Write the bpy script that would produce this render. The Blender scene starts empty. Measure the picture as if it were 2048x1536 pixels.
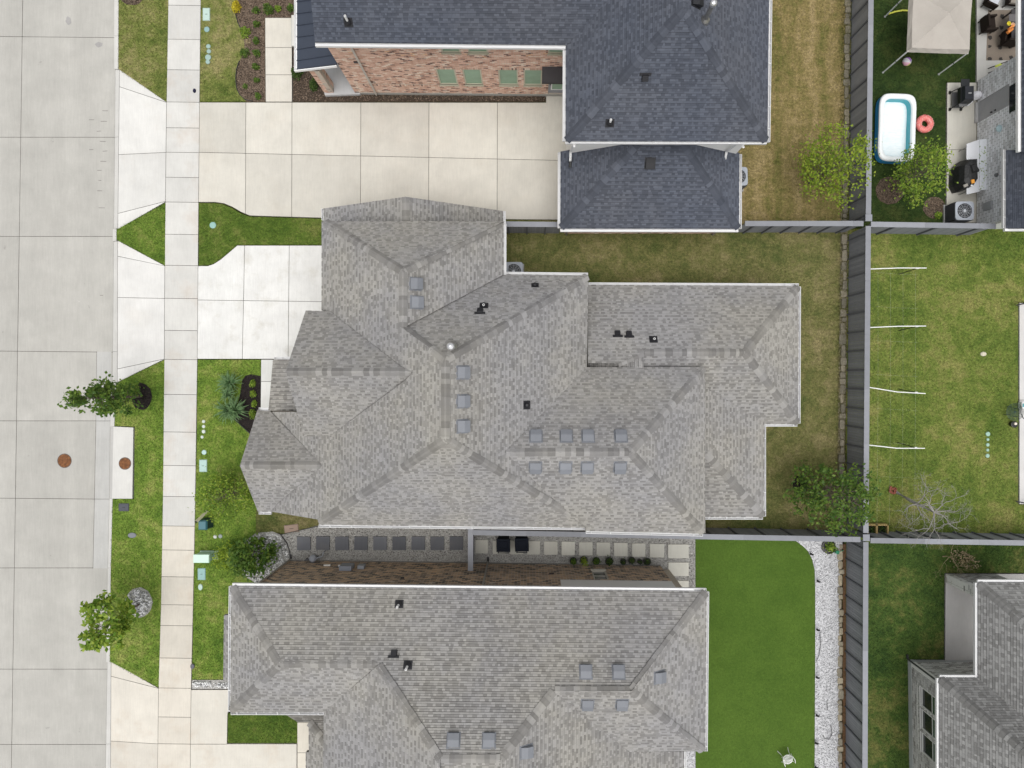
import bpy, math, random
import numpy as np
from mathutils import Vector, Matrix
from mathutils.geometry import tessellate_polygon
random.seed(11)
rng = np.random.default_rng(5)
SC = bpy.context.scene
C = SC.collection
# ------------------------------------------------------------------ camera: a drone looking straight down from 34 m
F, H, NX, NY = 1428.0, 34.0, 1055.0, 755.0
cam_d = bpy.data.cameras.new('drone_camera')
cam_d.sensor_width = 36.0
cam_d.lens = 36.0 * F / 2048.0
cam_d.shift_x = (1024 - NX) / 2048.0
cam_d.shift_y = (NY - 768) / 2048.0
cam_d.clip_end = 1500
cam = bpy.data.objects.new('drone_camera', cam_d)
cam.location = (0, 0, H)
C.objects.link(cam)
SC.camera = cam
# ------------------------------------------------------------------ light: bright overcast, soft sun from the south
SUN_EL, SUN_AZ = math.radians(79), math.radians(176)
w = bpy.data.worlds.new('World')
SC.world = w
w.use_nodes = True
nt = w.node_tree
nt.nodes.clear()
sky = nt.nodes.new('ShaderNodeTexSky')
sky.sky_type = 'NISHITA'
sky.sun_disc = False
sky.sun_elevation = SUN_EL
sky.sun_rotation = SUN_AZ
sky.dust_density = 4.0
sky.air_density = 1.0
sky.ozone_density = 1.0
hs = nt.nodes.new('ShaderNodeHueSaturation')
hs.inputs['Saturation'].default_value = 0.14
bg = nt.nodes.new('ShaderNodeBackground')
bg.inputs['Strength'].default_value = 0.14
wo = nt.nodes.new('ShaderNodeOutputWorld')
nt.links.new(sky.outputs[0], hs.inputs['Color'])
nt.links.new(hs.outputs[0], bg.inputs[0])
nt.links.new(bg.outputs[0], wo.inputs[0])
sun_d = bpy.data.lights.new('sun', 'SUN')
sun_d.energy = 1.45
sun_d.angle = math.radians(58)
sun_d.color = (1.0, 0.982, 0.955)
sun = bpy.data.objects.new('sun', sun_d)
sun.location = (0, -20, 40)
_dir = Vector((math.sin(SUN_AZ) * math.cos(SUN_EL), math.cos(SUN_AZ) * math.cos(SUN_EL), math.sin(SUN_EL)))
sun.rotation_euler = _dir.to_track_quat('Z', 'Y').to_euler()
C.objects.link(sun)
SC.view_settings.view_transform = 'Standard'
SC.view_settings.look = 'None'
SC.view_settings.exposure = 0.12
SC.view_settings.gamma = 1.0
SC.view_settings.use_curve_mapping = False

# ------------------------------------------------------------------ helpers
def G(px, py, z=0.0):
    """the point at height z that stands where the photo shows (px, py)"""
    d = H - z
    return Vector(((px - NX) * d / F, (NY - py) * d / F, z))

def lerp_table(tab):
    def f(y):
        if y <= tab[0][0]:
            a, b = tab[0], tab[1]
        elif y >= tab[-1][0]:
            a, b = tab[-2], tab[-1]
        else:
            for a, b in zip(tab, tab[1:]):
                if a[0] <= y <= b[0]:
                    break
        return a[1] + (b[1] - a[1]) * (y - a[0]) / (b[0] - a[0])
    return f

W = {}          # world origin of every object made here

class MB:
    """collects faces; build() links them as ONE mesh object"""
    def __init__(s):
        s.v, s.f, s.t = [], [], []
    def face(s, pts, tone=0.5):
        n = len(s.v)
        s.v += [tuple(p) for p in pts]
        s.f.append(tuple(range(n, n + len(pts))))
        s.t.append(tone)
    def raw(s, vs, fs, tone=0.5):
        n = len(s.v)
        s.v += [tuple(p) for p in vs]
        for f in fs:
            s.f.append(tuple(i + n for i in f))
            s.t.append(tone)
        return s
    def obox(s, o, ax, ay, az, tone=0.5, top_scale=1.0, bottom=True):
        """box from corner o along three vectors"""
        o, ax, ay, az = Vector(o), Vector(ax), Vector(ay), Vector(az)
        q = [o, o + ax, o + ax + ay, o + ay]
        c = o + (ax + ay) / 2
        p = q + [c + (x - c) * top_scale + az for x in q]
        fs = [(4, 5, 6, 7), (0, 1, 5, 4), (1, 2, 6, 5), (2, 3, 7, 6), (3, 0, 4, 7)]
        if bottom:
            fs.append((3, 2, 1, 0))
        if ax.cross(ay).dot(az) < 0:
            fs = [tuple(reversed(f)) for f in fs]
        return s.raw(p, fs, tone)
    def box(s, cx, cy, z0, sx, sy, sz, rot=0.0, tone=0.5, top_scale=1.0):
        c, n = math.cos(rot), math.sin(rot)
        ax, ay = Vector((c * sx, n * sx, 0)), Vector((-n * sy, c * sy, 0))
        return s.obox(Vector((cx, cy, z0)) - ax / 2 - ay / 2, ax, ay, (0, 0, sz), tone, top_scale)
    def prism(s, pts, z0, z1, tone=0.5, bottom=False):
        """vertical prism over a simple polygon of 2D points"""
        pts = [Vector((p[0], p[1])) for p in pts]
        if sum(a.x * b.y - b.x * a.y for a, b in zip(pts, pts[1:] + pts[:1])) < 0:
            pts.reverse()
        n = len(pts)
        vs = [(p.x, p.y, z0) for p in pts] + [(p.x, p.y, z1) for p in pts]
        fs = [(i, (i + 1) % n, n + (i + 1) % n, n + i) for i in range(n)]
        if n <= 4:
            fs.append(tuple(range(n, 2 * n)))
        else:
            for t in tessellate_polygon([[Vector((p.x, p.y, 0)) for p in pts]]):
                a, b, c = (pts[i] for i in t)
                if (b - a).cross(c - a) < 0:
                    t = (t[0], t[2], t[1])
                fs.append(tuple(i + n for i in t))
        if bottom:
            fs.append(tuple(reversed(range(n))))
        return s.raw(vs, fs, tone)
    def tube(s, pts, r, n=6, tone=0.5, caps=True):
        """round bar along points; r is one radius or one per point"""
        pts = [Vector(p) for p in pts]
        rs = r if isinstance(r, (list, tuple)) else [r] * len(pts)
        vs, fs = [], []
        for i, p in enumerate(pts):
            d = (pts[min(i + 1, len(pts) - 1)] - pts[max(i - 1, 0)]).normalized()
            u = d.orthogonal().normalized() if abs(d.z) < .95 else d.cross(Vector((1, 0, 0))).normalized()
            if abs(d.z) < .95:
                u = d.cross(Vector((0, 0, 1))).normalized()
            q = d.cross(u)
            for k in range(n):
                a = 2 * math.pi * k / n
                vs.append(p + (u * math.cos(a) + q * math.sin(a)) * rs[i])
        for i in range(len(pts) - 1):
            for k in range(n):
                a, b = i * n + k, i * n + (k + 1) % n
                fs.append((a, b, b + n, a + n))
        if caps:
            fs.append(tuple(reversed(range(n))))
            fs.append(tuple(range((len(pts) - 1) * n, len(pts) * n)))
        return s.raw(vs, fs, tone)
    def lathe(s, c, prof, n=20, tone=0.5, sx=1.0, sy=1.0):
        """profile of (radius, height) turned about the vertical through c"""
        c = Vector(c)
        vs, fs = [], []
        for r, z in prof:
            for k in range(n):
                a = 2 * math.pi * k / n
                vs.append(c + Vector((r * math.cos(a) * sx, r * math.sin(a) * sy, z)))
        for i in range(len(prof) - 1):
            for k in range(n):
                a, b = i * n + k, i * n + (k + 1) % n
                fs.append((a, b, b + n, a + n))
        fs.append(tuple(range((len(prof) - 1) * n, len(prof) * n)))
        return s.raw(vs, fs, tone)
    def build(s, name, mat, parent=None, color=None, smooth=False, kind=None, origin=None):
        vs = np.array(s.v, dtype=float).reshape(-1, 3)
        if origin is None:
            mn, mx = vs.min(0), vs.max(0)
            origin = ((mn[0] + mx[0]) / 2, (mn[1] + mx[1]) / 2, mn[2])
        me = bpy.data.meshes.new(name)
        me.from_pydata((vs - np.array(origin)).tolist(), [], s.f)
        at = me.attributes.new('tone', 'FLOAT', 'FACE')
        at.data.foreach_set('value', np.array(s.t, dtype=np.float32))
        if smooth:
            me.polygons.foreach_set('use_smooth', [True] * len(me.polygons))
        me.materials.append(mat)
        return link(name, me, Vector(origin), parent, color, kind)

def link(name, me, loc, parent=None, color=None, kind=None):
    o = bpy.data.objects.new(name, me)
    C.objects.link(o)
    o.location = loc
    W[o.name] = Vector(loc)
    if parent is not None:
        o.parent = parent
        o.matrix_parent_inverse = Matrix.Translation(-W[parent.name])
    if color is not None:
        o.color = (*color, 1.0)
    if kind:
        o['kind'] = kind
    return o

def tag(o, label, cat, group=None):
    o['label'] = label
    o['category'] = cat
    if group:
        o['group'] = group
    return o

def thing(name, label, cat, loc, group=None):
    o = bpy.data.objects.new(name, None)
    C.objects.link(o)
    o.empty_display_size = .3
    o.location = loc
    W[o.name] = Vector(loc)
    return tag(o, label, cat, group)

def copy_tree(o, loc, label, group=None, rotz=None, parent=None, scale=None):
    c = o.copy()
    C.objects.link(c)
    if parent is None:
        c.location = loc
        W[c.name] = Vector(loc)
        c['label'] = label
        if group:
            c['group'] = group
        if rotz is not None:
            c.rotation_euler = (0, 0, rotz)
        if scale is not None:
            c.scale = scale
    else:
        m_ = o.matrix_parent_inverse.copy()
        c.parent = parent
        c.matrix_parent_inverse = m_
    for ch in list(o.children):
        copy_tree(ch, None, None, parent=c)
    return c

def offset_poly(pts, d):
    """move every edge of a simple polygon inwards by d"""
    pts = [Vector((p[0], p[1])) for p in pts]
    if sum(a.x * b.y - b.x * a.y for a, b in zip(pts, pts[1:] + pts[:1])) < 0:
        pts.reverse()
    out = []
    n = len(pts)
    for i in range(n):
        a, b, c = pts[i - 1], pts[i], pts[(i + 1) % n]
        e1, e2 = (b - a).normalized(), (c - b).normalized()
        n1, n2 = Vector((-e1.y, e1.x)), Vector((-e2.y, e2.x))
        k = 1 + n1.dot(n2)
        m = (n1 + n2) / max(k, .35)
        out.append(b + m * d)
    return out

# ------------------------------------------------------------------ materials
def new_mat(name):
    m = bpy.data.materials.new(name)
    m.use_nodes = True
    return m, m.node_tree, m.node_tree.nodes['Principled BSDF']

def N(nt, typ, **kw):
    n = nt.nodes.new(typ)
    for k, v in kw.items():
        if k in n.inputs.keys():
            n.inputs[k].default_value = v
        else:
            setattr(n, k, v)
    return n

def L(nt, a, b):
    nt.links.new(a, b)

def noise(nt, pos, scale, detail=4, rough=.55, stretch=None):
    if stretch:
        mp = N(nt, 'ShaderNodeMapping')
        mp.inputs['Scale'].default_value = stretch
        L(nt, pos, mp.inputs[0])
        pos = mp.outputs[0]
    n = N(nt, 'ShaderNodeTexNoise')
    n.inputs['Scale'].default_value = scale
    n.inputs['Detail'].default_value = detail
    n.inputs['Roughness'].default_value = rough
    L(nt, pos, n.inputs['Vector'])
    return n.outputs[0]

def ramp(nt, fac, stops, interp='LINEAR'):
    r = N(nt, 'ShaderNodeValToRGB')
    r.color_ramp.interpolation = interp
    els = r.color_ramp.elements
    while len(els) < len(stops):
        els.new(.5)
    for e, (p, c) in zip(els, stops):
        e.position = p
        e.color = (*c, 1) if len(c) == 3 else c
    L(nt, fac, r.inputs[0])
    return r.outputs[0]

def mixc(nt, a, b, fac, mode='MIX'):
    m = N(nt, 'ShaderNodeMix', data_type='RGBA', blend_type=mode)
    if hasattr(fac, 'links'):
        L(nt, fac, m.inputs[0])
    else:
        m.inputs[0].default_value = fac
    for s, i in ((a, 6), (b, 7)):
        if hasattr(s, 'links'):
            L(nt, s, m.inputs[i])
        else:
            m.inputs[i].default_value = (*s, 1)
    return m.outputs[2]

def gain(nt, col, fac, lo, hi):
    """multiply a colour by lo..hi following fac"""
    mr = N(nt, 'ShaderNodeMapRange')
    mr.inputs['From Min'].default_value = .25
    mr.inputs['From Max'].default_value = .75
    mr.inputs['To Min'].default_value = lo
    mr.inputs['To Max'].default_value = hi
    L(nt, fac, mr.inputs[0])
    vm = N(nt, 'ShaderNodeVectorMath', operation='SCALE')
    L(nt, col, vm.inputs[0])
    L(nt, mr.outputs[0], vm.inputs['Scale'])
    return vm.outputs[0]

def bump(nt, bsdf, h, strength, dist=.02):
    b = N(nt, 'ShaderNodeBump')
    b.inputs['Strength'].default_value = strength
    b.inputs['Distance'].default_value = dist
    L(nt, h, b.inputs['Height'])
    L(nt, b.outputs[0], bsdf.inputs['Normal'])

def pos_of(nt):
    return N(nt, 'ShaderNodeNewGeometry').outputs['Position']

def mat_lawn(name, cols, fine=.55, patch=.45, mid=2.2, streak=False, blade=.25):
    """cols: dark, middle, light/dry"""
    m, nt, b = new_mat(name)
    g = N(nt, 'ShaderNodeNewGeometry')
    p = g.outputs['Position']
    n1 = noise(nt, p, patch, 5, .6, (2.6, .35, 1) if streak else None)
    n2 = noise(nt, p, mid, 6, .65)
    mx = N(nt, 'ShaderNodeMath', operation='ADD')
    m1 = N(nt, 'ShaderNodeMath', operation='MULTIPLY'); m1.inputs[1].default_value = .55
    m2 = N(nt, 'ShaderNodeMath', operation='MULTIPLY'); m2.inputs[1].default_value = .45
    L(nt, n1, m1.inputs[0]); L(nt, n2, m2.inputs[0])
    L(nt, m1.outputs[0], mx.inputs[0]); L(nt, m2.outputs[0], mx.inputs[1])
    c = ramp(nt, mx.outputs[0], [(.38, cols[0]), (.5, cols[1]), (.62, cols[2])])
    c = gain(nt, c, noise(nt, p, 9, 4, .75), 1 - fine, 1 + fine)
    c = gain(nt, c, noise(nt, p, 34, 2, .6), 1 - fine, 1 + fine)
    if blade:
        c = gain(nt, c, g.outputs['Random Per Island'], 1 - blade, 1 + blade)
    L(nt, c, b.inputs['Base Color'])
    b.inputs['Roughness'].default_value = .85
    b.inputs['Specular IOR Level'].default_value = .2
    bump(nt, b, noise(nt, p, 26, 3, .7), .6, .03)
    return m

def mat_grain(name, stops, scale=8, detail=6, rough=.85, fine=None, bmp=(40, .4, .01), spec=.3, island=0, stretch=None, metallic=0):
    m, nt, b = new_mat(name)
    g = N(nt, 'ShaderNodeNewGeometry')
    p = g.outputs['Position']
    c = ramp(nt, noise(nt, p, scale, detail, .6, stretch), stops)
    if fine:
        c = gain(nt, c, noise(nt, p, fine[0], 3, .6), 1 - fine[1], 1 + fine[1])
    if island:
        c = gain(nt, c, g.outputs['Random Per Island'], 1 - island, 1 + island)
    L(nt, c, b.inputs['Base Color'])
    b.inputs['Roughness'].default_value = rough
    b.inputs['Specular IOR Level'].default_value = spec
    b.inputs['Metallic'].default_value = metallic
    if bmp:
        bump(nt, b, noise(nt, p, bmp[0], 3, .6), bmp[1], bmp[2])
    return m

def mat_paint(name, rough=.5, metallic=0.0, var=.06, scale=3, spec=.4):
    """takes its colour from the object it is on, with faint wear"""
    m, nt, b = new_mat(name)
    p = pos_of(nt)
    oi = N(nt, 'ShaderNodeObjectInfo')
    c = gain(nt, oi.outputs['Color'], noise(nt, p, scale, 6, .6), 1 - var, 1 + var)
    c = gain(nt, c, noise(nt, p, scale * 14, 3, .6), 1 - var, 1 + var)
    L(nt, c, b.inputs['Base Color'])
    b.inputs['Roughness'].default_value = rough
    b.inputs['Metallic'].default_value = metallic
    b.inputs['Specular IOR Level'].default_value = spec
    return m

def mat_concrete(name, stain=(.45, .36, .25), stain_amt=.12, streak=.05, rough=.85, rnd=.05, sscale=.55, track=0):
    """colour per slab, broom streaks, mottling and faint stains"""
    m, nt, b = new_mat(name)
    p = pos_of(nt)
    oi = N(nt, 'ShaderNodeObjectInfo')
    c = gain(nt, oi.outputs['Color'], oi.outputs['Random'], 1 - rnd, 1 + rnd)
    c = gain(nt, c, noise(nt, p, .9, 6, .65), .89, 1.08)
    if track:
        c = gain(nt, c, noise(nt, p, .8, 3, .5, (1, .02, 1)), 1 - track, 1 + track)
        c = gain(nt, c, ramp(nt, noise(nt, p, 1.7, 4, .6), [(.22, (0, 0, 0)), (.30, (.5, .5, .5)), (.72, (.5, .5, .5)), (.80, (1, 1, 1))]), .80, 1.16)
    c = gain(nt, c, noise(nt, p, 3.5, 5, .6, (5, .4, 1)), 1 - streak, 1 + streak)
    c = gain(nt, c, noise(nt, p, 45, 3, .6), .95, 1.05)
    s = ramp(nt, noise(nt, p, sscale, 6, .65), [(.52, (0, 0, 0)), (.72, (1, 1, 1))])
    sm = N(nt, 'ShaderNodeMath', operation='MULTIPLY'); sm.inputs[1].default_value = stain_amt
    L(nt, s, sm.inputs[0])
    c = mixc(nt, c, stain, sm.outputs[0])
    L(nt, c, b.inputs['Base Color'])
    b.inputs['Roughness'].default_value = rough
    b.inputs['Specular IOR Level'].default_value = .25
    bump(nt, b, noise(nt, p, 60, 3, .6), .15, .004)
    return m

def mat_tone(name, stops, grain=(70, .10), blotch=(.5, .06), rough=.9, interp='LINEAR', bmp=(120, .25, .004), spec=.2, tint=None):
    """colour picked piece by piece from the tone stored on each piece"""
    m, nt, b = new_mat(name)
    p = pos_of(nt)
    a = N(nt, 'ShaderNodeAttribute', attribute_name='tone')
    c = ramp(nt, a.outputs['Fac'], stops, interp)
    c = gain(nt, c, noise(nt, p, grain[0], 3, .65), 1 - grain[1], 1 + grain[1])
    c = gain(nt, c, noise(nt, p, blotch[0], 5, .6), 1 - blotch[1], 1 + blotch[1])
    if tint:
        c = mixc(nt, c, ramp(nt, noise(nt, p, .22, 5, .65), [(.38, tint[0]), (.62, tint[1])]), 1.0, 'MULTIPLY')
    L(nt, c, b.inputs['Base Color'])
    b.inputs['Roughness'].default_value = rough
    b.inputs['Specular IOR Level'].default_value = spec
    bump(nt, b, noise(nt, p, bmp[0], 3, .6), bmp[1], bmp[2])
    return m

def mat_leaf(name, a, bcol, c3, trans=.35):
    m, nt, b = new_mat(name)
    g = N(nt, 'ShaderNodeNewGeometry')
    c = ramp(nt, g.outputs['Random Per Island'], [(0, a), (.5, bcol), (1, c3)])
    c = gain(nt, c, noise(nt, g.outputs['Position'], 3.0, 4, .6), .75, 1.25)
    L(nt, c, b.inputs['Base Color'])
    b.inputs['Roughness'].default_value = .55
    b.inputs['Specular IOR Level'].default_value = .3
    tr = N(nt, 'ShaderNodeBsdfTranslucent')
    L(nt, c, tr.inputs['Color'])
    ms = N(nt, 'ShaderNodeMixShader')
    ms.inputs[0].default_value = trans
    out = nt.nodes['Material Output']
    L(nt, b.outputs[0], ms.inputs[1]); L(nt, tr.outputs[0], ms.inputs[2]); L(nt, ms.outputs[0], out.inputs[0])
    return m

def mat_glass(name, col, rough=.08):
    m, nt, b = new_mat(name)
    p = pos_of(nt)
    c = ramp(nt, noise(nt, p, 1.3, 4, .6), [(.3, tuple(x * .8 for x in col)), (.7, tuple(min(1, x * 1.15) for x in col))])
    L(nt, c, b.inputs['Base Color'])
    b.inputs['Roughness'].default_value = rough
    b.inputs['Specular IOR Level'].default_value = .6
    return m

M = {}
M['concrete'] = mat_concrete('concrete')
M['road_concrete'] = mat_concrete('road_concrete', stain=(.33, .31, .28), stain_amt=.16, streak=.06, rnd=.02, track=.07)
M['mottled_concrete'] = mat_concrete('mottled_concrete', stain=(.50, .48, .42), stain_amt=.55, streak=.06, rnd=.02, sscale=1.3)
M['old_concrete'] = mat_concrete('stained_concrete', stain=(.42, .27, .15), stain_amt=.25)
M['joint'] = mat_grain('joint_filler', [(.3, (.05, .045, .04)), (.7, (.11, .10, .085))], 6)
M['soil'] = mat_grain('soil', [(.3, (.06, .05, .03)), (.7, (.13, .11, .06))], 3, fine=(20, .3))
M['lawn_front'] = mat_lawn('lawn_front', ((.062, .115, .014), (.112, .172, .025), (.205, .225, .060)))
M['lawn_verge'] = mat_lawn('lawn_verge', ((.070, .105, .018), (.145, .165, .042), (.25, .225, .095)))
M['lawn_north'] = mat_lawn('lawn_dry', ((.150, .150, .040), (.27, .215, .085), (.40, .31, .155)), patch=.5, mid=2.5, streak=True)
M['lawn_mid'] = mat_lawn('lawn_olive', ((.095, .120, .032), (.182, .180, .062), (.285, .245, .115)), patch=.38)
M['lawn_east'] = mat_lawn('lawn_east', ((.088, .142, .022), (.158, .205, .040), (.26, .255, .080)), patch=.42)
M['lawn_lush'] = mat_lawn('lawn_lush', ((.022, .046, .010), (.042, .074, .016), (.082, .105, .028)), patch=.5)
M['lawn_south'] = mat_lawn('lawn_south', ((.026, .056, .011), (.055, .095, .018), (.140, .145, .042)), patch=.38)
M['turf'] = mat_lawn('artificial_turf', ((.064, .122, .015), (.076, .138, .018), (.088, .154, .021)), fine=.22, patch=.15, mid=1.0, blade=.1)
M['mulch'] = mat_grain('mulch', [(.3, (.045, .03, .022)), (.5, (.12, .085, .06)), (.72, (.30, .235, .18))], 28, fine=(70, .4), bmp=(30, 1, .03), island=.55)
M['mulch_dark'] = mat_grain('dark_mulch', [(.3, (.008, .006, .006)), (.7, (.035, .026, .024))], 20, fine=(60, .4), bmp=(30, 1, .03))
M['gravel_bed'] = mat_grain('gravel_bed', [(.3, (.20, .195, .185)), (.5, (.38, .37, .35)), (.7, (.55, .54, .51))], 30, fine=(60, .3), bmp=(35, 1, .03))
M['gravel_bed_pale'] = mat_grain('pale_gravel_bed', [(.3, (.34, .34, .345)), (.5, (.58, .58, .59)), (.7, (.72, .72, .74))], 30, fine=(60, .25), bmp=(35, 1, .03))
M['pebble'] = mat_tone('pebble', [(0, (.20, .19, .18)), (.35, (.38, .365, .34)), (.7, (.52, .51, .48)), (1, (.70, .69, .66))], spec=.3)
M['pebble_pale'] = mat_tone('pale_pebble', [(0, (.36, .36, .37)), (.5, (.60, .60, .61)), (1, (.80, .80, .82))], spec=.3)
M['rock_white'] = mat_tone('white_rock', [(0, (.30, .30, .30)), (.3, (.62, .62, .62)), (1, (.88, .88, .87))], spec=.3)
M['paint'] = mat_paint('paint', .55)
M['plastic'] = mat_paint('plastic', .35, var=.04)
M['fabric'] = mat_paint('fabric', .9, var=.08, scale=5, spec=.15)
M['metal'] = mat_paint('metal', .35, .85)
M['white'] = mat_paint('white_paint', .4, var=.03)
M['fence'] = mat_paint('stained_fence_wood', .8, var=.07, scale=4, spec=.2)
M['wood'] = mat_paint('wood', .7, var=.15, scale=6, spec=.2)
M['shingle_grey'] = mat_tone('grey_shingle', [(0, (.178, .173, .166)), (.45, (.262, .256, .247)), (1, (.330, .323, .312))], blotch=(.45, .10), tint=((.98, .985, 1.02), (1.03, 1.01, .95)))
M['shingle_navy'] = mat_tone('slate_blue_shingle', [(0, (.060, .066, .082)), (.5, (.083, .091, .112)), (1, (.110, .120, .146))], blotch=(.45, .08), tint=((.97, .99, 1.02), (1.02, 1.0, .97)))
M['shingle_pale'] = mat_tone('pale_grey_shingle', [(0, (.17, .168, .162)), (.5, (.25, .248, .243)), (1, (.34, .338, .33))])
M['mortar'] = mat_grain('mortar', [(.3, (.42, .36, .30)), (.7, (.55, .49, .42))], 9)
M['mortar_dark'] = mat_grain('tan_mortar', [(.3, (.46, .40, .32)), (.7, (.60, .53, .44))], 9)
M['brick_pink'] = mat_tone('pink_brick', [(0, (.20, .13, .11)), (.10, (.53, .33, .25)), (.4, (.63, .42, .33)), (.7, (.68, .48, .38)), (.86, (.72, .60, .50)), (1, (.66, .42, .26))], interp='CONSTANT')
M['brick_brown'] = mat_tone('brown_brick', [(0, (.17, .15, .13)), (.3, (.38, .30, .23)), (.6, (.50, .37, .26)), (.85, (.58, .42, .28)), (1, (.64, .56, .46))], interp='CONSTANT')
M['brick_white'] = mat_tone('pale_grey_brick', [(0, (.55, .55, .555)), (.3, (.72, .725, .74)), (.65, (.80, .81, .83)), (1, (.85, .86, .88))])
M['stone'] = mat_tone('limestone', [(0, (.16, .148, .115)), (.5, (.25, .225, .17)), (1, (.42, .36, .25))], grain=(14, .25), blotch=(3, .2))
M['siding'] = mat_grain('pale_siding', [(.3, (.78, .775, .75)), (.7, (.83, .825, .80))], 2)
M['bark'] = mat_grain('bark', [(.3, (.09, .07, .055)), (.7, (.22, .18, .15))], 14, stretch=(1, 1, .3))
M['dead_wood'] = mat_grain('dead_wood', [(.3, (.20, .19, .175)), (.7, (.36, .345, .325))], 14)
M['leaf_green'] = mat_leaf('leaf_green', (.048, .110, .018), (.095, .175, .026), (.18, .26, .042))
M['leaf_lime'] = mat_leaf('leaf_lime', (.12, .20, .02), (.24, .34, .03), (.38, .46, .055))
M['leaf_fresh'] = mat_leaf('leaf_fresh', (.11, .21, .022), (.20, .31, .035), (.34, .42, .06))
M['leaf_dark'] = mat_leaf('leaf_dark', (.030, .065, .016), (.065, .12, .026), (.13, .19, .045))
M['leaf_yellow'] = mat_leaf('leaf_yellow', (.45, .36, .02), (.62, .52, .03), (.72, .62, .06))
M['leaf_yucca'] = mat_leaf('leaf_yucca', (.06, .13, .05), (.11, .20, .08), (.19, .29, .13), trans=.15)
M['leaf_dry'] = mat_leaf('leaf_dry', (.22, .17, .09), (.33, .26, .15), (.42, .34, .22), trans=.1)
M['glass_green'] = mat_glass('green_reflection_screened_glass', (.20, .33, .225), .3)  # reflected green is painted into the colour of the screened panes
M['glass_dark'] = mat_glass('dark_glass', (.025, .03, .032))
M['mortar_grey'] = mat_grain('grey_mortar', [(.3, (.30, .30, .30)), (.7, (.40, .40, .395))], 9)
M['mortar_w'] = mat_grain('white_mortar', [(.3, (.78, .77, .73)), (.7, (.85, .84, .80))], 9)
M['brick_grey'] = mat_tone('grey_brick', [(0, (.26, .25, .23)), (.4, (.40, .395, .375)), (.75, (.52, .515, .49)), (1, (.62, .61, .59))])
M['brick_flat'] = M['mortar_dark']
M['metal_blue'] = mat_paint('blue_metal', .38, .2, var=.04)
M['glass_green_dark'] = mat_glass('dark_green_glass', (.03, .085, .05))
M['shade_underlay'] = mat_grain('roof_shade_underlay', [(.3, (.045, .044, .042)), (.7, (.065, .063, .06))], 8)  # deck darkened so bared gaps paint a shadow line under each course
M['shade_underlay_navy'] = mat_grain('blue_roof_shade_underlay', [(.3, (.028, .029, .034)), (.7, (.042, .044, .050))], 8)  # blue roofs' deck, darkened likewise to paint the course shadow lines

# ================================================================== GROUND AND PAVING
def P2(pts, z=0.0):
    return [G(x, y, z).xy for x, y in pts]

def clip_half(poly, a, b, keep):
    """the part of a polygon on one side of the line a-b"""
    out = []
    n = len(poly)
    dx, dy = b[0] - a[0], b[1] - a[1]
    def side(p):
        return ((p[0] - a[0]) * dy - (p[1] - a[1]) * dx) * keep
    for i in range(n):
        p, q = poly[i], poly[(i + 1) % n]
        sp, sq = side(p), side(q)
        if sp >= 0:
            out.append(p)
        if (sp > 0 and sq < 0) or (sp < 0 and sq > 0):
            t = sp / (sp - sq)
            out.append((p[0] + (q[0] - p[0]) * t, p[1] + (q[1] - p[1]) * t))
    return out

def area2(poly):
    return abs(sum(a[0] * b[1] - b[0] * a[1] for a, b in zip(poly, poly[1:] + poly[:1]))) / 2

def split(polys, lines):
    for a, b in lines:
        nxt = []
        for p in polys:
            for k in (1, -1):
                q = clip_half(p, a, b, k)
                if len(q) >= 3 and area2(q) > 12:
                    nxt.append(q)
        polys = nxt
    return polys

def sheet(name, pts, z, mat, label, cat, kind='structure', group=None):
    mb = MB()
    fs = []
    w2 = P2(pts, z)
    for t in tessellate_polygon([[Vector((p.x, p.y, 0)) for p in w2]]):
        a, b, c = (w2[i] for i in t)
        rev = (b - a).cross(c - a) < 0
        fs.append(tuple(reversed(t)) if rev else t)
    mb.raw([(p.x, p.y, z) for p in w2], fs)
    o = mb.build(name, mat, kind=kind)
    return tag(o, label, cat, group)

def inside(px, py, poly):
    r = np.zeros(px.shape, bool)
    n = len(poly)
    for i in range(n):
        x1, y1 = poly[i]
        x2, y2 = poly[(i + 1) % n]
        c = (y1 > py) != (y2 > py)
        with np.errstate(divide='ignore', invalid='ignore'):
            xi = (x2 - x1) * (py - y1) / (y2 - y1 + 1e-12) + x1
        r ^= c & (px < xi)
    return r

def scatter(pts, z, dens, margin=0.0):
    w2 = [tuple(p) for p in (offset_poly(P2(pts, z), margin) if margin else P2(pts, z))]
    xs = [p[0] for p in w2]; ys = [p[1] for p in w2]
    # nothing further than the picture can show
    x0, x1, y0, y1 = max(min(xs), -27), min(max(xs), 26), max(min(ys), -21), min(max(ys), 20)
    n = int((x1 - x0) * (y1 - y0) * dens)
    x = rng.uniform(x0, x1, n); y = rng.uniform(y0, y1, n)
    k = inside(x, y, w2)
    return x[k], y[k]

def tri_object(name, verts, nper, faces_per, mat, parent, kind):
    """verts: (n, nper, 3); faces_per: local triangles"""
    n = verts.shape[0]
    me = bpy.data.meshes.new(name)
    org = verts.reshape(-1, 3).mean(0); org[2] = 0
    v = (verts.reshape(-1, 3) - org).astype(np.float32)
    f = (np.array(faces_per)[None] + (np.arange(n) * nper)[:, None, None]).reshape(-1, 3)
    me.vertices.add(len(v)); me.vertices.foreach_set('co', v.ravel())
    me.loops.add(f.size); me.loops.foreach_set('vertex_index', f.ravel().astype(np.int32))
    me.polygons.add(len(f))
    me.polygons.foreach_set('loop_start', np.arange(0, f.size, 3, dtype=np.int32))
    me.polygons.foreach_set('loop_total', np.full(len(f), 3, dtype=np.int32))
    me.update(calc_edges=True)
    me.materials.append(mat)
    return link(name, me, Vector(org), parent, None, kind)

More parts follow.
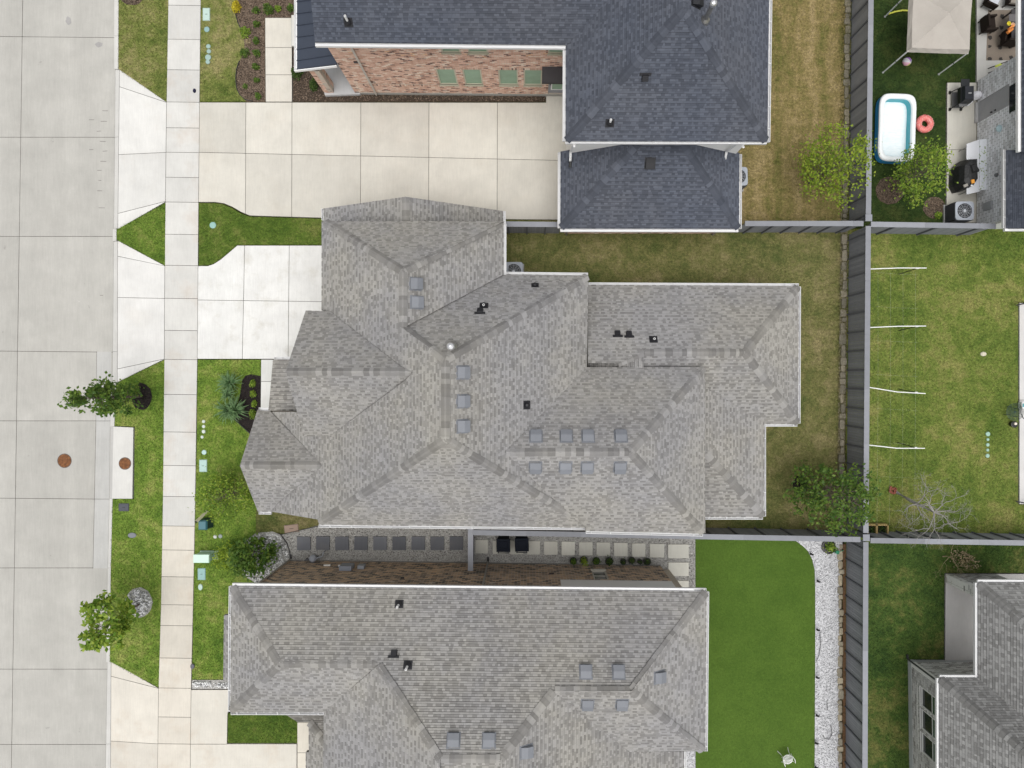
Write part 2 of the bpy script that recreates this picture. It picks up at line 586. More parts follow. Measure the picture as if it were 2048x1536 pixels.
def grass(pts, z, dens, mat, parent, h=(.02, .05), wd=.022):
    x, y = scatter(pts, z, dens, -.035)
    n = len(x)
    a = rng.uniform(0, 2 * np.pi, n); hh = rng.uniform(*h, n)
    lean = rng.uniform(.2, 1.1, n) * hh; la = rng.uniform(0, 2 * np.pi, n)
    v = np.zeros((n, 3, 3))
    v[:, 0] = np.stack([x - np.cos(a) * wd / 2, y - np.sin(a) * wd / 2, np.full(n, z)], 1)
    v[:, 1] = np.stack([x + np.cos(a) * wd / 2, y + np.sin(a) * wd / 2, np.full(n, z)], 1)
    v[:, 2] = np.stack([x + np.cos(la) * lean, y + np.sin(la) * lean, z + hh], 1)
    return tri_object('grass', v, 3, [(0, 1, 2)], mat, parent, 'stuff')

def pebbles(pts, z, dens, size, mat, parent, name='pebbles', pos=None):
    x, y = pos if pos is not None else scatter(pts, z, dens, size * .6)
    mb = MB()
    for px, py in zip(x, y):
        s = random.uniform(.6, 1.25) * size
        a = random.uniform(0, 6.28)
        r = [random.uniform(.75, 1.1) * s for _ in range(5)]
        hz = s * random.uniform(.5, .8)
        zb = z + random.uniform(0, .3) * s
        ring = [(px + math.cos(a + i * 1.257) * r[i] * .5, py + math.sin(a + i * 1.257) * r[i] * .4, zb) for i in range(5)]
        top = [(px + math.cos(a + i * 1.257 + .3) * r[i] * .27, py + math.sin(a + i * 1.257 + .3) * r[i] * .22, zb + hz) for i in range(5)]
        mb.raw(ring + top, [(i, (i + 1) % 5, 5 + (i + 1) % 5, 5 + i) for i in range(5)] + [(5, 6, 7, 8, 9)], random.random())
    return mb.build(name, mat, parent, kind='stuff')

def chips(pts, z, dens, mat, parent, name='mulch_chips', size=(.03, .09)):
    x, y = scatter(pts, z, dens, .03)
    n = len(x)
    a = rng.uniform(0, 2 * np.pi, n); l = rng.uniform(*size, n); wd = l * rng.uniform(.25, .5, n)
    ca, sa = np.cos(a), np.sin(a)
    v = np.zeros((n, 4, 3))
    for i, (s, t) in enumerate(((-1, -1), (1, -1), (1, 1), (-1, 1))):
        v[:, i] = np.stack([x + (ca * s * l - sa * t * wd) / 2, y + (sa * s * l + ca * t * wd) / 2, z + rng.uniform(0, .04, n)], 1)
    return tri_object(name, v, 4, [(0, 1, 2), (0, 2, 3)], mat, parent, 'stuff')

def lawn(label, pts, mat, dens, z=0.0, h=(.02, .05), cat='lawn', wd=.022):
    o = sheet('lawn', pts, z, M[mat], label, cat)
    if dens:
        grass(pts, z, dens, M[mat], o, h, wd)
    return o

def paving(name, label, cat, region, lines, zf, mat, color, depth=.012, jit=.03, gap=.011, below=.14):
    """a paved area: dark joint bed with one slab object per bay"""
    z0 = zf(*region[0])
    base = MB()
    w2 = P2(region, 0)
    tri = tessellate_polygon([[Vector((p.x, p.y, 0)) for p in w2]])
    for t in tri:
        q = [w2[i] for i in t]
        if (q[1] - q[0]).cross(q[2] - q[0]) < 0:
            q.reverse(); t = tuple(reversed(t))
        base.face([(w2[i].x, w2[i].y, zf(*region[i]) - depth) for i in t])
    o = tag(base.build(name, M['joint'], kind='structure'), label, cat)
    for bay in split([region], lines):
        ins = offset_poly(P2(bay, 0), gap)
        mb = MB()
        n = len(ins)
        dz = random.uniform(-.002, .002)
        def zz(p):
            return zf(NX + p.x * F / H, NY - p.y * F / H) + dz
        top = [(p.x, p.y, zz(p)) for p in ins]
        bot = [(p.x, p.y, zz(p) - below) for p in ins]
        fs = [(i, (i + 1) % n, n + (i + 1) % n, n + i) for i in range(n)]
        mb.raw(bot + top, fs)
        for t in (tessellate_polygon([[Vector((p.x, p.y, 0)) for p in ins]]) if n > 4 else [tuple(range(n))]):
            if n > 4:
                a, b, c = (ins[i] for i in t)
                if (b - a).cross(c - a) < 0:
                    t = tuple(reversed(t))
            mb.face([top[i] for i in t])
        j = random.uniform(1 - jit, 1 + jit)
        mb.build('slab', M[mat], o, color=tuple(min(1, c * j) for c in color))
    return o

kerb_r = lerp_table([(0, 237.4), (138, 237), (458, 233.3), (720, 232.6), (765, 232.5), (853, 229), (997, 225.5), (1136, 222), (1320, 220), (1536, 219)])
kerb_l = lerp_table([(0, 228.5), (138, 228.5), (458, 225.5), (700, 223.5), (853, 220.5), (997, 219), (1136, 216), (1320, 212.5), (1536, 209)])
walk_l = lerp_table([(0, 337), (205, 333.5), (470, 330.5), (720, 329), (860, 327.6), (1000, 326), (1130, 323.8), (1200, 322.5), (1330, 319.5), (1376, 317.4), (1536, 315.6)])
walk_r = lerp_table([(0, 402), (204, 399.5), (470, 397), (720, 395), (860, 393.6), (1000, 391), (1130, 388.5), (1200, 387), (1330, 384), (1376, 382.7), (1536, 381)])
T, B_ = -170, 1710     # how far north and south the ground goes on beyond the frame

sheet('ground', [(-24000, -24000), (26000, -24000), (26000, 24000), (-24000, 24000)], -.30, M['lawn_mid'], 'grassy earth under and around the whole neighbourhood', 'ground')

# ---- street
mid = lerp_table([(72, 42.5), (272, 42.5), (471, 40.5), (703, 38), (841, 35.5), (997, 33), (1136, 30), (1339, 25), (1490, 21)])
gut = lerp_table([(703, 193.5), (842, 192), (998, 189), (1137, 186)])
ys = [72, 273, 472, 703, 842, 998, 1137, 1340, 1491]
rows = [T] + ys + [B_]
road_reg = [(-420, T)] + [(kerb_l(y), y) for y in (T, 138, 458, 700, 853, 997, 1136, 1320, B_)] + [(-420, B_)]
cells = []
ROADZ = -.10
road = None
lines = [((-100, y - 2 * (1 if y in (72, 703, 998) else 0)), (300, y + 2 * (1 if y in (72, 703, 998) else 0))) for y in ys]
lines += [((mid(a), a), (mid(b), b)) for a, b in ((0, 1536),)]
road = paving('road', 'pale grey concrete residential street with cut joints', 'street', road_reg, lines, lambda x, y: ROADZ, 'road_concrete', (.43, .418, .385), jit=.012)
# gutter pan in front of the storm inlet, three bays
for a, b in ((703, 842), (842, 998), (998, 1137)):
    q = offset_poly(P2([(gut(a), a), (kerb_l(a), a), (kerb_l(b), b), (gut(b), b)], ROADZ + .004), .012)
    m = MB(); m.prism([p for p in q], ROADZ - .02, ROADZ + .006)
    m.build('gutter_slab', M['road_concrete'], road, color=(.47, .465, .445))
    mj = MB(); mj.prism(P2([(gut(a) - .45, a), (gut(a) + .1, a), (gut(b) + .1, b), (gut(b) - .45, b)], ROADZ), ROADZ - .01, ROADZ + .002)
    mj.build('joint', M['joint'], road)
# kerbs, upright along the verges and laid flat at the drives
def kerb(y0, y1, zt, n=1):
    for i in range(n):
        a, b = y0 + (y1 - y0) * i / n, y0 + (y1 - y0) * (i + 1) / n
        m = MB(); m.prism(offset_poly(P2([(kerb_l(a), a), (kerb_r(a), a), (kerb_r(b), b), (kerb_l(b), b)], 0), .006), -.3, zt)
        m.build('kerb', M['road_concrete'], road, color=(.56, .55, .52))
kerb(T, 72, .01); kerb(72, 138, .01)
kerb(138, 273, -.085); kerb(273, 458, -.085)
kerb(458, 482, .01)
kerb(482, 703, -.085); kerb(703, 765, -.085)
kerb(765, 853, .01)
kerb(997, 1136, .01); kerb(1136, 1324, .01)
kerb(1324, 1490, -.085); kerb(1490, B_, -.085)
m = MB(); m.prism(P2([(221, 853), (229, 853), (226, 997), (219.5, 997)], 0), -.3, .0)
m.build('inlet_throat', M['road_concrete'], road, color=(.47, .46, .44))
inlet = tag(MB().prism(P2([(228, 853), (267.5, 855), (265.5, 997), (225, 997)], 0), -.3, .045).build('storm_inlet', M['concrete'], color=(.60, .59, .56)),
            'pale concrete storm inlet slab set in the verge behind the kerb', 'storm drain')
def manhole(px, py, r, z, label):
    t = thing('manhole', label, 'manhole cover', G(px, py, z))
    c = G(px, py, z)
    MB().lathe(c, [(r + .035, -.03), (r + .035, .003), (r + .004, .004), (r + .003, -.01)], 28).build('frame', M['paint'], t, color=(.11, .085, .07))
    MB().lathe(c, [(r, -.02), (r, .010), (r * .93, .014), (r * .9, .009)], 28).build('cover', M['rust'], t)
    k = MB()
    for i in range(-3, 4):
        l = math.sqrt(max(.01, (r * .8) ** 2 - (i * r * .24) ** 2))
        k.box(c.x, c.y + i * r * .24, z + .009, 2 * l, r * .07, .006)
    k.build('cover_ribs', M['rust'], t)
M['rust'] = mat_grain('rusty_iron', [(.3, (.10, .045, .022)), (.55, (.20, .085, .035)), (.75, (.30, .13, .05))], 9, fine=(40, .2))
manhole(129, 921.5, .31, ROADZ, 'rusty round manhole cover in the street')
manhole(250, 927, .265, .045, 'rusty round manhole cover in the storm inlet slab')

# ---- sidewalk
wy = [11, 79, 140, 204.5, 256, 305, 355, 404.5, 469, 531, 597, 661, 719, 789, 864, 931, 993, 1052, 1100, 1153.5, 1209.5, 1251, 1316, 1376, 1434, 1487.5]
wk = [(walk_l(y), y) for y in (T, 205, 470, 720, 1000, 1200, 1376, B_)]
wkr = [(walk_r(y), y) for y in (B_, 1376, 1200, 1000, 720, 470, 205, T)]
WZ = lambda x, y: .022
walk = paving('sidewalk', 'pale concrete sidewalk crossing the front yards', 'sidewalk', wk + wkr, [((300, y - .8), (420, y + .8)) for y in wy], WZ, 'old_concrete', (.57, .56, .53), jit=.025)
for s in walk.children:     # the southern stretch is stained with clay
    yy = NY - W[s.name].y * F / H
    if yy > 1040:
        s.color = (.59, .55, .48, 1)
# ---- aprons between street and sidewalk
def apz(x, y):
    t = max(0.0, min(1.0, (x - 234) / 90))
    return -.085 + .107 * t
paving('driveway_apron', 'flared concrete apron of the northern drive', 'driveway', [(kerb_r(137), 137), (walk_l(205), 205), (walk_l(404), 404), (kerb_r(458), 458)],
       [((237, 172), (333, 205)), ((237, 308), (333, 305)), ((236, 425.5), (331, 403))], apz, 'concrete', (.63, .62, .59))
paving('driveway_apron', 'flared concrete apron of the middle drive', 'driveway', [(kerb_r(480), 480), (walk_l(532), 532), (walk_l(718), 718), (kerb_r(765), 765)],
       [((234, 512), (331, 532)), ((232, 594.5), (331, 597)), ((232, 738), (329, 718))], apz, 'concrete', (.64, .63, .605))
paving('driveway_apron', 'flared clay-stained concrete apron of the southern drive', 'driveway', [(kerb_r(1324), 1324), (walk_l(1376), 1376), (walk_l(1536), 1536), (314, B_), (kerb_r(B_), B_)],
       [((220, 1354), (317, 1376.5)), ((219, 1484), (316, 1487.5))], apz, 'old_concrete', (.585, .55, .485))
# ---- drives
DZ = lambda x, y: .028
paving('driveway', 'long cream concrete drive running to the blue-roofed garage', 'driveway',
       [(walk_r(205), 205), (1092, 205.5), (1092, 192), (1140, 192), (1140, 440), (645, 436), (500, 431.5), (482, 424), (465, 414), (448, 407), (430, 404.5), (walk_r(404), 404.5)],
       [((493, 0), (491, 500)), ((585, 0), (583.5, 500)), ((722.5, 0), (721, 500)), ((859, 0), (857, 500)), ((995.5, 0), (994, 500)), ((400, 305), (1010, 318.7))], DZ, 'concrete', (.57, .545, .485), jit=.03)
paving('driveway', 'short white concrete drive before the grey-roofed house', 'driveway',
       [(walk_r(532), 532), (416, 532), (428, 528), (442, 519), (475, 491), (760, 491), (760, 718), (walk_r(718), 718)],
       [((490, 480), (485, 720)), ((579, 480), (576.5, 720)), ((390, 600), (650, 603.5))], DZ, 'mottled_concrete', (.69, .685, .66), jit=.015)
paving('driveway', 'clay-tinted concrete drive of the southern house', 'driveway',
       [(walk_r(1379), 1379), (462, 1379), (455.5, 1430), (454.5, 1487.5), (594, 1487.5), (594, B_), (walk_r(B_), B_)],
       [((370, 1487.8), (620, 1487.8))], DZ, 'old_concrete', (.60, .57, .505), jit=.02)
paving('front_path', 'narrow white concrete path beside the yucca bed', 'path', [(522.5, 719), (600, 719), (600, 822), (521.5, 818)], [((500, 763), (620, 763))], DZ, 'concrete', (.64, .64, .61))
paving('front_path', 'concrete walkway between the small shrubs of the brick house', 'path', [(530.5, 36), (584, 36), (584.5, 204), (531.5, 204)],
       [((500, 95.5), (620, 95.5)), ((500, 150), (620, 150))], DZ, 'concrete', (.585, .555, .49))
paving('porch_step', 'pale concrete porch step under the blue metal roof', 'step', [(584.5, 33), (640, 33), (640, 95), (584.5, 95)], [], lambda x, y: .15, 'concrete', (.62, .61, .57))
paving('front_path', 'cream concrete path at the edge of the south lawn', 'path', [(594.8, 1444), (640, 1444), (640, B_), (594.8, B_)], [((580, 1505), (640, 1505))], DZ, 'concrete', (.62, .58, .50))
PZ = lambda x, y: .06
paving('patio', 'narrow concrete patio carrying the grills and the condenser', 'patio', [(1893, 166), (1952, 166), (1952, 446), (1891, 446)], [((1890, 300), (1960, 300))], PZ, 'concrete', (.55, .53, .47))
paving('patio', 'concrete patio under the patterned outdoor rug', 'patio', [(1951.5, -60), (2200, -60), (2200, 166), (1951.5, 166)], [((2040, -60), (2040, 170))], PZ, 'concrete', (.53, .52, .49))
paving('patio', 'pale concrete patio edge beside the eastern lawn', 'patio', [(2037, 606), (2200, 606), (2200, 1008), (2037, 1008)], [((2030, 800), (2210, 800))], PZ, 'concrete', (.60, .585, .57))
paving('patio', 'grey concrete patio beside the pale brick house', 'patio', [(1889.5, 1147), (2200, 1147), (2200, 1330), (1888.5, 1320)], [], PZ, 'concrete', (.40, .39, .375))
for py, s in ((606, 1), (1007, -1)):     # dark pipe rail ends on the eastern patio
    t = thing('pipe_rail', 'black pipe rail at the %s end of the pale eastern patio' % ('upper' if s > 0 else 'lower'), 'rail', G(2034, py + 4 * s, .06), 'black rails of the eastern patio')
    MB().tube([G(2034, py + 4 * s, .06), G(2034, py + 4 * s, .5)], .035).build('post', M['paint'], t, color=(.02, .02, .022))
    MB().tube([G(2034, py + 4 * s, .5), G(2070, py - 3 * s, .5)], .03).build('rail', M['paint'], t, color=(.02, .02, .022))

# ---- lawns
lawn('patchy green verge between the street and the sidewalk at the north end', [(kerb_r(T), T), (kerb_r(137), 138), (walk_l(205), 204), (walk_l(T), T)], 'lawn_verge', 900)
lawn('small triangular green verge between the two white aprons', [(kerb_r(458), 459), (walk_l(404), 405.5), (walk_l(532), 531), (kerb_r(480), 479)], 'lawn_front', 900)
lawn('long green verge with two young street trees', [(kerb_r(765), 766), (walk_l(718), 719.5)] + [(walk_l(y), y) for y in (860, 1000, 1130, 1250)] + [(walk_l(1376), 1375), (kerb_r(1324), 1323), (kerb_r(1136), 1136), (kerb_r(998), 998), (268, 998), (269.5, 853), (229, 852), (232, 800)], 'lawn_front', 900)
lawn('patchy lawn before the brick house walkway', [(399.8, 203.5), (402.5, T), (463, T), (470, 20), (476, 45), (488, 72), (489, 100), (479, 123), (472, 148), (472.5, 175), (479, 189), (493, 203)], 'lawn_verge', 800)
lawn('narrow green lawn strip between the two drives', [(397.8, 406), (430, 406.5), (446, 409), (463, 416), (480, 426), (499, 433.5), (655, 438), (655, 489.5), (475, 489.5), (441, 518), (427, 527), (415, 530.8), (397.5, 530.8)], 'lawn_front', 900)
lawn('green front lawn with yuccas and utility covers', [(395.3, 719.5), (521.5, 719.5), (521.5, 752), (503, 748.5), (491, 751), (484, 761), (481, 782), (476, 809), (469, 837), (473, 842), (502, 868), (545, 868), (575, 1000), (512, 1020), (512, 1066), (478, 1092), (470, 1140), (520, 1172), (490, 1359), (384, 1359)] + [(walk_r(y) + .3, y) for y in (1250, 1130, 1000, 860)], 'lawn_front', 900)
lawn('small bright lawn before the southern house', [(455.8, 1427), (640, 1427), (640, 1443), (595.5, 1443), (594.5, 1486), (455, 1486)], 'lawn_front', 900, .005)
lawn('dry brown grass beside the front gable', [(512, 1020), (640, 1020), (652, 1050), (570, 1069), (545, 1063), (512, 1066)], 'lawn_mid', 700, .003)
lawn('dry straw-coloured back lawn behind the blue-roofed house', [(1470, T), (1698, T), (1681, 449), (1330, 449), (1330, 440), (1470, 440)], 'lawn_north', 700)
lawn('strip of grass behind the side fence of the long drive', [(1005, 439), (1130, 441), (1130, 450), (1005, 450)], 'lawn_mid', 700)
lawn('olive back lawn around the grey-roofed house', [(1000, 449.5), (1681, 449.5), (1673, 1072), (1398, 1070), (1398, 1000), (1505, 1000), (1505, 825), (1580, 825), (1580, 592), (1160, 592), (1160, 565), (1000, 565)], 'lawn_mid', 800)
lawn('dark lush lawn with the tent and the paddling pool', [(1704, T), (1951, T), (1951, 165), (1892, 165), (1890, 456), (1697, 456)], 'lawn_lush', 900)
lawn('open green back lawn with the dead tree', [(1696, 457), (2200, 457), (2200, 605), (2036.5, 605), (2036.5, 1009), (2200, 1009), (2200, 1080), (1690, 1080)], 'lawn_east', 750)
lawn('dark green lawn beside the pale brick house', [(1689, 1081), (2200, 1081), (2200, 1146), (1889, 1146), (1888, 1319), (1816, 1319), (1820, B_), (1684, B_)], 'lawn_south', 800)
lawn('flat bright artificial turf with a rounded corner', [(1391, 1066), (1560, 1070), (1580, 1076), (1594, 1084), (1606, 1093), (1616, 1103), (1624, 1119), (1629, 1140), (1630, 1180), (1630, 1300), (1628, B_), (1391.5, B_)], 'turf', 1500, .012, h=(.008, .02), cat='artificial turf', wd=.012)

# ---- beds, gravel
bedn = sheet('mulch_bed', [(493, 203.5), (479, 189), (472.5, 175), (472, 148), (479, 123), (489, 100), (488, 72), (476, 45), (470, 20), (463, T), (640, T), (640, 35), (529.5, 35), (530.5, 203.5)], .01, M['mulch'], 'brown mulch bed left of the brick house walkway', 'mulch bed', 'structure')
chips([(493, 203.5), (479, 189), (472.5, 175), (472, 148), (479, 123), (489, 100), (488, 72), (476, 45), (470, 20), (463, T), (640, T), (640, 35), (529.5, 35), (530.5, 203.5)], .01, 420, M['mulch'], bedn)
q = [(585.5, 203.5), (585.5, 95.5), (660, 80), (740, 150), (1092, 160), (1091, 203.5)]
bedh = sheet('mulch_bed', q, .012, M['mulch'], 'narrow mulch strip along the brick wall and the long drive', 'mulch bed')
chips(q, .012, 420, M['mulch'], bedh)
q = [(521.2, 752), (503, 748.5), (491, 751), (484, 761), (481, 782), (476, 809), (469, 837), (473, 842), (502, 868), (560, 868), (560, 818), (521, 818)]
bedy = sheet('mulch_bed', q, .012, M['mulch_dark'], 'dark mulch bed with yuccas beside the white path', 'mulch bed')
chips(q, .012, 300, M['mulch_dark'], bedy)
def disc(px, py, rx, ry, n=22, wob=.06):
    return [(px + rx * math.cos(6.2832 * i / n) * random.uniform(1 - wob, 1 + wob), py + ry * math.sin(6.2832 * i / n) * random.uniform(1 - wob, 1 + wob)) for i in range(n)]
for (px, py, rx, ry, mt, lab) in ((283, 793, 20, 27, 'mulch_dark', 'dark mulch ring around the leaning street tree'), (1601, 972, 15, 22, 'mulch_dark', 'dark mulch ring under the backyard tree by the fence'),
                                  (1780, 381, 28, 27, 'mulch', 'brown mulch ring beside the paddling pool tree'), (264, -4, 22, 14, 'mulch', 'mulch patch at the top of the northern verge'),
                                  (1868, 415, 22, 22, 'mulch', 'thin brown mulch patch beside the condenser')):
    d = disc(px, py, rx, ry)
    s = sheet('mulch_ring', d, .02, M[mt], lab, 'mulch ring')
    chips(d, .02, 420, M[mt], s)
q = [(512, 1066), (545, 1063), (562, 1070), (574, 1085), (580, 1103), (580, 1120), (560, 1135), (520, 1172), (470, 1140), (478, 1092)]
rb = sheet('rock_bed', q, .012, M['gravel_bed'], 'white rock bed around the broad shrub', 'rock bed')
pebbles(q, .012, 190, .125, M['rock_white'], rb, 'white_rocks')
q = [(384, 1360), (470, 1360), (470, 1378), (383.3, 1378)]
rb = sheet('rock_bed', q, .012, M['gravel_bed'], 'strip of white rocks along the clay-tinted drive', 'rock bed')
pebbles(q, .012, 210, .125, M['rock_white'], rb, 'white_rocks')
q = disc(278, 1205, 27, 30, wob=.03)
rb = sheet('rock_ring', q, .012, M['gravel_bed'], 'round ring of white rocks under the lime-green street tree', 'rock ring')
pebbles(q, .012, 210, .125, M['rock_white'], rb, 'white_rocks')
gw = [(562.5, 1069), (640, 1050), (948, 1046), (948, 1124), (580.5, 1121), (580.3, 1103), (574.3, 1085)]
gpath = sheet('gravel_path', gw, .010, M['gravel_bed'], 'grey gravel side path with dark square pavers', 'gravel path')
pebbles(gw, .01, 330, .055, M['pebble'], gpath)
ge = [(948.3, 1050), (1390.5, 1062), (1391, 1225), (1318, 1225), (1318, 1133), (948.3, 1124)]
gpath2 = sheet('gravel_path', ge, .010, M['gravel_bed'], 'grey gravel side path with cream pavers and bins', 'gravel path')
pebbles(ge, .01, 330, .055, M['pebble'], gpath2)
gp = [(1560.5, 1069), (1686, 1073), (1680, 1140), (1679, B_), (1628.5, B_), (1630.5, 1300), (1630.5, 1180), (1629.5, 1140), (1624.5, 1119), (1616.5, 1103), (1606.5, 1093), (1594.5, 1083.5), (1580.5, 1075.5)]
gpale = sheet('gravel_strip', gp, .008, M['gravel_bed_pale'], 'pale gravel strip between the turf and the back fence', 'gravel')
pebbles(gp, .008, 420, .05, M['pebble_pale'], gpale)
q = [(1355, 1490), (1390.8, 1490), (1390.8, B_), (1355, B_)]
gps = sheet('gravel_strip', q, .008, M['gravel_bed_pale'], 'short pale gravel strip beside the southern house', 'gravel')
pebbles(q, .008, 350, .05, M['pebble_pale'], gps)
# edging: thin black strips round the beds
def edging(pts, label):
    mb = MB()
    w = [G(x, y, .0) for x, y in pts]
    for a, b in zip(w, w[1:]):
        d = (b - a).normalized(); n = Vector((-d.y, d.x, 0)) * .012
        mb.obox(a - n - d * .01, (b - a) + d * .02, n * 2, (0, 0, .07))
    tag(mb.build('bed_edging', M['paint'], color=(.03, .03, .03)), label, 'edging')
edging([(470, 20), (473, 34), (476, 45), (483, 60)], 'short black edging above the walkway bed')
edging([(479, 123), (473.5, 140), (472, 158), (474, 177), (480, 190), (491, 200), (506, 203)], 'curved black edging round the brown mulch bed')
edging([(469, 838), (480, 848), (502, 868), (520, 884)], 'straight black edging of the yucca bed')
edging([(562, 1069.5), (574, 1085), (580, 1103), (580.3, 1120)], 'curved black edging round the white rock bed')
edging([(650, 1049), (600, 1060), (563, 1069)], 'black edging between the dry grass and the gravel path')
# pavers
for i in range(9):
    x = 608.5 + 38.05 * i
    kp = random.uniform(.9, 1.1)
    c = G(x, 1086 + random.uniform(-.5, .5), .0)
    MB().box(c.x, c.y, -.02, .645, .645, .105, random.uniform(-.02, .02), top_scale=.985).build('paver', M['concrete'], gpath, color=tuple(c_ * kp for c_ in (.145, .15, .165)))
for x0, x1, y0, y1 in ((951, 976, 1079.5, 1106.5), (985.5, 1011.5, 1081, 1107.5), (1020, 1046.5, 1081, 1108), (1054.5, 1080, 1082, 1108.5), (1088, 1115, 1082.5, 1109), (1123, 1149.5, 1083, 1110), (1158, 1185, 1084, 1110.5), (1193, 1220, 1084.5, 1111), (1228, 1255, 1085.5, 1112), (1264, 1290.5, 1086.5, 1113), (1299.5, 1328, 1087.5, 1114.5), (1336, 1377, 1088.5, 1116), (1336.5, 1377, 1124.5, 1151.5), (1336.5, 1377, 1161, 1189)):
    q = P2([(x0, y0), (x1, y0), (x1, y1), (x0, y1)], .04)
    kp = random.uniform(.93, 1.06)
    m = MB(); m.prism(q, -.02, .085)
    m.build('paver', M['concrete'], gpath2, color=tuple(c_ * kp for c_ in (.60, .585, .52)))
M['weedy_soil'] = mat_grain('weedy_soil', [(.3, (.10, .095, .05)), (.5, (.20, .175, .11)), (.7, (.30, .27, .19))], 6, fine=(30, .3), bmp=(20, .8, .03))
# limestone border blocks along the back fence
def stones(y0, y1, xf, label, pale, wpx=13):
    t = thing('stone_border', label, 'stone border', G(xf((y0 + y1) / 2), (y0 + y1) / 2, 0), 'stone borders at the back fence')
    y = y0
    while y < y1:
        l = random.uniform(9, 26)
        x = xf(y) + random.uniform(-1.5, 1.5)
        c = G(x, y + l / 2, 0)
        wd, ln = wpx * random.uniform(.55, 1.1) / 42, (l - .2) / 42
        m = MB()
        n = 8
        pts = []
        for i in range(n):
            a = 2 * math.pi * (i + .5) / n
            sx, sy = math.copysign(abs(math.cos(a)) ** .45, math.cos(a)), math.copysign(abs(math.sin(a)) ** .45, math.sin(a))
            pts.append((c.x + sx * wd / 2 * random.uniform(.86, 1.06), c.y + sy * ln / 2 * random.uniform(.9, 1.02)))
        h = random.uniform(.05, .11)
        m.prism(pts, -.05, h * .8, random.random() * .6 + pale)
        top = [(c.x + (p[0] - c.x) * .8, c.y + (p[1] - c.y) * .85, h + random.uniform(-.012, .012)) for p in pts]
        m.raw([(p[0], p[1], h * .8) for p in pts] + top, [(i, (i + 1) % n, n + (i + 1) % n, n + i) for i in range(n)] + [tuple(range(n, 2 * n))], random.random() * .6 + pale)
        m.build('stone', M['stone'], t)
        y += l
stx = lerp_table([(0, 1694.5), (380, 1690), (600, 1687), (770, 1684), (1060, 1680), (1150, 1681), (1536, 1679)])
ss_ = sheet('soil_strip', [(1684, -60), (1706, -60), (1699, 450), (1690, 900), (1689, 1078), (1671, 1078), (1676, 760), (1681, 449)], -.004, M['weedy_soil'], 'weedy soil under the limestone border and the fence', 'soil')
grass([(1684, -60), (1704, -60), (1697, 450), (1689, 900), (1687, 1078), (1671, 1078), (1676, 760), (1681, 449)], -.004, 620, M['lawn_mid'], ss_, (.06, .16), .03)
stones(-30, 445, stx, 'grey limestone border at the foot of the fence by the dry lawn', .0)
stones(468, 1060, stx, 'weathered limestone border at the foot of the fence by the olive lawn', .05)
stones(1088, 1570, stx, 'yellowish limestone border between pale gravel and fence', .35, 11)
q = [(1686, 1088), (1692, 1088), (1691, B_), (1684.5, B_)]
sheet('soil_strip', q, .01, mat_grain('red_soil', [(.3, (.09, .05, .025)), (.7, (.17, .09, .045))], 12), 'reddish soil strip between limestone border and fence', 'soil')

# ---- fences
FH = 1.93
def fence(label, a, b, faces, ends=(0, 0), n_bays=None, h=FH, cap_w=.235, first=0.0, batten=.88):
    """board fence on the ground line a-b; faces: side (+1 left of a->b, -1 right) with the battens"""
    a, b = Vector((a.x, a.y, 0)), Vector((b.x, b.y, 0))
    d = b - a; Ln = d.length; d.normalize()
    n = Vector((-d.y, d.x, 0))
    t = thing('board_fence', label, 'fence', (a + b) / 2, 'grey board fences between the yards')
    pw = .122
    k = max(1, int(round(Ln / pw))); pw = Ln / k
    meshes = []
    for v in range(4):
        mb = MB().obox((-pw / 2 + .003, -.011 + v * .0025, -.05), (pw - .006, 0, 0), (0, .018, 0), (0, 0, h - .02))
        o = mb.build('picket', M['fence'], None)
        meshes.append(o.data); bpy.data.objects.remove(o)
    ang = math.atan2(d.y, d.x)
    for i in range(k):
        c = a + d * (i + .5) * pw
        o = bpy.data.objects.new('picket', random.choice(meshes))
        C.objects.link(o)
        o.parent = t
        o.matrix_parent_inverse = Matrix.Translation(-W[t.name])
        o.location = (c.x, c.y, -.05 + 0)
        o.rotation_euler = (0, 0, ang)
        j = random.uniform(.9, 1.1)
        o.color = (.265 * j, .272 * j, .295 * j, 1)
    y = first
    while y < Ln:
        for s in faces:
            p = a + d * y + n * s * .012
            mb = MB().obox(p - d * .028, d * .056, n * s * .065, (0, 0, h - .03))
            mb.build('batten', M['fence'], t, color=(.14, .145, .16))
        y += batten
    for s in (1, -1):
        mb = MB().obox(a + n * s * .012 + Vector((0, 0, h - .15)), d * Ln, n * s * .022, (0, 0, .12))
        mb.build('trim_board', M['fence'], t, color=(.19, .195, .21))
    y = 0
    while y < Ln - .05:
        l = min(2.44, Ln - y)
        kc = random.uniform(.88, 1.1)
        mb = MB().obox(a + d * (y + .002) - n * cap_w / 2 + Vector((0, 0, h - .03 + random.uniform(0, .004))), d * (l - .004), n * cap_w, (0, 0, .034))
        mb.build('cap_board', M['fence'], t, color=tuple(c * kc for c in (.255, .262, .285)))
        y += l
    return t
def post(px, py, label, h=FH + .03, s=.30):
    p = G(px, py, h); p.z = 0
    t = thing('fence_post', label, 'fence post', p, 'fence junction posts')
    MB().box(p.x, p.y, -.05, .13, .13, h + .02).build('post', M['fence'], t, color=(.15, .155, .17))
    MB().box(p.x, p.y, h + .02, s, s, .035).build('post_cap', M['fence'], t, color=(.25, .26, .285))
fx = lerp_table([(0, 1742), (390, 1737.3), (770, 1732.4), (1150, 1731.5), (1536, 1730)])
def fp(x, y): return G(x, y, FH)
fence('grey board back fence between the dry lawn and the lush lawn', fp(fx(-60), -60), fp(fx(434), 434), (-1,), first=.4)
fence('grey board back fence with white poles between the olive lawn and the open lawn', fp(fx(452), 452), fp(fx(1066), 1066), (-1,), first=.3)
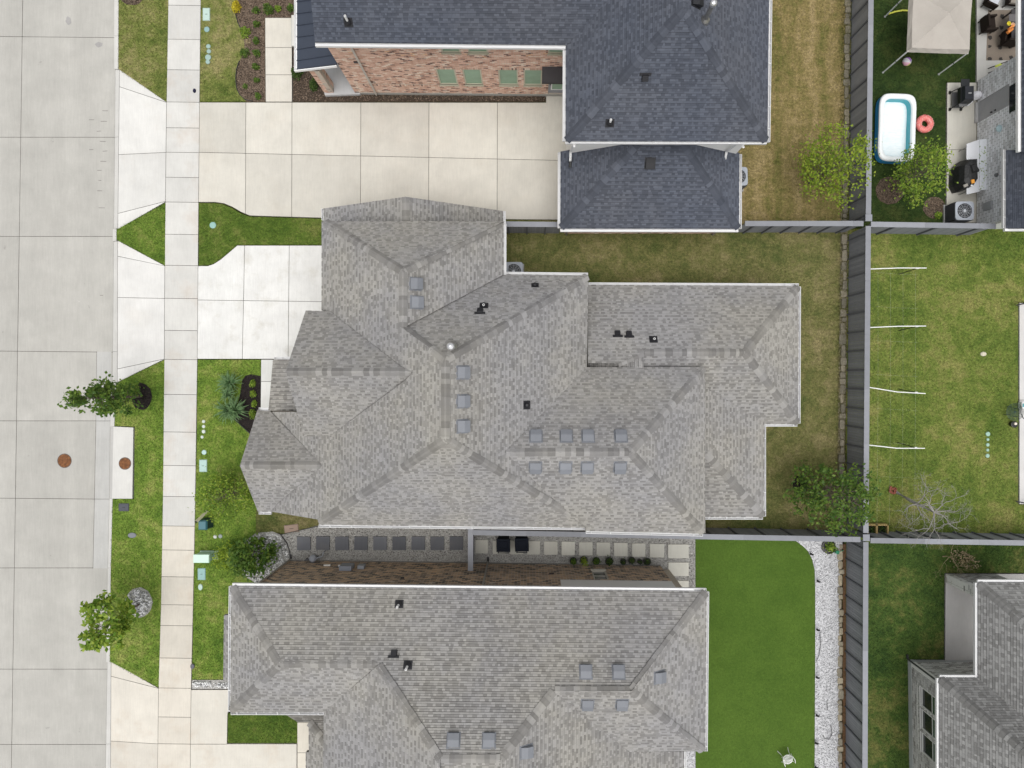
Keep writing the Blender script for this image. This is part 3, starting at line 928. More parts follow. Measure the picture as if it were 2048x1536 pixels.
fence('grey board back fence between the pale gravel and the dark green lawn', fp(fx(1084), 1084), fp(fx(1600), 1600), (-1,), first=.35)
fence('grey board side fence from the blue-roofed garage to the back fence', fp(1490, 447), fp(1727, 447), (-1,), first=.5)
fence('grey board side fence between the lush lawn and the open lawn', fp(1742, 448.5), fp(1992, 452.5), (-1,), first=1.2, batten=1.9)
fence('short grey board fence beside the long drive', fp(1005, 448), fp(1122, 449), (-1,), first=.25, batten=.85)
fence('grey board side fence along the gravel path and the turf', fp(944, 1065), fp(1721, 1079), (1,), first=.8, batten=1.25)
fence('grey board side fence between the open lawn and the pale brick house', fp(1741, 1081), fp(2120, 1087), (1,), first=.35, batten=.9)
fence('short grey board gate fence between the two grey-roofed houses', fp(941, 1052), fp(941, 1142), (-1,), first=.3)
post(fx(443), 436, 'broad fence post where the northern side fences meet the back fence')
post(fx(1075), 1075, 'broad fence post where the southern side fences meet the back fence')

# ================================================================== ROOFS AND HOUSES
def ray(px, py, wv):
    d = 1.0 / wv
    return Vector(((px - NX) * d / F, (NY - py) * d / F, H - d))

class Roof:
    """a house roof: plane by plane, each carrying its own shingles, caps, vents and gutters"""
    def __init__(s, house, theta_deg, mat, expo=.17, tones=(.05, .95), under='shade_underlay'):
        s.under = M[under]
        s.h, s.th, s.mat, s.e, s.tones = house, math.radians(theta_deg), mat, expo, tones
        s.planes, s.deck, s.tabs, s.big = {}, MB(), MB(), []
        s.capj = []
    def uv(s, px, py):
        u, v = px - NX, py - NY
        c, n = math.cos(s.th), math.sin(s.th)
        return u * c + v * n, -u * n + v * c
    def plane(s, key, axis, a, b):
        """axis 'u' or 'v': the inverse depth changes along that axis only; a, b = (pixel, inverse depth)"""
        i = 0 if axis == 'u' else 1
        ca, cb = a[0], b[0]
        k = (b[1] - a[1]) / (cb - ca)
        s.planes[key] = (i, ca, a[1], k)
    def w(s, key, px, py):
        i, c0, w0, k = s.planes[key]
        return w0 + k * (s.uv(px, py)[i] - c0)
    def pt(s, key, px, py):
        return ray(px, py, s.w(key, px, py))
    def basis(s, key, px, py):
        o = s.pt(key, px, py)
        n = (s.pt(key, px + 40, py) - o).cross(s.pt(key, px, py - 40) - o).normalized()
        if n.z < 0:
            n = -n
        c = Vector((0, 0, 1)).cross(n).normalized()     # along the contour
        up = n.cross(c).normalized()
        if up.z < 0:
            c, up = -c, -up
        return o, c, up, n
    def face(s, key, poly, shingle=True, e=None):
        P = [s.pt(key, x, y) for x, y in poly]
        o, c, up, n = s.basis(key, *poly[0])
        if (Vector((P[1] - P[0])).cross(P[2] - P[0])).z < 0:
            pass
        # deck: top just under the shingles, with an underside
        loc = [Vector(((p - o).dot(c), (p - o).dot(up))) for p in P]
        if sum(a.x * b.y - b.x * a.y for a, b in zip(loc, loc[1:] + loc[:1])) < 0:
            loc.reverse(); P.reverse()
        m = len(P)
        up3 = [p - n * .006 for p in P]; lo3 = [p - Vector((0, 0, .16)) for p in P]
        s.tabs.raw([*up3, *lo3], [(i, m + i, m + (i + 1) % m, (i + 1) % m) for i in range(m)], .25)
        for t in tessellate_polygon([[Vector((q.x, q.y, 0)) for q in loc]]):
            a, b, d = (loc[i] for i in t)
            if (b - a).cross(d - a) < 0:
                t = (t[0], t[2], t[1])
            s.deck.face([up3[i] for i in t], .4)
            s.deck.face([lo3[i] for i in reversed(t)], .4)
        if not shingle:
            return
        e = (e or s.e) / 2
        tmin, tmax = min(q.y for q in loc), max(q.y for q in loc)
        lp = [(q.x, q.y) for q in loc]
        k = 0
        t = tmin - .01
        amin, amax = min(q[0] for q in lp), max(q[0] for q in lp)
        rnd = random.Random(hash(key) & 0xffff)
        while t < tmax:
            # each course is two bands: a toothed lower one whose gap bares the dark deck as a painted shadow line, a plainer upper one
            tooth = k % 2 == 0
            gp = .016 if tooth else .003
            a = amin - rnd.uniform(0, .4)
            dark = rnd.random() < .5
            row = rnd.uniform(-.05, .05)
            while a < amax:
                wd = (rnd.choice((.11, .14, .17, .21)) if dark else rnd.choice((.08, .12, .16, .20))) if tooth else rnd.choice((.17, .25, .34))
                tone = min(1, max(0, ((rnd.uniform(0, .32) if dark else rnd.uniform(.55, 1.0)) if tooth else (rnd.uniform(.15, .45) if rnd.random() < .3 else rnd.uniform(.5, .85))) + row))
                th = .024 if (dark and tooth) else .015
                rect = [(a + .002, t), (a + wd - .002, t), (a + wd - .002, t + e - gp), (a + .002, t + e - gp)]
                q = rect
                full = True
                for i in range(m):
                    A, B = lp[i], lp[(i + 1) % m]
                    if any((B[0] - A[0]) * (p[1] - A[1]) - (B[1] - A[1]) * (p[0] - A[0]) < 0 for p in rect):
                        full = False; break
                if not full:
                    # clip the polygon by the convex tab
                    q = lp
                    for i in range(4):
                        q = clip_half(q, rect[i], rect[(i + 1) % 4], -1)
                        if len(q) < 3:
                            break
                if len(q) >= 3 and area2(q) > 2e-4:
                    if full:
                        s.big.append((o + c * (a + wd / 2) + up * t, c, up, n, wd, th, tone, e, gp))
                    else:
                        top = [o + c * x + up * y + n * (th * (1 - (y - t) / e) + .002) for x, y in q]
                        bot = [o + c * x + up * y - n * .004 for x, y in q]
                        z = len(q)
                        s.tabs.raw(bot + top, [tuple(range(z, 2 * z))] + [(i, (i + 1) % z, z + (i + 1) % z, z + i) for i in range(z)], tone)
                a += wd
                dark = not dark if rnd.random() < .8 else dark
            t += e
            k += 1
    def cap(s, k1, k2, p, q, width=.17, z=None):
        """hip or ridge caps from pixel p (low end) to pixel q"""
        def mix(pp):
            return (s.pt(k1, *pp) + s.pt(k2, *pp)) / 2
        A, B = mix(p), mix(q)
        if A.z > B.z + .02:
            A, B = B, A
        d = (B - A); Ln = d.length; d.normalize()
        n1, n2 = s.basis(k1, *p)[3], s.basis(k2, *p)[3]
        s1, s2 = n1.cross(d).normalized(), n2.cross(d).normalized()
        # side directions pointing down each plane away from the line
        nn = (n1 + n2).normalized()
        if s1.dot(n2) > 0: s1 = -s1
        if s2.dot(n1) > 0: s2 = -s2
        y = 0.0
        while y < Ln:
            l = random.choice((.15, .19, .24, .30, .22))
            tone = random.choice((0, .05, .12, .2, .3, .45, .8)) + random.uniform(-.06, .06)
            l2 = min(l + .03, Ln - y + .01)
            a, b = A + d * y, A + d * (y + l2)
            hi, lo = .050, .032
            wl = width * random.uniform(.93, 1.07)
            sec = lambda p0, h, ww: [p0 + s1 * ww + n1 * (h * .72), p0 + s1 * ww * .25 + nn * h, p0 + s2 * ww * .25 + nn * h, p0 + s2 * ww + n2 * (h * .72)]
            u0, u1 = sec(a, hi, wl), sec(b, lo, wl)
            lo0 = [x - nn * .03 for x in u0]
            mb = MB()
            fs = [(0, 1, 5, 4), (1, 2, 6, 5), (2, 3, 7, 6), (8, 9, 1, 0), (9, 10, 2, 1), (10, 11, 3, 2)]
            vs = u0 + u1 + lo0
            f0 = fs[0]
            nrm = (vs[f0[1]] - vs[f0[0]]).cross(vs[f0[2]] - vs[f0[0]])
            if nrm.dot(nn) < 0:
                fs = [tuple(reversed(f)) for f in fs]
            mb.raw(vs, fs, min(1, max(0, tone)))
            s.capj.append(mb)
            y += l
    def finish(s):
        r = s.deck.build('roof', s.under, s.h)
        s.root = r
        # the shingles nearest the camera are objects, the rest are one part
        s.big.sort(key=lambda t: -t[0].z)
        cache = {}
        for i, (p, c, up, n, wd, th, tone, e, gp) in enumerate(s.big):
            if i < 290:
                kt = round(tone * 8) / 8
                key = (wd, th, kt, e, gp)
                if key not in cache:
                    mb = MB()
                    x = wd / 2 - .002
                    mb.raw([(-x, 0, -.004), (x, 0, -.004), (x, e - gp, -.004), (-x, e - gp, -.004), (-x, 0, th + .002), (x, 0, th + .002), (x, e - gp, .002), (-x, e - gp, .002)],
                           [(4, 5, 6, 7), (0, 1, 5, 4), (1, 2, 6, 5), (3, 0, 4, 7)], kt)
                    o = mb.build('shingle', s.mat, None, origin=(0, 0, 0))
                    cache[key] = o.data
                    bpy.data.objects.remove(o)
                o = bpy.data.objects.new('shingle', cache[key])
                C.objects.link(o)
                o.parent = r
                mw = Matrix((c, up, n)).transposed().to_4x4()
                mw.translation = p
                o.matrix_parent_inverse = Matrix.Translation(-W[r.name])
                o.matrix_basis = mw
            else:
                x = wd / 2 - .002
                v = [p + c * a + up * b + n * h for a, b, h in ((-x, 0, -.004), (x, 0, -.004), (x, e - gp, -.004), (-x, e - gp, -.004), (-x, 0, th + .002), (x, 0, th + .002), (x, e - gp, .002), (-x, e - gp, .002))]
                s.tabs.raw(v, [(4, 5, 6, 7), (0, 1, 5, 4), (1, 2, 6, 5), (3, 0, 4, 7)], tone)
        if s.tabs.v:
            s.tabs.build('shingles', s.mat, r, kind='stuff')
        for mb in s.capj:
            mb.build('ridge_cap', s.mat, r)
        return r
    # ---- fittings, called after finish()
    def box_vent(s, key, px, py, col=(.185, .195, .215), sz=(.42, .46, .17)):
        o, c, up, n = s.basis(key, px, py)
        wd, l, h = sz
        mb = MB()
        kk = random.uniform(.93, 1.06)
        mb.obox(o - c * (wd / 2 + .05) - up * (l / 2 + .05), c * (wd + .1), up * (l + .1), n * .018)
        a = o - up * l / 2
        vs = [a - c * wd / 2, a + c * wd / 2, a + c * wd / 2 + up * l, a - c * wd / 2 + up * l]
        hs = (h, h, h * .35, h * .35)
        top = [p + n * q for p, q in zip(vs, hs)]
        m1 = [(vs[0] + up * l * .5) + n * h * .95, (vs[1] + up * l * .5) + n * h * .95]
        mb.raw(vs + top + m1, [(4, 5, 9, 8), (8, 9, 6, 7), (0, 1, 5, 4), (1, 2, 6, 9, 5), (3, 0, 4, 8, 7), (2, 3, 7, 6)])
        mb.build('roof_vent', M['paint'], s.root, color=tuple(x * kk for x in col))
    def pipe(s, key, px, py, h=.36, r=.045, col=(.85, .85, .84), sq=False, flange=.17):
        o, c, up, n = s.basis(key, px, py)
        mb = MB()
        mb.obox(o - c * flange - up * flange * .8, c * flange * 2, up * flange * 1.9, n * .03)
        mb.lathe(o, [(flange * .75, .03), (flange * .62, .12), (r * 1.5, .17), (r * 1.05, .20)], 12)
        mb.build('pipe_flashing', M['paint'], s.root, color=(.018, .018, .021))
        MB().lathe(o, [(r, .02), (r, h), (r * .7, h), (r * .68, h - .12)], 12).build('vent_pipe', M['paint'], s.root, color=col)
    def hood(s, key, px, py, sz=.26, col=(.016, .016, .019)):
        o, c, up, n = s.basis(key, px, py)
        mb = MB()
        mb.obox(o - c * sz * .8 + up * sz * .3, c * sz * 1.6, up * sz * .35, n * .05)
        mb.obox(o - c * sz / 2 - up * sz / 2, c * sz, up * sz, n * .12, top_scale=.8)
        mb.build('vent_hood', M['paint'], s.root, color=col)
    def flue(s, key, px, py, h=.75, r=.09):
        o, c, up, n = s.basis(key, px, py)
        MB().lathe(o, [(r * 2.1, -.05), (r * 1.9, .12), (r * 1.1, .22), (r, .24), (r, h - .14)], 14).build('flue_pipe', M['metal'], s.root, color=(.45, .44, .42), smooth=False)
        MB().lathe(o + Vector((0, 0, h - .15)), [(r * 1.1, 0), (r * 1.45, .03), (r * 1.5, .16), (r * 1.1, .22), (r * .3, .26)], 14).build('flue_cap', M['metal'], s.root, color=(.72, .72, .73))
    def gutter(s, key, p, q, strap=.82, wd=.105, closed=False, color=(.68, .68, .68), out=None):
        A, B = s.pt(key, *p), s.pt(key, *q)
        z = min(A.z, B.z)
        A, B = Vector((A.x, A.y, A.z)), Vector((B.x, B.y, B.z))
        d = (B - A); Ln = d.length; d.normalize()
        up = s.basis(key, *p)[2]
        n = Vector((-up.x, -up.y, 0))
        n = (n - d * n.dot(d)); n.z = 0; n.normalize()
        dn = Vector((0, 0, -1))
        mb = MB()
        o = A + dn * .15 + n * .004
        mb.obox(o, d * Ln, n * wd, (0, 0, .012))                                   # trough bottom
        mb.obox(o + n * (wd - .016), d * Ln, n * .02, (0, 0, .135))                # front lip
        mb.obox(o - n * .012, d * Ln, n * .012, (0, 0, .125))                      # back
        for e in (0, Ln - .012):
            mb.obox(o + d * e, d * .012, n * wd, (0, 0, .125))
        if closed:
            mb.obox(o + n * .012 + Vector((0, 0, .10)), d * Ln, n * (wd - .03), (0, 0, .014))
        y = random.uniform(.2, .6)
        while y < Ln - .05:
            mb.obox(o + d * y + Vector((0, 0, .112)), d * .03, n * wd, (0, 0, .016))
            y += strap * random.uniform(.92, 1.08)
        g = mb.build('gutter', M['white'], s.h, color=color)
        # fascia board behind it
        MB().obox(o - n * .04 + dn * .09, d * Ln, n * .024, (0, 0, .2)).build('fascia_board', M['white'], s.h, color=(.62, .61, .58))
        return g

def house(name, label, px, py):
    return thing(name, label, 'house', G(px, py, 0), 'houses on the lots')

def wall_box(h, x0, y0, x1, y1, z1, mat, color=None, name='wall', zref=None, inset=.38):
    """a plain block of walls under a roof, given by the eave corners at height zref"""
    zref = zref or z1
    a, b = G(x0, y0, zref), G(x1, y1, zref)
    xs, ys_ = sorted((a.x, b.x)), sorted((a.y, b.y))
    m = MB().obox((xs[0] + inset, ys_[0] + inset, -.1), (xs[1] - xs[0] - 2 * inset, 0, 0), (0, ys_[1] - ys_[0] - 2 * inset, 0), (0, 0, z1 - .05))
    return m.build(name, mat, h, color=color)

def brick_wall(h, A, B, z0, z1, mat, mortar, holes=(), z_hidden=99, course=.078, bl=.205, nobj=280, soldier=(), thick=.2, name='wall', phase=0, zobj=None, j=.009):
    """a wall from A to B (ground points, outside on the right of A->B) of single bricks on a mortar core"""
    A, B = Vector((A.x, A.y, 0)), Vector((B.x, B.y, 0))
    d = (B - A); Ln = d.length; d.normalize()
    n = Vector((d.y, -d.x, 0))
    core = MB()
    # core cut into strips round the holes
    xs = sorted({0, Ln, *[v for hh in holes for v in hh[:2]]})
    for xa, xb in zip(xs, xs[1:]):
        zs = [(z0, z1)]
        for s0, s1, q0, q1 in holes:
            if s0 <= xa + 1e-6 and s1 >= xb - 1e-6:
                nz = []
                for a, b in zs:
                    if q0 > a: nz.append((a, min(q0, b)))
                    if q1 < b: nz.append((max(q1, a), b))
                zs = nz
        for a, b in zs:
            if b - a > .01:
                core.obox(A + d * xa - n * thick + Vector((0, 0, a)), d * (xb - xa), n * (thick - .012), (0, 0, b - a))
    wl = core.build(name, mortar, h)
    items = []
    rows = int((z1 - z0) / course)
    def blocked(sa, sb, qa, qb, lst):
        return any(sa < s1 - .004 and sb > s0 + .004 and qa < q1 - .004 and qb > q0 + .004 for s0, s1, q0, q1 in lst)
    for r in range(rows):
        z = z0 + r * course
        x = -(bl / 2) * ((r + phase) % 2)
        while x < Ln:
            a, b = max(0, x), min(Ln, x + bl)
            # trim at the holes
            segs = [(a, b)]
            for s0, s1, q0, q1 in list(holes) + list(soldier):
                if z < q1 - .02 and z + course > q0 + .02:
                    ns = []
                    for sa, sb in segs:
                        if s1 <= sa or s0 >= sb:
                            ns.append((sa, sb)); continue
                        if s0 - sa > .04: ns.append((sa, s0))
                        if sb - s1 > .04: ns.append((s1, sb))
                    segs = ns
            for sa, sb in segs:
                if sb - sa > .03:
                    items.append((sa, sb, z, z + course, random.random()))
            x += bl
    for s0, s1, q0, q1 in soldier:       # upright bricks over and under the openings
        k = max(1, round((s1 - s0) / .076))
        for i in range(k):
            items.append((s0 + (s1 - s0) * i / k, s0 + (s1 - s0) * (i + 1) / k, q0, q1, random.random()))
    zt = zobj if zobj else z_hidden
    order = sorted(range(len(items)), key=lambda i: (items[i][3] > zt, -items[i][2]))
    stuff = MB()
    cache = {}
    for rank, i in enumerate(order):
        sa, sb, za, zb, tn = items[i]
        if za > z_hidden:
            continue
        L_, Hh = sb - sa - 2 * j, zb - za - 2 * j
        dep = .012
        o = A + d * (sa + j) - n * .015 + Vector((0, 0, za + j))
        if rank < nobj and L_ > .05:
            key = (round(L_, 2), round(Hh, 3), round(tn * 12))
            if key not in cache:
                ob = MB().obox((-L_ / 2, 0, 0), (L_, 0, 0), (0, -dep, 0), (0, 0, Hh), round(tn * 12) / 12).build('brick', mat, None, origin=(0, 0, 0))
                cache[key] = ob.data
                bpy.data.objects.remove(ob)
            ob = bpy.data.objects.new('brick', cache[key])
            C.objects.link(ob)
            ob.parent = wl
            ob.matrix_parent_inverse = Matrix.Translation(-W[wl.name])
            ob.location = o + d * L_ / 2
            ob.rotation_euler = (0, 0, math.atan2(d.y, d.x))
        else:
            stuff.obox(o, d * L_, n * (dep + random.uniform(-.003, .004)), (0, 0, Hh), tn, bottom=True)
    if stuff.v:
        stuff.build('bricks', mat, wl, kind='stuff')
    return wl

def window(h, A, B, s0, s1, q0, q1, glass, frame_col, nm='window', rails=1, thick=.2, mull=0):
    A, B = Vector((A.x, A.y, 0)), Vector((B.x, B.y, 0))
    d = (B - A).normalized(); n = Vector((d.y, -d.x, 0))
    fw = .05
    o = A - n * .10
    t = MB()
    Z = Vector((0, 0, 1))
    t.obox(o + d * s0 + Z * q0, d * (s1 - s0), n * .07, Z * fw)
    t.obox(o + d * s0 + Z * (q1 - fw), d * (s1 - s0), n * .07, Z * fw)
    t.obox(o + d * s0 + Z * (q0 + fw), d * fw, n * .07, Z * (q1 - q0 - 2 * fw))
    t.obox(o + d * (s1 - fw) + Z * (q0 + fw), d * fw, n * .07, Z * (q1 - q0 - 2 * fw))
    for i in range(rails):
        zz = q0 + (q1 - q0) * (i + 1) / (rails + 1)
        t.obox(o + d * (s0 + fw) + Z * (zz - .02), d * (s1 - s0 - 2 * fw), n * .055, Z * .04)
    win = t.build(nm, M['white'], h, color=frame_col)
    MB().obox(o + d * (s0 + fw * .8) + n * .018 + Z * (q0 + fw * .8), d * (s1 - s0 - fw * 1.6), n * .012, Z * (q1 - q0 - fw * 1.6)).build('pane', glass, win)
    MB().obox(A - n * .11 + d * (s0 - .03) + Z * (q0 - .03), d * (s1 - s0 + .06), n * .16, Z * .03).build('sill', M['white'], win, color=tuple(c * .8 for c in frame_col))
    return win

def downspout(h, pts, col=(.62, .61, .58), r=.045):
    MB().tube(pts, r, 4).build('downspout', M['white'], h, color=col)
    p, q = Vector(pts[-2]), Vector(pts[-1])
    MB().tube([q, q + Vector((0, 0, -.06)) + (Vector((q.x - p.x, q.y - p.y, 0)).normalized() * .25 if (q - p).xy.length > .02 else Vector((0, .2, 0)))], r * 1.2, 6).build('drain_boot', M['paint'], h, color=(.02, .02, .02))

# ------------------------------------------------------------------ middle house
mh = house('house', 'sprawling house with a weathered grey shingle roof of many hips in the middle', 860, 760)
R = Roof(mh, 0.0, M['shingle_grey'])
R.plane('W', 'u', (-419, .034083), (-165, .039295))
R.plane('S', 'v', (293, .034083), (124, .039295))
R.plane('E', 'u', (-165, .039295), (121, .03394))
R.plane('N', 'v', (-37, .039295), (-203, .03405))
R.plane('EN', 'u', (-250, .03755), (-57, .03430))
R.plane('NN', 'v', (-312, .03441), (-213, .03755))
R.plane('G2N', 'v', (-134, .03458), (-11.5, .03786))
R.plane('G2S', 'v', (117, .03458), (-11.5, .03786))
R.plane('G1N', 'v', (65, .03218), (176, .03427))
R.plane('G1S', 'v', (268, .03218), (176, .03427))
R.plane('PO', 'v', (-36, .03185), (68, .03222))
R.plane('NGW', 'u', (-408, .03185), (-244, .0340))
R.plane('NGE', 'u', (-49, .03185), (-244, .0340))
R.plane('E2N', 'v', (-20, .03394), (149, .03707))
R.plane('E2S', 'v', (307, .0340), (149, .03707))
R.plane('E2E', 'u', (205, .03707), (355, .03386))
R.plane('E3N', 'v', (-185, .03188), (-50, .0340))
R.plane('E3S', 'v', (93, .0319), (-50, .0340))
R.plane('E3E', 'u', (542, .03188), (435, .0340))
R.plane('E3C', 'u', (232, .0340), (121, .0334))
R.plane('E4E', 'u', (473, .03193), (361, .03292))
R.plane('E4S', 'v', (279, .03193), (148, .03300))
# main west slope, in pieces round the gables
R.face('W', [(643.5, 443), (652, 443), (806, 542), (806, 656), (890, 719), (890, 880), (638, 1046), (636, 1039), (542, 1023), (556, 1005), (645, 931.5), (541, 823.5), (594, 823.5), (608, 872), (661, 872), (812, 760), (826, 744), (800, 732), (660, 623), (643.5, 621)])
R.face('S', [(638, 1047), (890, 880), (1142, 1032), (1171, 1053), (1171, 1055), (638, 1049)])
R.face('E', [(890, 719), (1176, 551), (1174, 735), (1010, 903), (1142, 1032), (890, 880)])
R.face('N', [(806, 656), (1008, 549), (1176, 551), (890, 719)])
R.face('EN', [(806, 542), (1000, 446), (1007, 443), (1007, 549), (806, 656)])
R.face('NN', [(646, 443), (1007, 443), (806, 542)])
R.face('NGW', [(647.3, 417), (811, 393.5), (811, 460), (648, 460)])
R.face('NGE', [(811, 393.5), (1006, 422), (1006.5, 460), (811, 460)])
R.face('G2N', [(611.5, 621.5), (660, 623), (800, 732), (826, 744), (571, 743.5)])
R.face('G2S', [(571, 743.5), (826, 744), (812, 760), (661, 872), (608, 872)])
R.face('G1N', [(515, 820), (541, 823.5), (645, 931), (480, 931)])
R.face('G1S', [(480, 931), (645, 931), (556, 1005), (542, 1023), (516, 1023)])
R.face('PO', [(546, 719), (640, 719), (640, 823), (537, 821)])
R.face('E2N', [(1174, 735), (1409, 735), (1260, 904), (1010, 904)])
R.face('E2S', [(1010, 904), (1260, 904), (1406, 1064), (1406, 1067), (1171, 1062), (1171, 1053), (1142, 1032)])
R.face('E2E', [(1260, 904), (1409, 735), (1410, 1066), (1406, 1067)])
R.face('E3N', [(1176, 570), (1597, 572), (1490, 705), (1287, 705), (1236, 726), (1176, 726)])
R.face('E3S', [(1287, 705), (1490, 705), (1597, 848), (1530, 848), (1528, 845), (1400, 766), (1287, 766)])
R.face('E3E', [(1490, 705), (1597, 572), (1596, 848)])
R.face('E3C', [(1176, 726), (1236, 726), (1287, 705), (1287, 766), (1176, 766)])
R.face('E4E', [(1395, 762), (1400, 766), (1528, 845), (1527, 1034), (1395, 889)])
R.face('E4S', [(1395, 889), (1527, 1034), (1395, 1034)])
for a in (('NN', 'W', (650, 442.5), (804, 541)), ('NN', 'EN', (1000, 446), (808, 541)), ('W', 'EN', (805.5, 544), (805.5, 654)), ('N', 'W', (806, 656), (889, 718)),
          ('N', 'E', (1175, 552), (892, 718)), ('W', 'E', (890.5, 721), (890.5, 878)), ('W', 'S', (639, 1046), (889, 881)), ('E', 'S', (1140, 1029), (893, 881)),
          ('G2N', 'G2S', (573, 743.5), (822, 744)), ('G1N', 'G1S', (482, 931), (641, 931)), ('NGW', 'NGE', (811, 395), (811, 442)),
          ('E2N', 'E2S', (1012, 905), (1258, 904.5)), ('E2N', 'E2E', (1408, 736), (1262, 903)), ('E2S', 'E2E', (1406, 1065), (1262, 906)),
          ('E3N', 'E3S', (1289, 705), (1488, 705)), ('E3N', 'E3E', (1596, 573.5), (1491, 704)), ('E3S', 'E3E', (1596, 846), (1491, 706)),
          ('E3N', 'E3C', (1236, 726), (1286, 705)), ('E4E', 'E4S', (1526, 1032), (1412, 907))):
    R.cap(*a)
R.finish()
for k, x, y in (('EN', 831, 568), ('EN', 833, 605), ('E', 925, 745), ('E', 925, 802.5), ('E', 925, 852.5)):
    R.box_vent(k, x, y)
for x in (1072, 1132.5, 1176, 1241.5):
    R.box_vent('E2N', x, 873.5)
for x in (1071, 1131, 1174.5, 1240):
    R.box_vent('E2S', x, 933.5)
R.pipe('N', 968, 611, .3); R.hood('N', 960, 623.5); R.pipe('N', 1070, 570.5, .2, flange=.15)
R.hood('E3N', 1235, 668); R.hood('E3N', 1258, 669); R.pipe('E3N', 1306.5, 678, .3)
R.pipe('E', 1054, 810, .12); R.flue('N', 905, 694, .62, .10)
R.gutter('S', (637, 1049.5), (1171, 1055)); R.gutter('E2S', (1172, 1062), (1406, 1067.5))
R.gutter('N', (1008, 549), (1176, 551)); R.gutter('EN', (1007, 447), (1007, 549)); R.gutter('NGE', (1006, 422), (1006.5, 455))
R.gutter('NGW', (647.3, 417), (648, 440)); R.gutter('E3N', (1177, 570), (1598, 572)); R.gutter('E3E', (1597, 573), (1596, 847))
R.gutter('E3S', (1529, 848), (1595, 848)); R.gutter('E4E', (1527, 850), (1527, 1033)); R.gutter('E4S', (1408, 1034), (1526, 1034))
R.gutter('G1N', (517, 820.5), (540, 821)); R.gutter('G1S', (517, 1023.5), (542, 1024)); R.gutter('PO', (548, 718.5), (580, 718.5))
for a in ((660, 455, 1000, 720, 4.45), (660, 600, 1165, 1040, 4.3), (1010, 560, 1170, 760, 4.2), (1172, 742, 1402, 1058, 4.2)):
    wall_box(mh, *a[:4], a[4], M['brick_flat'] if 'brick_flat' in M else M['mortar_dark'], zref=4.7, inset=.3)
wall_box(mh, 620, 628, 800, 866, 4.9, M['mortar_dark'], zref=5.0, inset=.15)
wall_box(mh, 522, 822, 700, 1022, 2.75, M['mortar_dark'], zref=2.9, inset=.3)
wall_box(mh, 652, 432, 1000, 520, 2.5, M['mortar_dark'], zref=2.6, inset=.3)
wall_box(mh, 1182, 578, 1590, 842, 2.45, M['mortar_dark'], zref=2.6, inset=.3)
wall_box(mh, 1395, 830, 1520, 1028, 2.5, M['mortar_dark'], zref=2.6, inset=.3)
def gable_wall(h, rf, k1, k2, a, pk, b, inset, mat, z0=-.1):
    A, K, B = rf.pt(k1, *a), (rf.pt(k1, *pk) + rf.pt(k2, *pk)) / 2, rf.pt(k2, *b)
    n = (B - A).cross(Vector((0, 0, 1))); n.z = 0; n.normalize()
    cx = Vector(inset)
    dn = Vector((0, 0, -.2))
    pts = [A + dn + cx, K + dn + cx, B + dn + cx]
    lo = [Vector((pts[0].x, pts[0].y, z0)), Vector((pts[2].x, pts[2].y, z0))]
    ring = [lo[0], lo[1], pts[2], pts[1], pts[0]]
    back = [p + cx * .5 for p in ring]
    m = MB().raw(ring + back, [tuple(range(5)), tuple(reversed(range(5, 10)))] + [(i, 5 + i, 5 + (i + 1) % 5, (i + 1) % 5) for i in range(5)])
    m.build('gable_wall', mat, h)
gable_wall(mh, R, 'G2N', 'G2S', (611.5, 624), (571, 743.5), (608, 869), (.3, 0, 0), M['mortar_dark'])
gable_wall(mh, R, 'G1N', 'G1S', (515, 823), (480, 931), (516, 1020), (.3, 0, 0), M['mortar_dark'])
gable_wall(mh, R, 'NGW', 'NGE', (652, 417), (811, 393.5), (1002, 421.5), (0, -.3, 0), M['mortar_dark'])
MB().box(G(570, 732, 2.7).x, G(570, 732, 2.7).y, 0, .26, .26, 2.35).build('porch_column', M['white'], mh, color=(.6, .58, .54))

# ------------------------------------------------------------------ southern house
sh = house('house', 'big house with a lilac-grey shingle roof beside the artificial turf', 930, 1360)
R2 = Roof(sh, 0.55, M['shingle_grey'], expo=.18)
def vv(r, x, y): return r.uv(x, y)[1]
def uu(r, x, y): return r.uv(x, y)[0]
vN = vv(R2, 900, 1177)
R2.plane('N', 'v', (vN, .03436), (vv(R2, 558, 1327), .03623))
R2.plane('W', 'u', (uu(R2, 462, 1300), .03436), (uu(R2, 558, 1327), .03623))
R2.plane('S', 'v', (vv(R2, 550, 1424), .03436), (vv(R2, 657, 1327), .03623))
R2.plane('WW', 'u', (uu(R2, 756.5, 1334), .03631), (uu(R2, 878, 1519), .03855))
R2.plane('EE', 'u', (uu(R2, 1106, 1380), .03690), (uu(R2, 1254, 1500), .03463))
R2.plane('SS', 'v', (vv(R2, 1186, 1383), .03690), (vv(R2, 1330, 1502), .03458))
R2.plane('E', 'u', (uu(R2, 1266, 1383), .03690), (uu(R2, 1411, 1340), .03440))
R2.plane('S2', 'v', (vv(R2, 940, 1519), .03856), (vv(R2, 940, 1640), .0362))
R2.plane('PW', 'u', (uu(R2, 448, 1300), .0320), (uu(R2, 470, 1300), .0323))
R2.plane('LW', 'u', (uu(R2, 616, 1480), .0322), (uu(R2, 690, 1536), .03331))
R2.plane('LN', 'v', (vv(R2, 620, 1444), .0322), (vv(R2, 690, 1536), .03331))
R2.plane('LE', 'u', (uu(R2, 1369, 1520), .0335), (uu(R2, 1260, 1520), .0345))
R2.face('N', [(463, 1173), (1413, 1183), (1263, 1382), (1108, 1382), (1001, 1519), (880, 1519), (757, 1330), (557, 1327)])
R2.face('W', [(463, 1173), (557, 1327), (556, 1331), (461, 1424)])
R2.face('S', [(461, 1424), (556, 1331), (557, 1327), (757, 1330), (649, 1424.5)])
R2.face('WW', [(757, 1330), (880, 1519), (880, 1640), (645, 1640), (648, 1424.5)])
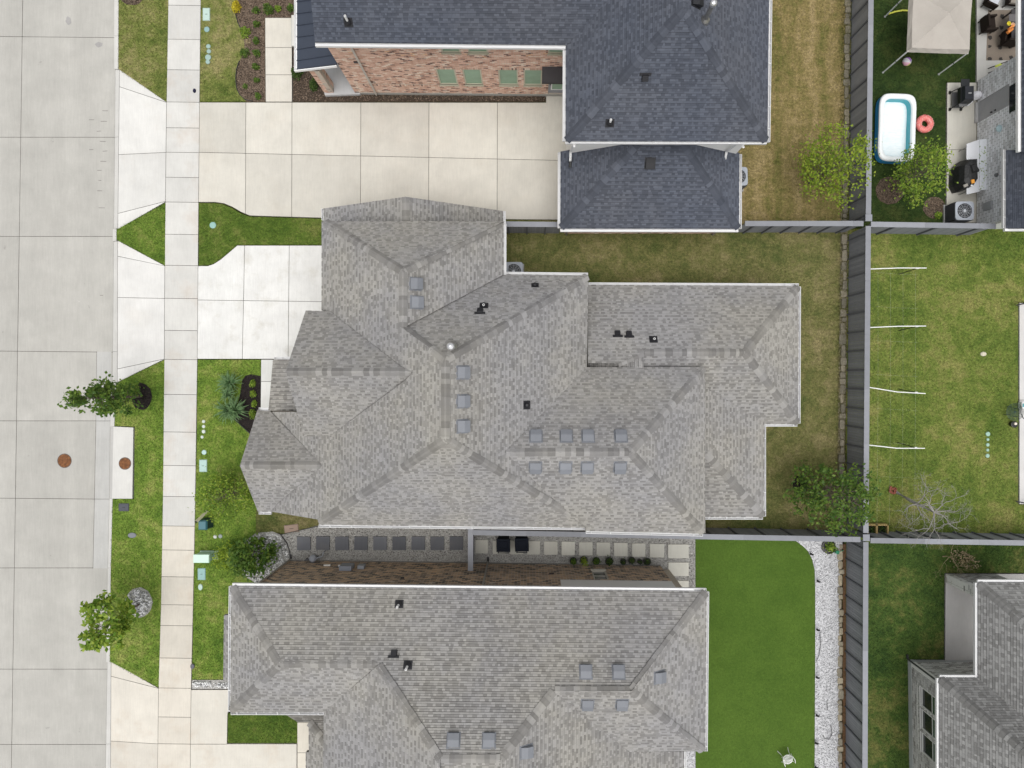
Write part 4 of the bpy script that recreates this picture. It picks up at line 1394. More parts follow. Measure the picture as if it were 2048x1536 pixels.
R2.face('EE', [(1001, 1519), (1108, 1382), (1257, 1503), (1257, 1640), (1001, 1640)])
R2.face('SS', [(1108, 1382), (1263, 1382), (1405, 1502), (1257, 1503)])
R2.face('E', [(1263, 1382), (1413, 1183), (1410, 1503), (1405, 1502)])
R2.face('S2', [(880, 1519), (1001, 1519), (1001, 1640), (880, 1640)])
R2.face('PW', [(448.5, 1230), (475, 1230), (475, 1361), (447, 1361)])
R2.face('LN', [(594, 1443.5), (617, 1444), (690, 1536), (690, 1420), (563, 1424)])
R2.face('LW', [(617, 1444), (690, 1536), (690, 1640), (612, 1640), (612, 1504), (618.5, 1504)])
R2.face('LE', [(1255, 1503), (1368, 1503), (1368, 1640), (1255, 1640)])
for a in (('N', 'W', (464, 1175), (556, 1326)), ('S', 'W', (462, 1422), (556, 1332)), ('N', 'S', (560, 1328), (754, 1329.5)), ('N', 'WW', (757, 1331), (879, 1518)),
          ('N', 'EE', (1107, 1383), (1003, 1517)), ('N', 'SS', (1110, 1382.5), (1261, 1382.5)), ('N', 'E', (1412, 1185), (1265, 1381)), ('SS', 'E', (1405, 1502), (1265, 1384)),
          ('N', 'S2', (882, 1519), (1000, 1519)), ('LN', 'LW', (618, 1445), (700, 1549))):
    R2.cap(*a)
R2.finish()
for k, x, y in (('N', 1171.5, 1344), ('N', 1237, 1344), ('SS', 1175, 1407), ('SS', 1244, 1407), ('E', 1318, 1354), ('N', 907, 1481), ('N', 978, 1481), ('EE', 1052, 1503)):
    R2.box_vent(k, x, y)
R2.pipe('N', 798.5, 1207, .5); R2.hood('N', 788, 1307); R2.pipe('N', 816, 1329, .5)
R2.gutter('N', (464, 1172.5), (1388, 1182.5), closed=True); R2.gutter('N', (1388, 1182.5), (1413, 1183))
R2.gutter('W', (463, 1173), (462, 1233)); R2.gutter('W', (462, 1233), (461, 1424)); R2.gutter('S', (461, 1424.5), (647, 1425))
R2.gutter('E', (1413, 1184), (1410, 1503)); R2.gutter('LE', (1368.5, 1504), (1368.5, 1600))
A, B = G(580, 1119.5), G(1320, 1129.5)
Aw, Bw = B, A     # outside (north) on the right of B->A
dw = (B - A).normalized(); Lw = (B - A).length
def sx(px, z): # distance along the wall from the east end
    p = G(px, 1140, z); return Lw - (p - A).dot(dw)
win = (sx(1212, 1.4), sx(1184, 1.4), 1.15, 2.55)
low = 2.72
brick_wall(sh, Aw, Bw, .18, 4.75, M['brick_brown'], M['mortar_dark'], course=.115, bl=.27, j=.015, holes=[win, (0, sx(1122, 3.2), low, 4.75)], soldier=[(win[0] - .02, win[1] + .02, win[2] - .3, win[2] - .04)], zobj=3.9)
window(sh, Aw, Bw, *win, M['glass_dark'], (.55, .53, .46), rails=1)
MB().obox(Aw + Vector((0, 0, low)) - Vector((dw.y, -dw.x, 0)) * -.16 * 0, (Bw - Aw).normalized() * sx(1122, 3.2), Vector((dw.y, -dw.x, 0)) * .18, (0, 0, 4.75 - low)).build('siding', M['siding'], sh)
MB().obox(Aw + Vector((0, 0, -.1)), Bw - Aw, Vector((dw.y, -dw.x, 0)) * .2, (0, 0, .27)).build('foundation', M['concrete'], sh, color=(.30, .29, .27))
nw = Vector((-dw.y, dw.x, 0))
for px in (581, 976):
    f = A + dw * max(.05, ((G(px, 1119).x - A.x) / dw.x)) + nw * .06
    downspout(sh, [f + nw * .15 + Vector((0, 0, 4.8)), f + Vector((0, 0, 4.55)), f + Vector((0, 0, .1))], (.33, .31, .27))
a, b = G(470, 1180, 4.9), G(1405, 1495, 4.9)
c0, c1 = G(660, 1300, 4.9), G(1240, 1560, 4.9)
MB().obox((a.x + .4, -13.2, -.1), (b.x - a.x - .8, 0, 0), (0, A.y + 13.2 - .45, 0), (0, 0, 4.65)).build('wall_core', M['mortar_dark'], sh)
MB().obox((c0.x, -20, -.1), (c1.x - c0.x, 0, 0), (0, 6.5, 0), (0, 0, 4.65)).build('wall_core', M['mortar_dark'], sh)
# meters and pipes on the brick
def wallbox(px, py, z, sx_, sz, dep, col, name):
    p = A + dw * ((G(px, 1140, z).x - A.x) / dw.x)
    MB().obox(p - dw * sx_ / 2 + nw * .02 + Vector((0, 0, z)), dw * sx_, nw * dep, (0, 0, sz)).build(name, M['paint'], sh, color=col)
wallbox(697, 1135, 1.25, .55, .62, .2, (.27, .29, .33), 'meter_box'); wallbox(725, 1130, 1.2, .3, .38, .16, (.30, .32, .35), 'meter_box')
wallbox(655, 1132, 1.0, .3, .12, .06, (.75, .74, .70), 'junction_box'); wallbox(680, 1132, 1.05, .12, .12, .06, (.85, .85, .84), 'junction_box')
wallbox(805, 1160, 2.9, .16, .08, .05, (.03, .03, .03), 'wall_vent'); wallbox(1103, 1152, 1.9, .22, .08, .05, (.04, .03, .03), 'wall_vent')
g = G(632, 1112); 
gm = thing('gas_meter', 'small grey gas meter with bent pipes at the foot of the brown brick wall', 'gas meter', g)
MB().lathe((g.x, g.y, .35), [(.13, 0), (.17, .05), (.17, .2), (.1, .28)], 14).build('meter_body', M['paint'], gm, color=(.33, .35, .39))
MB().tube([(g.x + .1, g.y, 0), (g.x + .1, g.y, .5), (g.x + .45, g.y + .12, .55), (g.x + .5, g.y + .3, .5), (g.x + .5, g.y + .3, 0)], .03).build('pipe', M['paint'], gm, color=(.28, .30, .33))
MB().tube([(g.x - .1, g.y, .45), (g.x - .4, g.y - .1, .45), (g.x - .4, g.y - .1, 0)], .03).build('pipe', M['paint'], gm, color=(.1, .1, .11))

# ------------------------------------------------------------------ northern house
nh = house('house', 'two-storey pink brick house with a slate-blue roof beside the long drive', 1100, 60)
R3 = Roof(nh, 0.35, M['shingle_navy'], expo=.18, under='shade_underlay_navy')
e = .03559
R3.plane('S', 'v', (vv(R3, 880, 88), e + .00005), (vv(R3, 1205, 18), .03690))
R3.plane('W', 'u', (uu(R3, 1132, 190), e), (uu(R3, 1368, 17), .04016))
R3.plane('ST', 'v', (vv(R3, 1330, 282), e), (vv(R3, 1368, 17), .04016))
R3.plane('E', 'u', (uu(R3, 1535, 200), e), (uu(R3, 1368, 17), .04016))
R3.plane('GW', 'u', (uu(R3, 1122, 380), .03205), (uu(R3, 1236, 284), .0334))
R3.plane('GS', 'v', (vv(R3, 1300, 456), .03205), (vv(R3, 1300, 284), .03387))
R3.plane('GE', 'u', (uu(R3, 1478, 380), .03205), (uu(R3, 1370, 290), .0338))
R3.face('S', [(630, 84), (1132, 89.5), (1136, 90), (1225, -10), (1370, -170), (600, -170), (614, -60), (622, 0)])
R3.face('W', [(1132, 91), (1131.5, 281.5), (1368, 17), (1368, -170), (1370, -170), (1225, -10), (1136, 90)])
R3.face('ST', [(1131.5, 282), (1534.5, 283), (1368, 17)])
R3.face('E', [(1368, 17), (1534.5, 283), (1540, -170), (1368, -170)])
R3.face('GW', [(1121.5, 303), (1236, 283), (1278, 283), (1121, 457)])
R3.face('GS', [(1121, 457), (1278, 283), (1300, 262), (1345, 262), (1366, 284), (1477.5, 457.5)])
R3.face('GE', [(1477.5, 457.5), (1366, 284), (1395, 284), (1478.5, 306)])
for a in (('W', 'ST', (1133, 281), (1367, 18)), ('E', 'ST', (1533, 281), (1369, 18)), ('W', 'E', (1368, 16), (1368, -160)),
          ('GW', 'GS', (1122, 455), (1277, 285)), ('GE', 'GS', (1477, 456), (1367, 286))):
    R3.cap(*a)
R3.finish()
R3.pipe('S', 697, 46, .55); R3.hood('W', 1389, -2, .3) if False else None
R3.box_vent('E', 1391, 3, (.016, .017, .02), (.36, .42, .2)); R3.flue('E', 1409, 42, 1.25, .085)
R3.hood('ST', 1290, 155, .27); R3.pipe('ST', 1219.5, 247, .4); R3.box_vent('GS', 1300, 326, (.012, .012, .015), (.36, .42, .14))
R3.gutter('S', (630, 86), (1131, 91), closed=True); R3.gutter('W', (1131.5, 92), (1131, 281)); R3.gutter('ST', (1131, 283), (1534, 284), closed=True, wd=.06)
R3.gutter('E', (1535, 283), (1541, -120)); R3.gutter('GW', (1121, 304), (1120.5, 456)); R3.gutter('GS', (1120.5, 458), (1477, 458.5), closed=True); R3.gutter('GE', (1479, 308), (1478.5, 457))
# brick front wall with windows and door
A3, B3 = G(712, 189), G(1142, 193)
d3 = (B3 - A3).normalized(); L3 = (B3 - A3).length; n3 = Vector((d3.y, -d3.x, 0))
def s3(px, z): return (G(px, 150, z) - A3).dot(d3)
wins = [(s3(876, 2), s3(913, 2), 1.22, 2.85), (s3(928, 2), s3(964, 2), 1.22, 2.85), (s3(998, 2), s3(1036, 2), 1.22, 2.85), (s3(1048, 2), s3(1084, 2), 1.22, 2.85),
        (s3(883, 4.6), s3(920, 4.6), 4.45, 5.6), (s3(936, 4.6), s3(975, 4.6), 4.45, 5.6), (s3(1096, 4.6), s3(1133, 4.6), 4.45, 5.6)]
door = (s3(1097, 1), s3(1131, 1), .28, 2.45)
sol = []
for q in wins[:4]:
    sol += [(q[0] - .04, q[1] + .04, q[2] - .21, q[2] - .03), (q[0] - .04, q[1] + .04, q[3], q[3] + .2)]
for q in wins[4:]:
    sol += [(q[0] - .04, q[1] + .04, q[2] - .21, q[2] - .03)]
sol.append((0.2, wins[0][0] - .12, 1.02, 1.2))
brick_wall(nh, A3, B3, .24, 5.75, M['brick_pink'], M['mortar'], holes=wins + [door], soldier=sol, zobj=4.6)
for q in wins:
    window(nh, A3, B3, *q, M['glass_green'], (.50, .47, .36), rails=0)
MB().obox(A3 - n3 * .25 + Vector((0, 0, -.1)), d3 * L3, n3 * .26, (0, 0, .335)).build('foundation', M['concrete'], nh, color=(.40, .39, .36))
dr = MB().obox(A3 + d3 * door[0] - n3 * .12 + Vector((0, 0, door[2])), d3 * (door[1] - door[0]), n3 * .06, (0, 0, door[3] - door[2])).build('door', M['paint'], nh, color=(.28, .29, .32))
MB().obox(A3 + d3 * (door[0] + .16) - n3 * .055 + Vector((0, 0, .75)), d3 * (door[1] - door[0] - .3), n3 * .015, (0, 0, 1.5)).build('door_glass', M['glass_green'], dr)
ff = MB()
for q in ((door[0] + .12, .70, door[1] - door[0] - .22, .05), (door[0] + .12, 2.24, door[1] - door[0] - .22, .05)):
    ff.obox(A3 + d3 * q[0] - n3 * .05 + Vector((0, 0, q[1])), d3 * q[2], n3 * .025, (0, 0, q[3]))
for x in (door[0] + .12, door[1] - .15):
    ff.obox(A3 + d3 * x - n3 * .05 + Vector((0, 0, .75)), d3 * .05, n3 * .025, (0, 0, 1.49))
ff.build('glass_frame', M['white'], dr, color=(.8, .8, .8))
MB().obox(A3 + d3 * (door[0] + .05) - n3 * .05 + Vector((0, 0, 1.3)), d3 * .05, n3 * .06, (0, 0, .14)).build('handle', M['paint'], dr, color=(.05, .04, .035))
x0 = s3(1084, 3)
aw = MB()
P0 = A3 + d3 * x0 + Vector((0, 0, 3.25)); dl = d3 * (s3(1140, 3) - x0)
aw.raw([P0, P0 + dl, P0 + dl + n3 * .55 - Vector((0, 0, .35)), P0 + n3 * .55 - Vector((0, 0, .35)), P0 - Vector((0, 0, .07)), P0 + dl - Vector((0, 0, .07)), P0 + dl + n3 * .55 - Vector((0, 0, .5)), P0 + n3 * .55 - Vector((0, 0, .5))],
       [(0, 3, 2, 1), (4, 5, 6, 7), (3, 7, 6, 2), (0, 4, 7, 3), (1, 2, 6, 5)])
aw.build('door_awning', M['fence'], nh, color=(.055, .05, .052))
downspout(nh, [A3 + d3 * .35 + n3 * .3 + Vector((0, 0, 5.8)), A3 + d3 * .95 * 0 + d3 * 1.0 + n3 * .06 + Vector((0, 0, 5.5)), A3 + d3 * 1.35 * 0 + d3 * 1.0 + n3 * .06 + Vector((0, 0, .12))], (.55, .51, .46), .05)
wv = A3 + d3 * s3(708, 3.5) + n3 * .01
MB().obox(wv + Vector((0, 0, 3.5)), d3 * .2, n3 * .04, (0, 0, .12)).build('wall_vent', M['paint'], nh, color=(.04, .03, .03))
# hidden bodies of the house
a = G(640, 80, 5.7); b = G(1131, 80, 5.7)
MB().obox((A3.x + .02, A3.y + .25, -.1), (L3 + 6, 0, 0), (0, 8, 0), (0, 0, 5.75)).build('wall_core', M['mortar'], nh)
a, b = G(1131, 282, 5.9), G(1534, 100, 5.9)
yw = G(1300, 284, 4.47).y
MB().obox((a.x + .35, yw, -.1), (b.x - a.x - .7, 0, 0), (0, 9, 0), (0, 0, 5.85)).build('wall_core', M['siding'], nh)
a, b = G(1121, 457, 2.8), G(1478, 457, 2.8)
ga, gb = Vector((a.x + .3, a.y + .32, 0)), Vector((b.x - .3, a.y + .32, 0))
brick_wall(nh, ga, gb, .1, 2.6, M['brick_pink'], M['mortar'], nobj=0, zobj=1.0)
MB().obox((ga.x, ga.y + .19, -.1), (gb.x - ga.x, 0, 0), (0, yw - ga.y - .2, 0), (0, 0, 2.65)).build('wall_core', M['mortar'], nh)
for px, py, s in ((1148, 291, -1), (1484, 293, 1)):
    p = G(px, py, 5.6)
    downspout(nh, [p + Vector((0, -.1, .2)), p + Vector((-.0, .28, -.1)), Vector((p.x, yw - .06, 3.4)), Vector((p.x - s * .0, yw - .4, 3.15))], (.75, .75, .74), .05)
p = G(1468, 303, 0); q = G(1136, 465, 0)
downspout(nh, [G(1470, 462, 2.7), Vector((gb.x - .15, gb.y - .06, 2.4)), Vector((gb.x - .15, gb.y - .06, .1))], (.3, .28, .25), .045)
downspout(nh, [G(1140, 460, 2.7), Vector((ga.x + .1, ga.y - .06, 2.4)), Vector((ga.x + .1, ga.y - .06, .1))], (.2, .19, .18), .045)
# standing seam porch roof, brick pier and porch floor
R3.plane('M', 'u', (uu(R3, 594, 70), .03195), (uu(R3, 672, 130), .03265))
ys_m = [-60, -20, 4, 28, 51.5, 75, 99.5, 122, 139.5]
for ya, yb in zip(ys_m, ys_m[1:]):
    k = .13
    q = [(594, ya), (594, yb), (690 if yb < 85 else 674, yb - (690 - 594) * k), (690 if yb < 85 else 674, ya - 96 * k)]
    if yb == 139.5:
        q[2] = (673, 129)
    P = [R3.pt('M', *c) for c in q]
    n = (P[1] - P[0]).cross(P[2] - P[0]).normalized()
    if n.z < 0: n = -n
    mb = MB()
    lo = [p - n * .03 for p in P]
    mb.raw(lo + P, [(4, 5, 6, 7), (0, 1, 5, 4), (1, 2, 6, 5), (2, 3, 7, 6), (3, 0, 4, 7), (3, 2, 1, 0)])
    if mb.f:
        mb.obox(P[1] - (P[1] - P[0]).normalized() * .03, P[2] - P[1], (P[1] - P[0]).normalized() * .03, n * .045)
    mb.build('roof_panel', M['metal_blue'] if 'metal_blue' in M else M['plastic'], nh, color=(.052, .063, .088))
pa, pb = R3.pt('M', 594, 139.5), R3.pt('M', 594, -60)
mb = MB().obox(pa + Vector((-.11, -.02, -.13)), pb - pa, (.10, 0, 0), (0, 0, .012))
mb.obox(pa + Vector((-.13, -.02, -.13)), pb - pa, (.02, 0, 0), (0, 0, .13)); mb.obox(pa + Vector((-.02, -.02, -.13)), pb - pa, (.015, 0, 0), (0, 0, .11))
mb.build('gutter', M['white'], nh, color=(.8, .8, .8))
pc = R3.pt('M', 673, 129.5)
MB().obox(pa + Vector((-.12, -.06, -.14)), pc - pa + Vector((.12, 0, 0)), (0, .04, 0), (0, 0, .16)).build('fascia_board', M['white'], nh, color=(.8, .8, .8))
c0, c1 = G(651, 189), G(668, 186.5)
brick_wall(nh, c0, Vector((c0.x + .45, c0.y, 0)), .12, 2.6, M['brick_pink'], M['mortar'], nobj=0, thick=.22, name='porch_pier', zobj=9)
brick_wall(nh, Vector((c0.x + .45, c0.y, 0)), Vector((c0.x + .45, c0.y + .45, 0)), .12, 2.6, M['brick_pink'], M['mortar'], nobj=0, thick=.22, name='porch_pier', zobj=9, phase=1)
MB().obox((c0.x + .02, c0.y + .02, 0), (.4, 0, 0), (0, .42, 0), (0, 0, 2.58)).build('porch_pier', M['mortar'], nh)
MB().prism(P2([(600, 30), (720, 30), (720, 188), (650, 190.5)], .2), -.1, .2).build('porch_floor', M['concrete'], nh, color=(.50, .50, .50))

# ------------------------------------------------------------------ north-eastern house
ne = house('house', 'pale painted-brick house behind the patio with grills and furniture', 1990, 250)
R4 = Roof(ne, 0.0, M['shingle_navy'], expo=.18, under='shade_underlay_navy')
R4.plane('W', 'u', (957, .03215), (1100, .0349))
R4.plane('U', 'u', (984, .0329), (1100, .0352))
R4.face('W', [(2013, 300), (2120, 300), (2120, 456), (2013, 456)])
R4.face('U', [(2044, -80), (2180, -80), (2180, 304), (2044, 304)])
R4.finish()
R4.gutter('W', (2012, 299), (2012, 456), wd=.1)
gp = MB().obox(R4.pt('U', 2042, -80) + Vector((-.12, 0, -.16)), R4.pt('U', 2042, 303) - R4.pt('U', 2042, -80), (.2, 0, 0), (0, 0, .15))
gp.build('gutter', M['white'], ne, color=(.78, .78, .77))
pa = R4.pt('W', 2013, 457)
MB().obox(pa + Vector((-.05, -.1, -.16)), (2.4, 0, 0), (0, .1, 0), (0, 0, .14)).build('gutter', M['white'], ne, color=(.8, .8, .8))
A4, B4 = G(1952, 164), G(1950, 458)     # walking south the outside (west) is on the right
d4 = (B4 - A4).normalized(); n4 = Vector((d4.y, -d4.x, 0))
def s4(py, z): return (G(1960, py, z) - A4).dot(d4)
dq = (s4(203, .3), s4(243, .3), .2, 2.3)
wq = (s4(168, 2.6), s4(222, 2.6), 2.35, 3.0)
brick_wall(ne, A4, B4, .1, 3.2, M['brick_white'], M['mortar_grey'] if 'mortar_grey' in M else M['siding'], course=.125, bl=.30, j=.013, holes=[dq, wq], soldier=[(.1, wq[0] - .1, 2.85, 3.03), (wq[1] + .1, s4(300, 2.9), 2.85, 3.03)], zobj=2.8, nobj=260)
dd = MB().obox(A4 + d4 * dq[0] - n4 * .1 + Vector((0, 0, dq[2])), d4 * (dq[1] - dq[0]), n4 * .06, (0, 0, dq[3] - dq[2])).build('door', M['paint'], ne, color=(.36, .36, .37))
MB().obox(A4 + d4 * (dq[1] - .16) + n4 * -.04 + Vector((0, 0, 1.1)), d4 * .06, n4 * .07, (0, 0, .06)).build('handle', M['paint'], dd, color=(.03, .03, .03))
MB().obox(A4 + d4 * (dq[1] - .16) + n4 * -.04 + Vector((0, 0, 1.35)), d4 * .06, n4 * .04, (0, 0, .06)).build('deadbolt', M['paint'], dd, color=(.03, .03, .03))
MB().obox(A4 + d4 * dq[0] + Vector((0, 0, 0)), d4 * (dq[1] - dq[0]), n4 * .12, (0, 0, .19)).build('threshold', M['concrete'], ne, color=(.4, .4, .4))
MB().obox(A4 + d4 * wq[0] - n4 * .06 + Vector((0, 0, wq[2])), d4 * (wq[1] - wq[0]), n4 * .05, (0, 0, wq[3] - wq[2])).build('transom_window', M['glass_dark'], ne)
aw = MB(); P0 = A4 + d4 * (wq[0] - .02) + Vector((0, 0, 3.02)); dl = d4 * (wq[1] - wq[0] + .04)
aw.obox(P0, dl, n4 * .12, (0, 0, .1)); aw.build('window_header', M['fence'], ne, color=(.12, .11, .11))
MB().obox(A4 - n4 * .25 + Vector((0, .05, -.1)), (4.5, 0, 0), (0, -(A4.y - B4.y) - .05, 0), (0, 0, 3.0)).build('wall_core', M['siding'], ne)
for py, z, r, col in ((257, 1.75, .16, (.42, .55, .58)), (350, 1.55, .09, (.16, .165, .17))):
    p = A4 + d4 * s4(py, z)
    MB().lathe(p + n4 * .03 + Vector((0, 0, z)), [(r, 0), (r, .05), (r * .6, .12), (r * .2, .14)], 12).build('wall_lamp' if r > .1 else 'hose_bib', M['plastic'], ne, color=col)
q = G(1985, 415, 1.0)
MB().obox((A4.x - .14, G(1990, 420, 1.0).y, .75), (.14, 0, 0), (0, .36, 0), (0, 0, .55)).build('electric_box', M['paint'], ne, color=(.32, .33, .34))

# ------------------------------------------------------------------ south-eastern house
se = house('house', 'pale grey brick house with a light grey shingle roof in the corner', 1980, 1430)
R5 = Roof(se, 0.0, M['shingle_pale'], expo=.235)
R5.plane('W1', 'u', (902, .03257), (1002, .03447))
R5.plane('N1', 'v', (411, .03257), (511, .03477))
R5.plane('W2', 'u', (825, .03257), (925, .03447))
R5.plane('N2', 'v', (602, .03257), (702, .03477))
R5.face('W1', [(1957, 1166), (2190, 1364), (2190, 1560), (1957, 1357)])
R5.face('N1', [(1957, 1166), (2190, 1166), (2190, 1364)])
R5.face('N2', [(1880, 1357), (1957, 1357), (2190, 1560), (2190, 1624)])
R5.face('W2', [(1880, 1357), (2190, 1624), (2190, 1700), (1880, 1700)])
R5.cap('W1', 'N1', (1958, 1167), (2120, 1304.5), width=.2); R5.cap('W2', 'N2', (1881, 1358), (2100, 1546.5), width=.2)
R5.finish()
R5.gutter('W1', (1956, 1166), (1956, 1357), closed=True); R5.gutter('N1', (1956, 1165), (2160, 1165), closed=True)
R5.gutter('N2', (1880, 1356), (1956, 1356), closed=True); R5.gutter('W2', (1879, 1357), (1879, 1640), closed=True)
A5, B5 = G(1816, 1319), G(1820, 1600)
d5 = (B5 - A5).normalized(); n5 = Vector((d5.y, -d5.x, 0))
def s5(py, z): return (G(1850, py, z) - A5).dot(d5)
w5 = [(s5(1389, 1.9), s5(1429, 1.9), 1.05, 2.75), (s5(1434, 1.9), s5(1475, 1.9), 1.05, 2.75), (s5(1482, 1.9), s5(1523, 1.9), 1.05, 2.75)]
sol = [(q[0] - .03, q[1] + .03, q[2] - .24, q[2] - .04) for q in w5]
brick_wall(se, A5, B5, .3, 3.05, M['brick_grey'], M['mortar_w'] if 'mortar_w' in M else M['mortar'], course=.115, bl=.27, j=.013, holes=w5, soldier=sol, zobj=2.6, nobj=260)
for q in w5:
    wn = window(se, A5, B5, *q, M['glass_dark'], (.80, .80, .76), rails=1)
    MB().obox(A5 + d5 * (q[0] + .05) - n5 * .075 + Vector((0, 0, (q[2] + q[3]) / 2 + .03)), d5 * (q[1] - q[0] - .1), n5 * .012, (0, 0, (q[3] - q[2]) / 2 - .08)).build('upper_pane', M['glass_green_dark'] if 'glass_green_dark' in M else M['glass_dark'], wn)
MB().obox(A5 - n5 * .24 + Vector((0, 0, -.1)), B5 - A5, n5 * .25, (0, 0, .4)).build('foundation', M['concrete'], se, color=(.42, .44, .43))
C5 = G(1888, 1322)
brick_wall(se, Vector((A5.x + 3.2, A5.y, 0)), A5, .3, 3.05, M['brick_grey'], M['mortar_w'], course=.115, bl=.27, j=.013, nobj=0, zobj=9)
MB().obox((A5.x + .02, A5.y - .02, -.1), (3.2, 0, 0), (0, -.2, 0), (0, 0, .4)).build('foundation', M['concrete'], se, color=(.40, .41, .40))
MB().obox((A5.x + .22, A5.y - .22, -.1), (5, 0, 0), (0, -7, 0), (0, 0, 3.1)).build('wall_core', M['mortar'], se)
downspout(se, [A5 + Vector((-.05, -.02, 3.2)), A5 + Vector((-.06, .05, 2.9)), A5 + Vector((-.06, .05, .1))], (.07, .07, .07), .05)
# covered patio: brick pier wall at its northern corner
p5 = G(1890, 1147)
brick_wall(se, Vector((p5.x + 2.4, p5.y, 0)), p5, .06, 3.0, M['brick_grey'], M['mortar_w'], course=.115, bl=.27, j=.013, nobj=0, zobj=9, thick=.3)
brick_wall(se, p5, Vector((p5.x, p5.y - .42, 0)), .06, 3.0, M['brick_grey'], M['mortar_w'], course=.115, bl=.27, j=.013, nobj=0, zobj=9, thick=.3, phase=1)
brick_wall(se, Vector((p5.x, p5.y - .42, 0)), Vector((p5.x + 2.4, p5.y - .42, 0)), .06, 3.0, M['brick_grey'], M['mortar_w'], course=.115, bl=.27, j=.013, nobj=0, zobj=9, thick=.1, phase=1)

# ================================================================== TREES AND PLANTS
def leaf_mesh(name, centers, size, mat, parent, up=.5, aspect=.6, kind=None, jitter=.35):
    n = len(centers)
    c = np.array(centers, dtype=float)
    nrm = rng.normal(size=(n, 3)); nrm /= np.linalg.norm(nrm, axis=1)[:, None]
    nrm[:, 2] = np.abs(nrm[:, 2]) + up; nrm /= np.linalg.norm(nrm, axis=1)[:, None]
    t = np.cross(nrm, rng.normal(size=(n, 3))); t /= np.linalg.norm(t, axis=1)[:, None]
    b = np.cross(nrm, t)
    s = (size * rng.uniform(1 - jitter, 1 + jitter, n))[:, None]
    v = np.zeros((n, 4, 3))
    v[:, 0] = c - t * s * .5
    v[:, 1] = c + b * s * aspect * .5 - nrm * s * .08
    v[:, 2] = c + t * s * .5 - nrm * s * .12
    v[:, 3] = c - b * s * aspect * .5 - nrm * s * .08
    return tri_object(name, v, 4, [(0, 1, 2), (0, 2, 3)], mat, parent, kind)

def prof_at(prof, z):
    for (a, ra), (b, rb) in zip(prof, prof[1:]):
        if a <= z <= b:
            return ra + (rb - ra) * (z - a) / (b - a)
    return 0

def tree(name, label, px, py, prof, clumps, per, size, leaf, lean=(0, 0), trunk_r=.07, bark='bark', cr=.28, sq=(1, 1), group='young trees in the yards', shell=.55, cat='tree', twigs=True):
    base = G(px, py, 0)
    t = thing(name, label, cat, base, group)
    ztop = prof[-1][0]
    def axis(z):
        k = z / ztop
        return Vector((base.x + lean[0] * k, base.y + lean[1] * k, z))
    wood = MB()
    k = 7
    wood.tube([axis(ztop * .9 * i / k) + Vector((random.uniform(-.03, .03), random.uniform(-.03, .03), -.05 if i == 0 else 0)) for i in range(k + 1)], [trunk_r * (1 - .85 * i / k) for i in range(k + 1)], 6)
    cs = []
    zs = [p[0] for p in prof]
    for i in range(clumps):
        for _ in range(40):
            z = random.uniform(zs[0], ztop)
            if random.random() < (prof_at(prof, z) / max(r for _, r in prof)) ** 1.2 + .05:
                break
        r = prof_at(prof, z) * math.sqrt(random.uniform(shell ** 2 * random.random(), 1.1))
        a = random.uniform(0, 6.283)
        p = axis(z) + Vector((math.cos(a) * r * sq[0], math.sin(a) * r * sq[1], 0))
        z0 = max(zs[0] * .6, z - r * random.uniform(.5, 1.0))
        q = axis(z0)
        m = (p + q) / 2 + Vector((random.uniform(-.1, .1), random.uniform(-.1, .1), .08))
        if twigs:
            wood.tube([q, m, p], [trunk_r * .2, trunk_r * .12, .005], 4, caps=False)
        rr = cr * random.uniform(.6, 1.25)
        for _ in range(int(per * random.uniform(.5, 1.4))):
            d = Vector((random.gauss(0, .5), random.gauss(0, .5), random.gauss(0, .4)))
            cs.append(tuple(p + d * rr))
    wood.build('trunk', M[bark], t)
    leaf_mesh('crown', cs, size, M[leaf], t)
    return t

tree('street_tree', 'leaning dark green street tree rising from the dark mulch ring', 284, 792, [(.9, .3), (1.6, .75), (2.3, .95), (3.2, .62), (4.2, .42), (5.2, .24), (5.9, .05)], 80, 24, .17, 'leaf_green', trunk_r=.06, cr=.24)
tree('street_tree', 'lime-green street tree rising from the ring of white rocks', 279, 1209, [(1.5, .4), (2.1, .95), (2.8, 1.15), (3.4, .9), (3.9, .3)], 44, 26, .24, 'leaf_fresh', trunk_r=.06, cr=.28)
tree('yard_tree', 'dark green backyard tree overhanging the back fence', 1603, 973, [(1.0, .7), (2.0, 1.55), (3.0, 1.7), (3.9, 1.1), (4.5, .3)], 115, 26, .15, 'leaf_green', lean=(.75, -.05), trunk_r=.07, cr=.34, sq=(1.05, .85))
tree('yard_tree', 'yellow-green airy tree overhanging the fence by the dry lawn', 1617, 366, [(1.0, .6), (2.0, 1.3), (3.0, 1.5), (3.9, 1.05), (4.5, .3)], 115, 27, .12, 'leaf_lime', lean=(.2, .1), trunk_r=.06, cr=.42, sq=(.85, 1.12))
tree('yard_tree', 'feathery fresh green tree beside the paddling pool', 1783, 378, [(.9, .45), (1.8, .95), (2.7, 1.05), (3.5, .65), (4.0, .2)], 88, 27, .11, 'leaf_fresh', lean=(.1, .05), trunk_r=.045, cr=.36, sq=(.9, 1.2))
tree('garden_tree', 'thin lime-leaved small tree by the front gable', 476, 982, [(.4, .5), (1.0, 1.05), (1.6, 1.1), (2.2, .5)], 80, 30, .11, 'leaf_fresh', lean=(-.1, -.1), trunk_r=.03, cr=.34, sq=(1.05, .95))
tree('shrub', 'broad dark green shrub by the white rock bed', 522, 1096, [(.2, .6), (.8, .98), (1.4, .8), (2.1, .3)], 56, 28, .17, 'leaf_green', lean=(-.25, -.1), trunk_r=.05, cr=.32, group='shrubs in the front yards', cat='shrub', twigs=False)
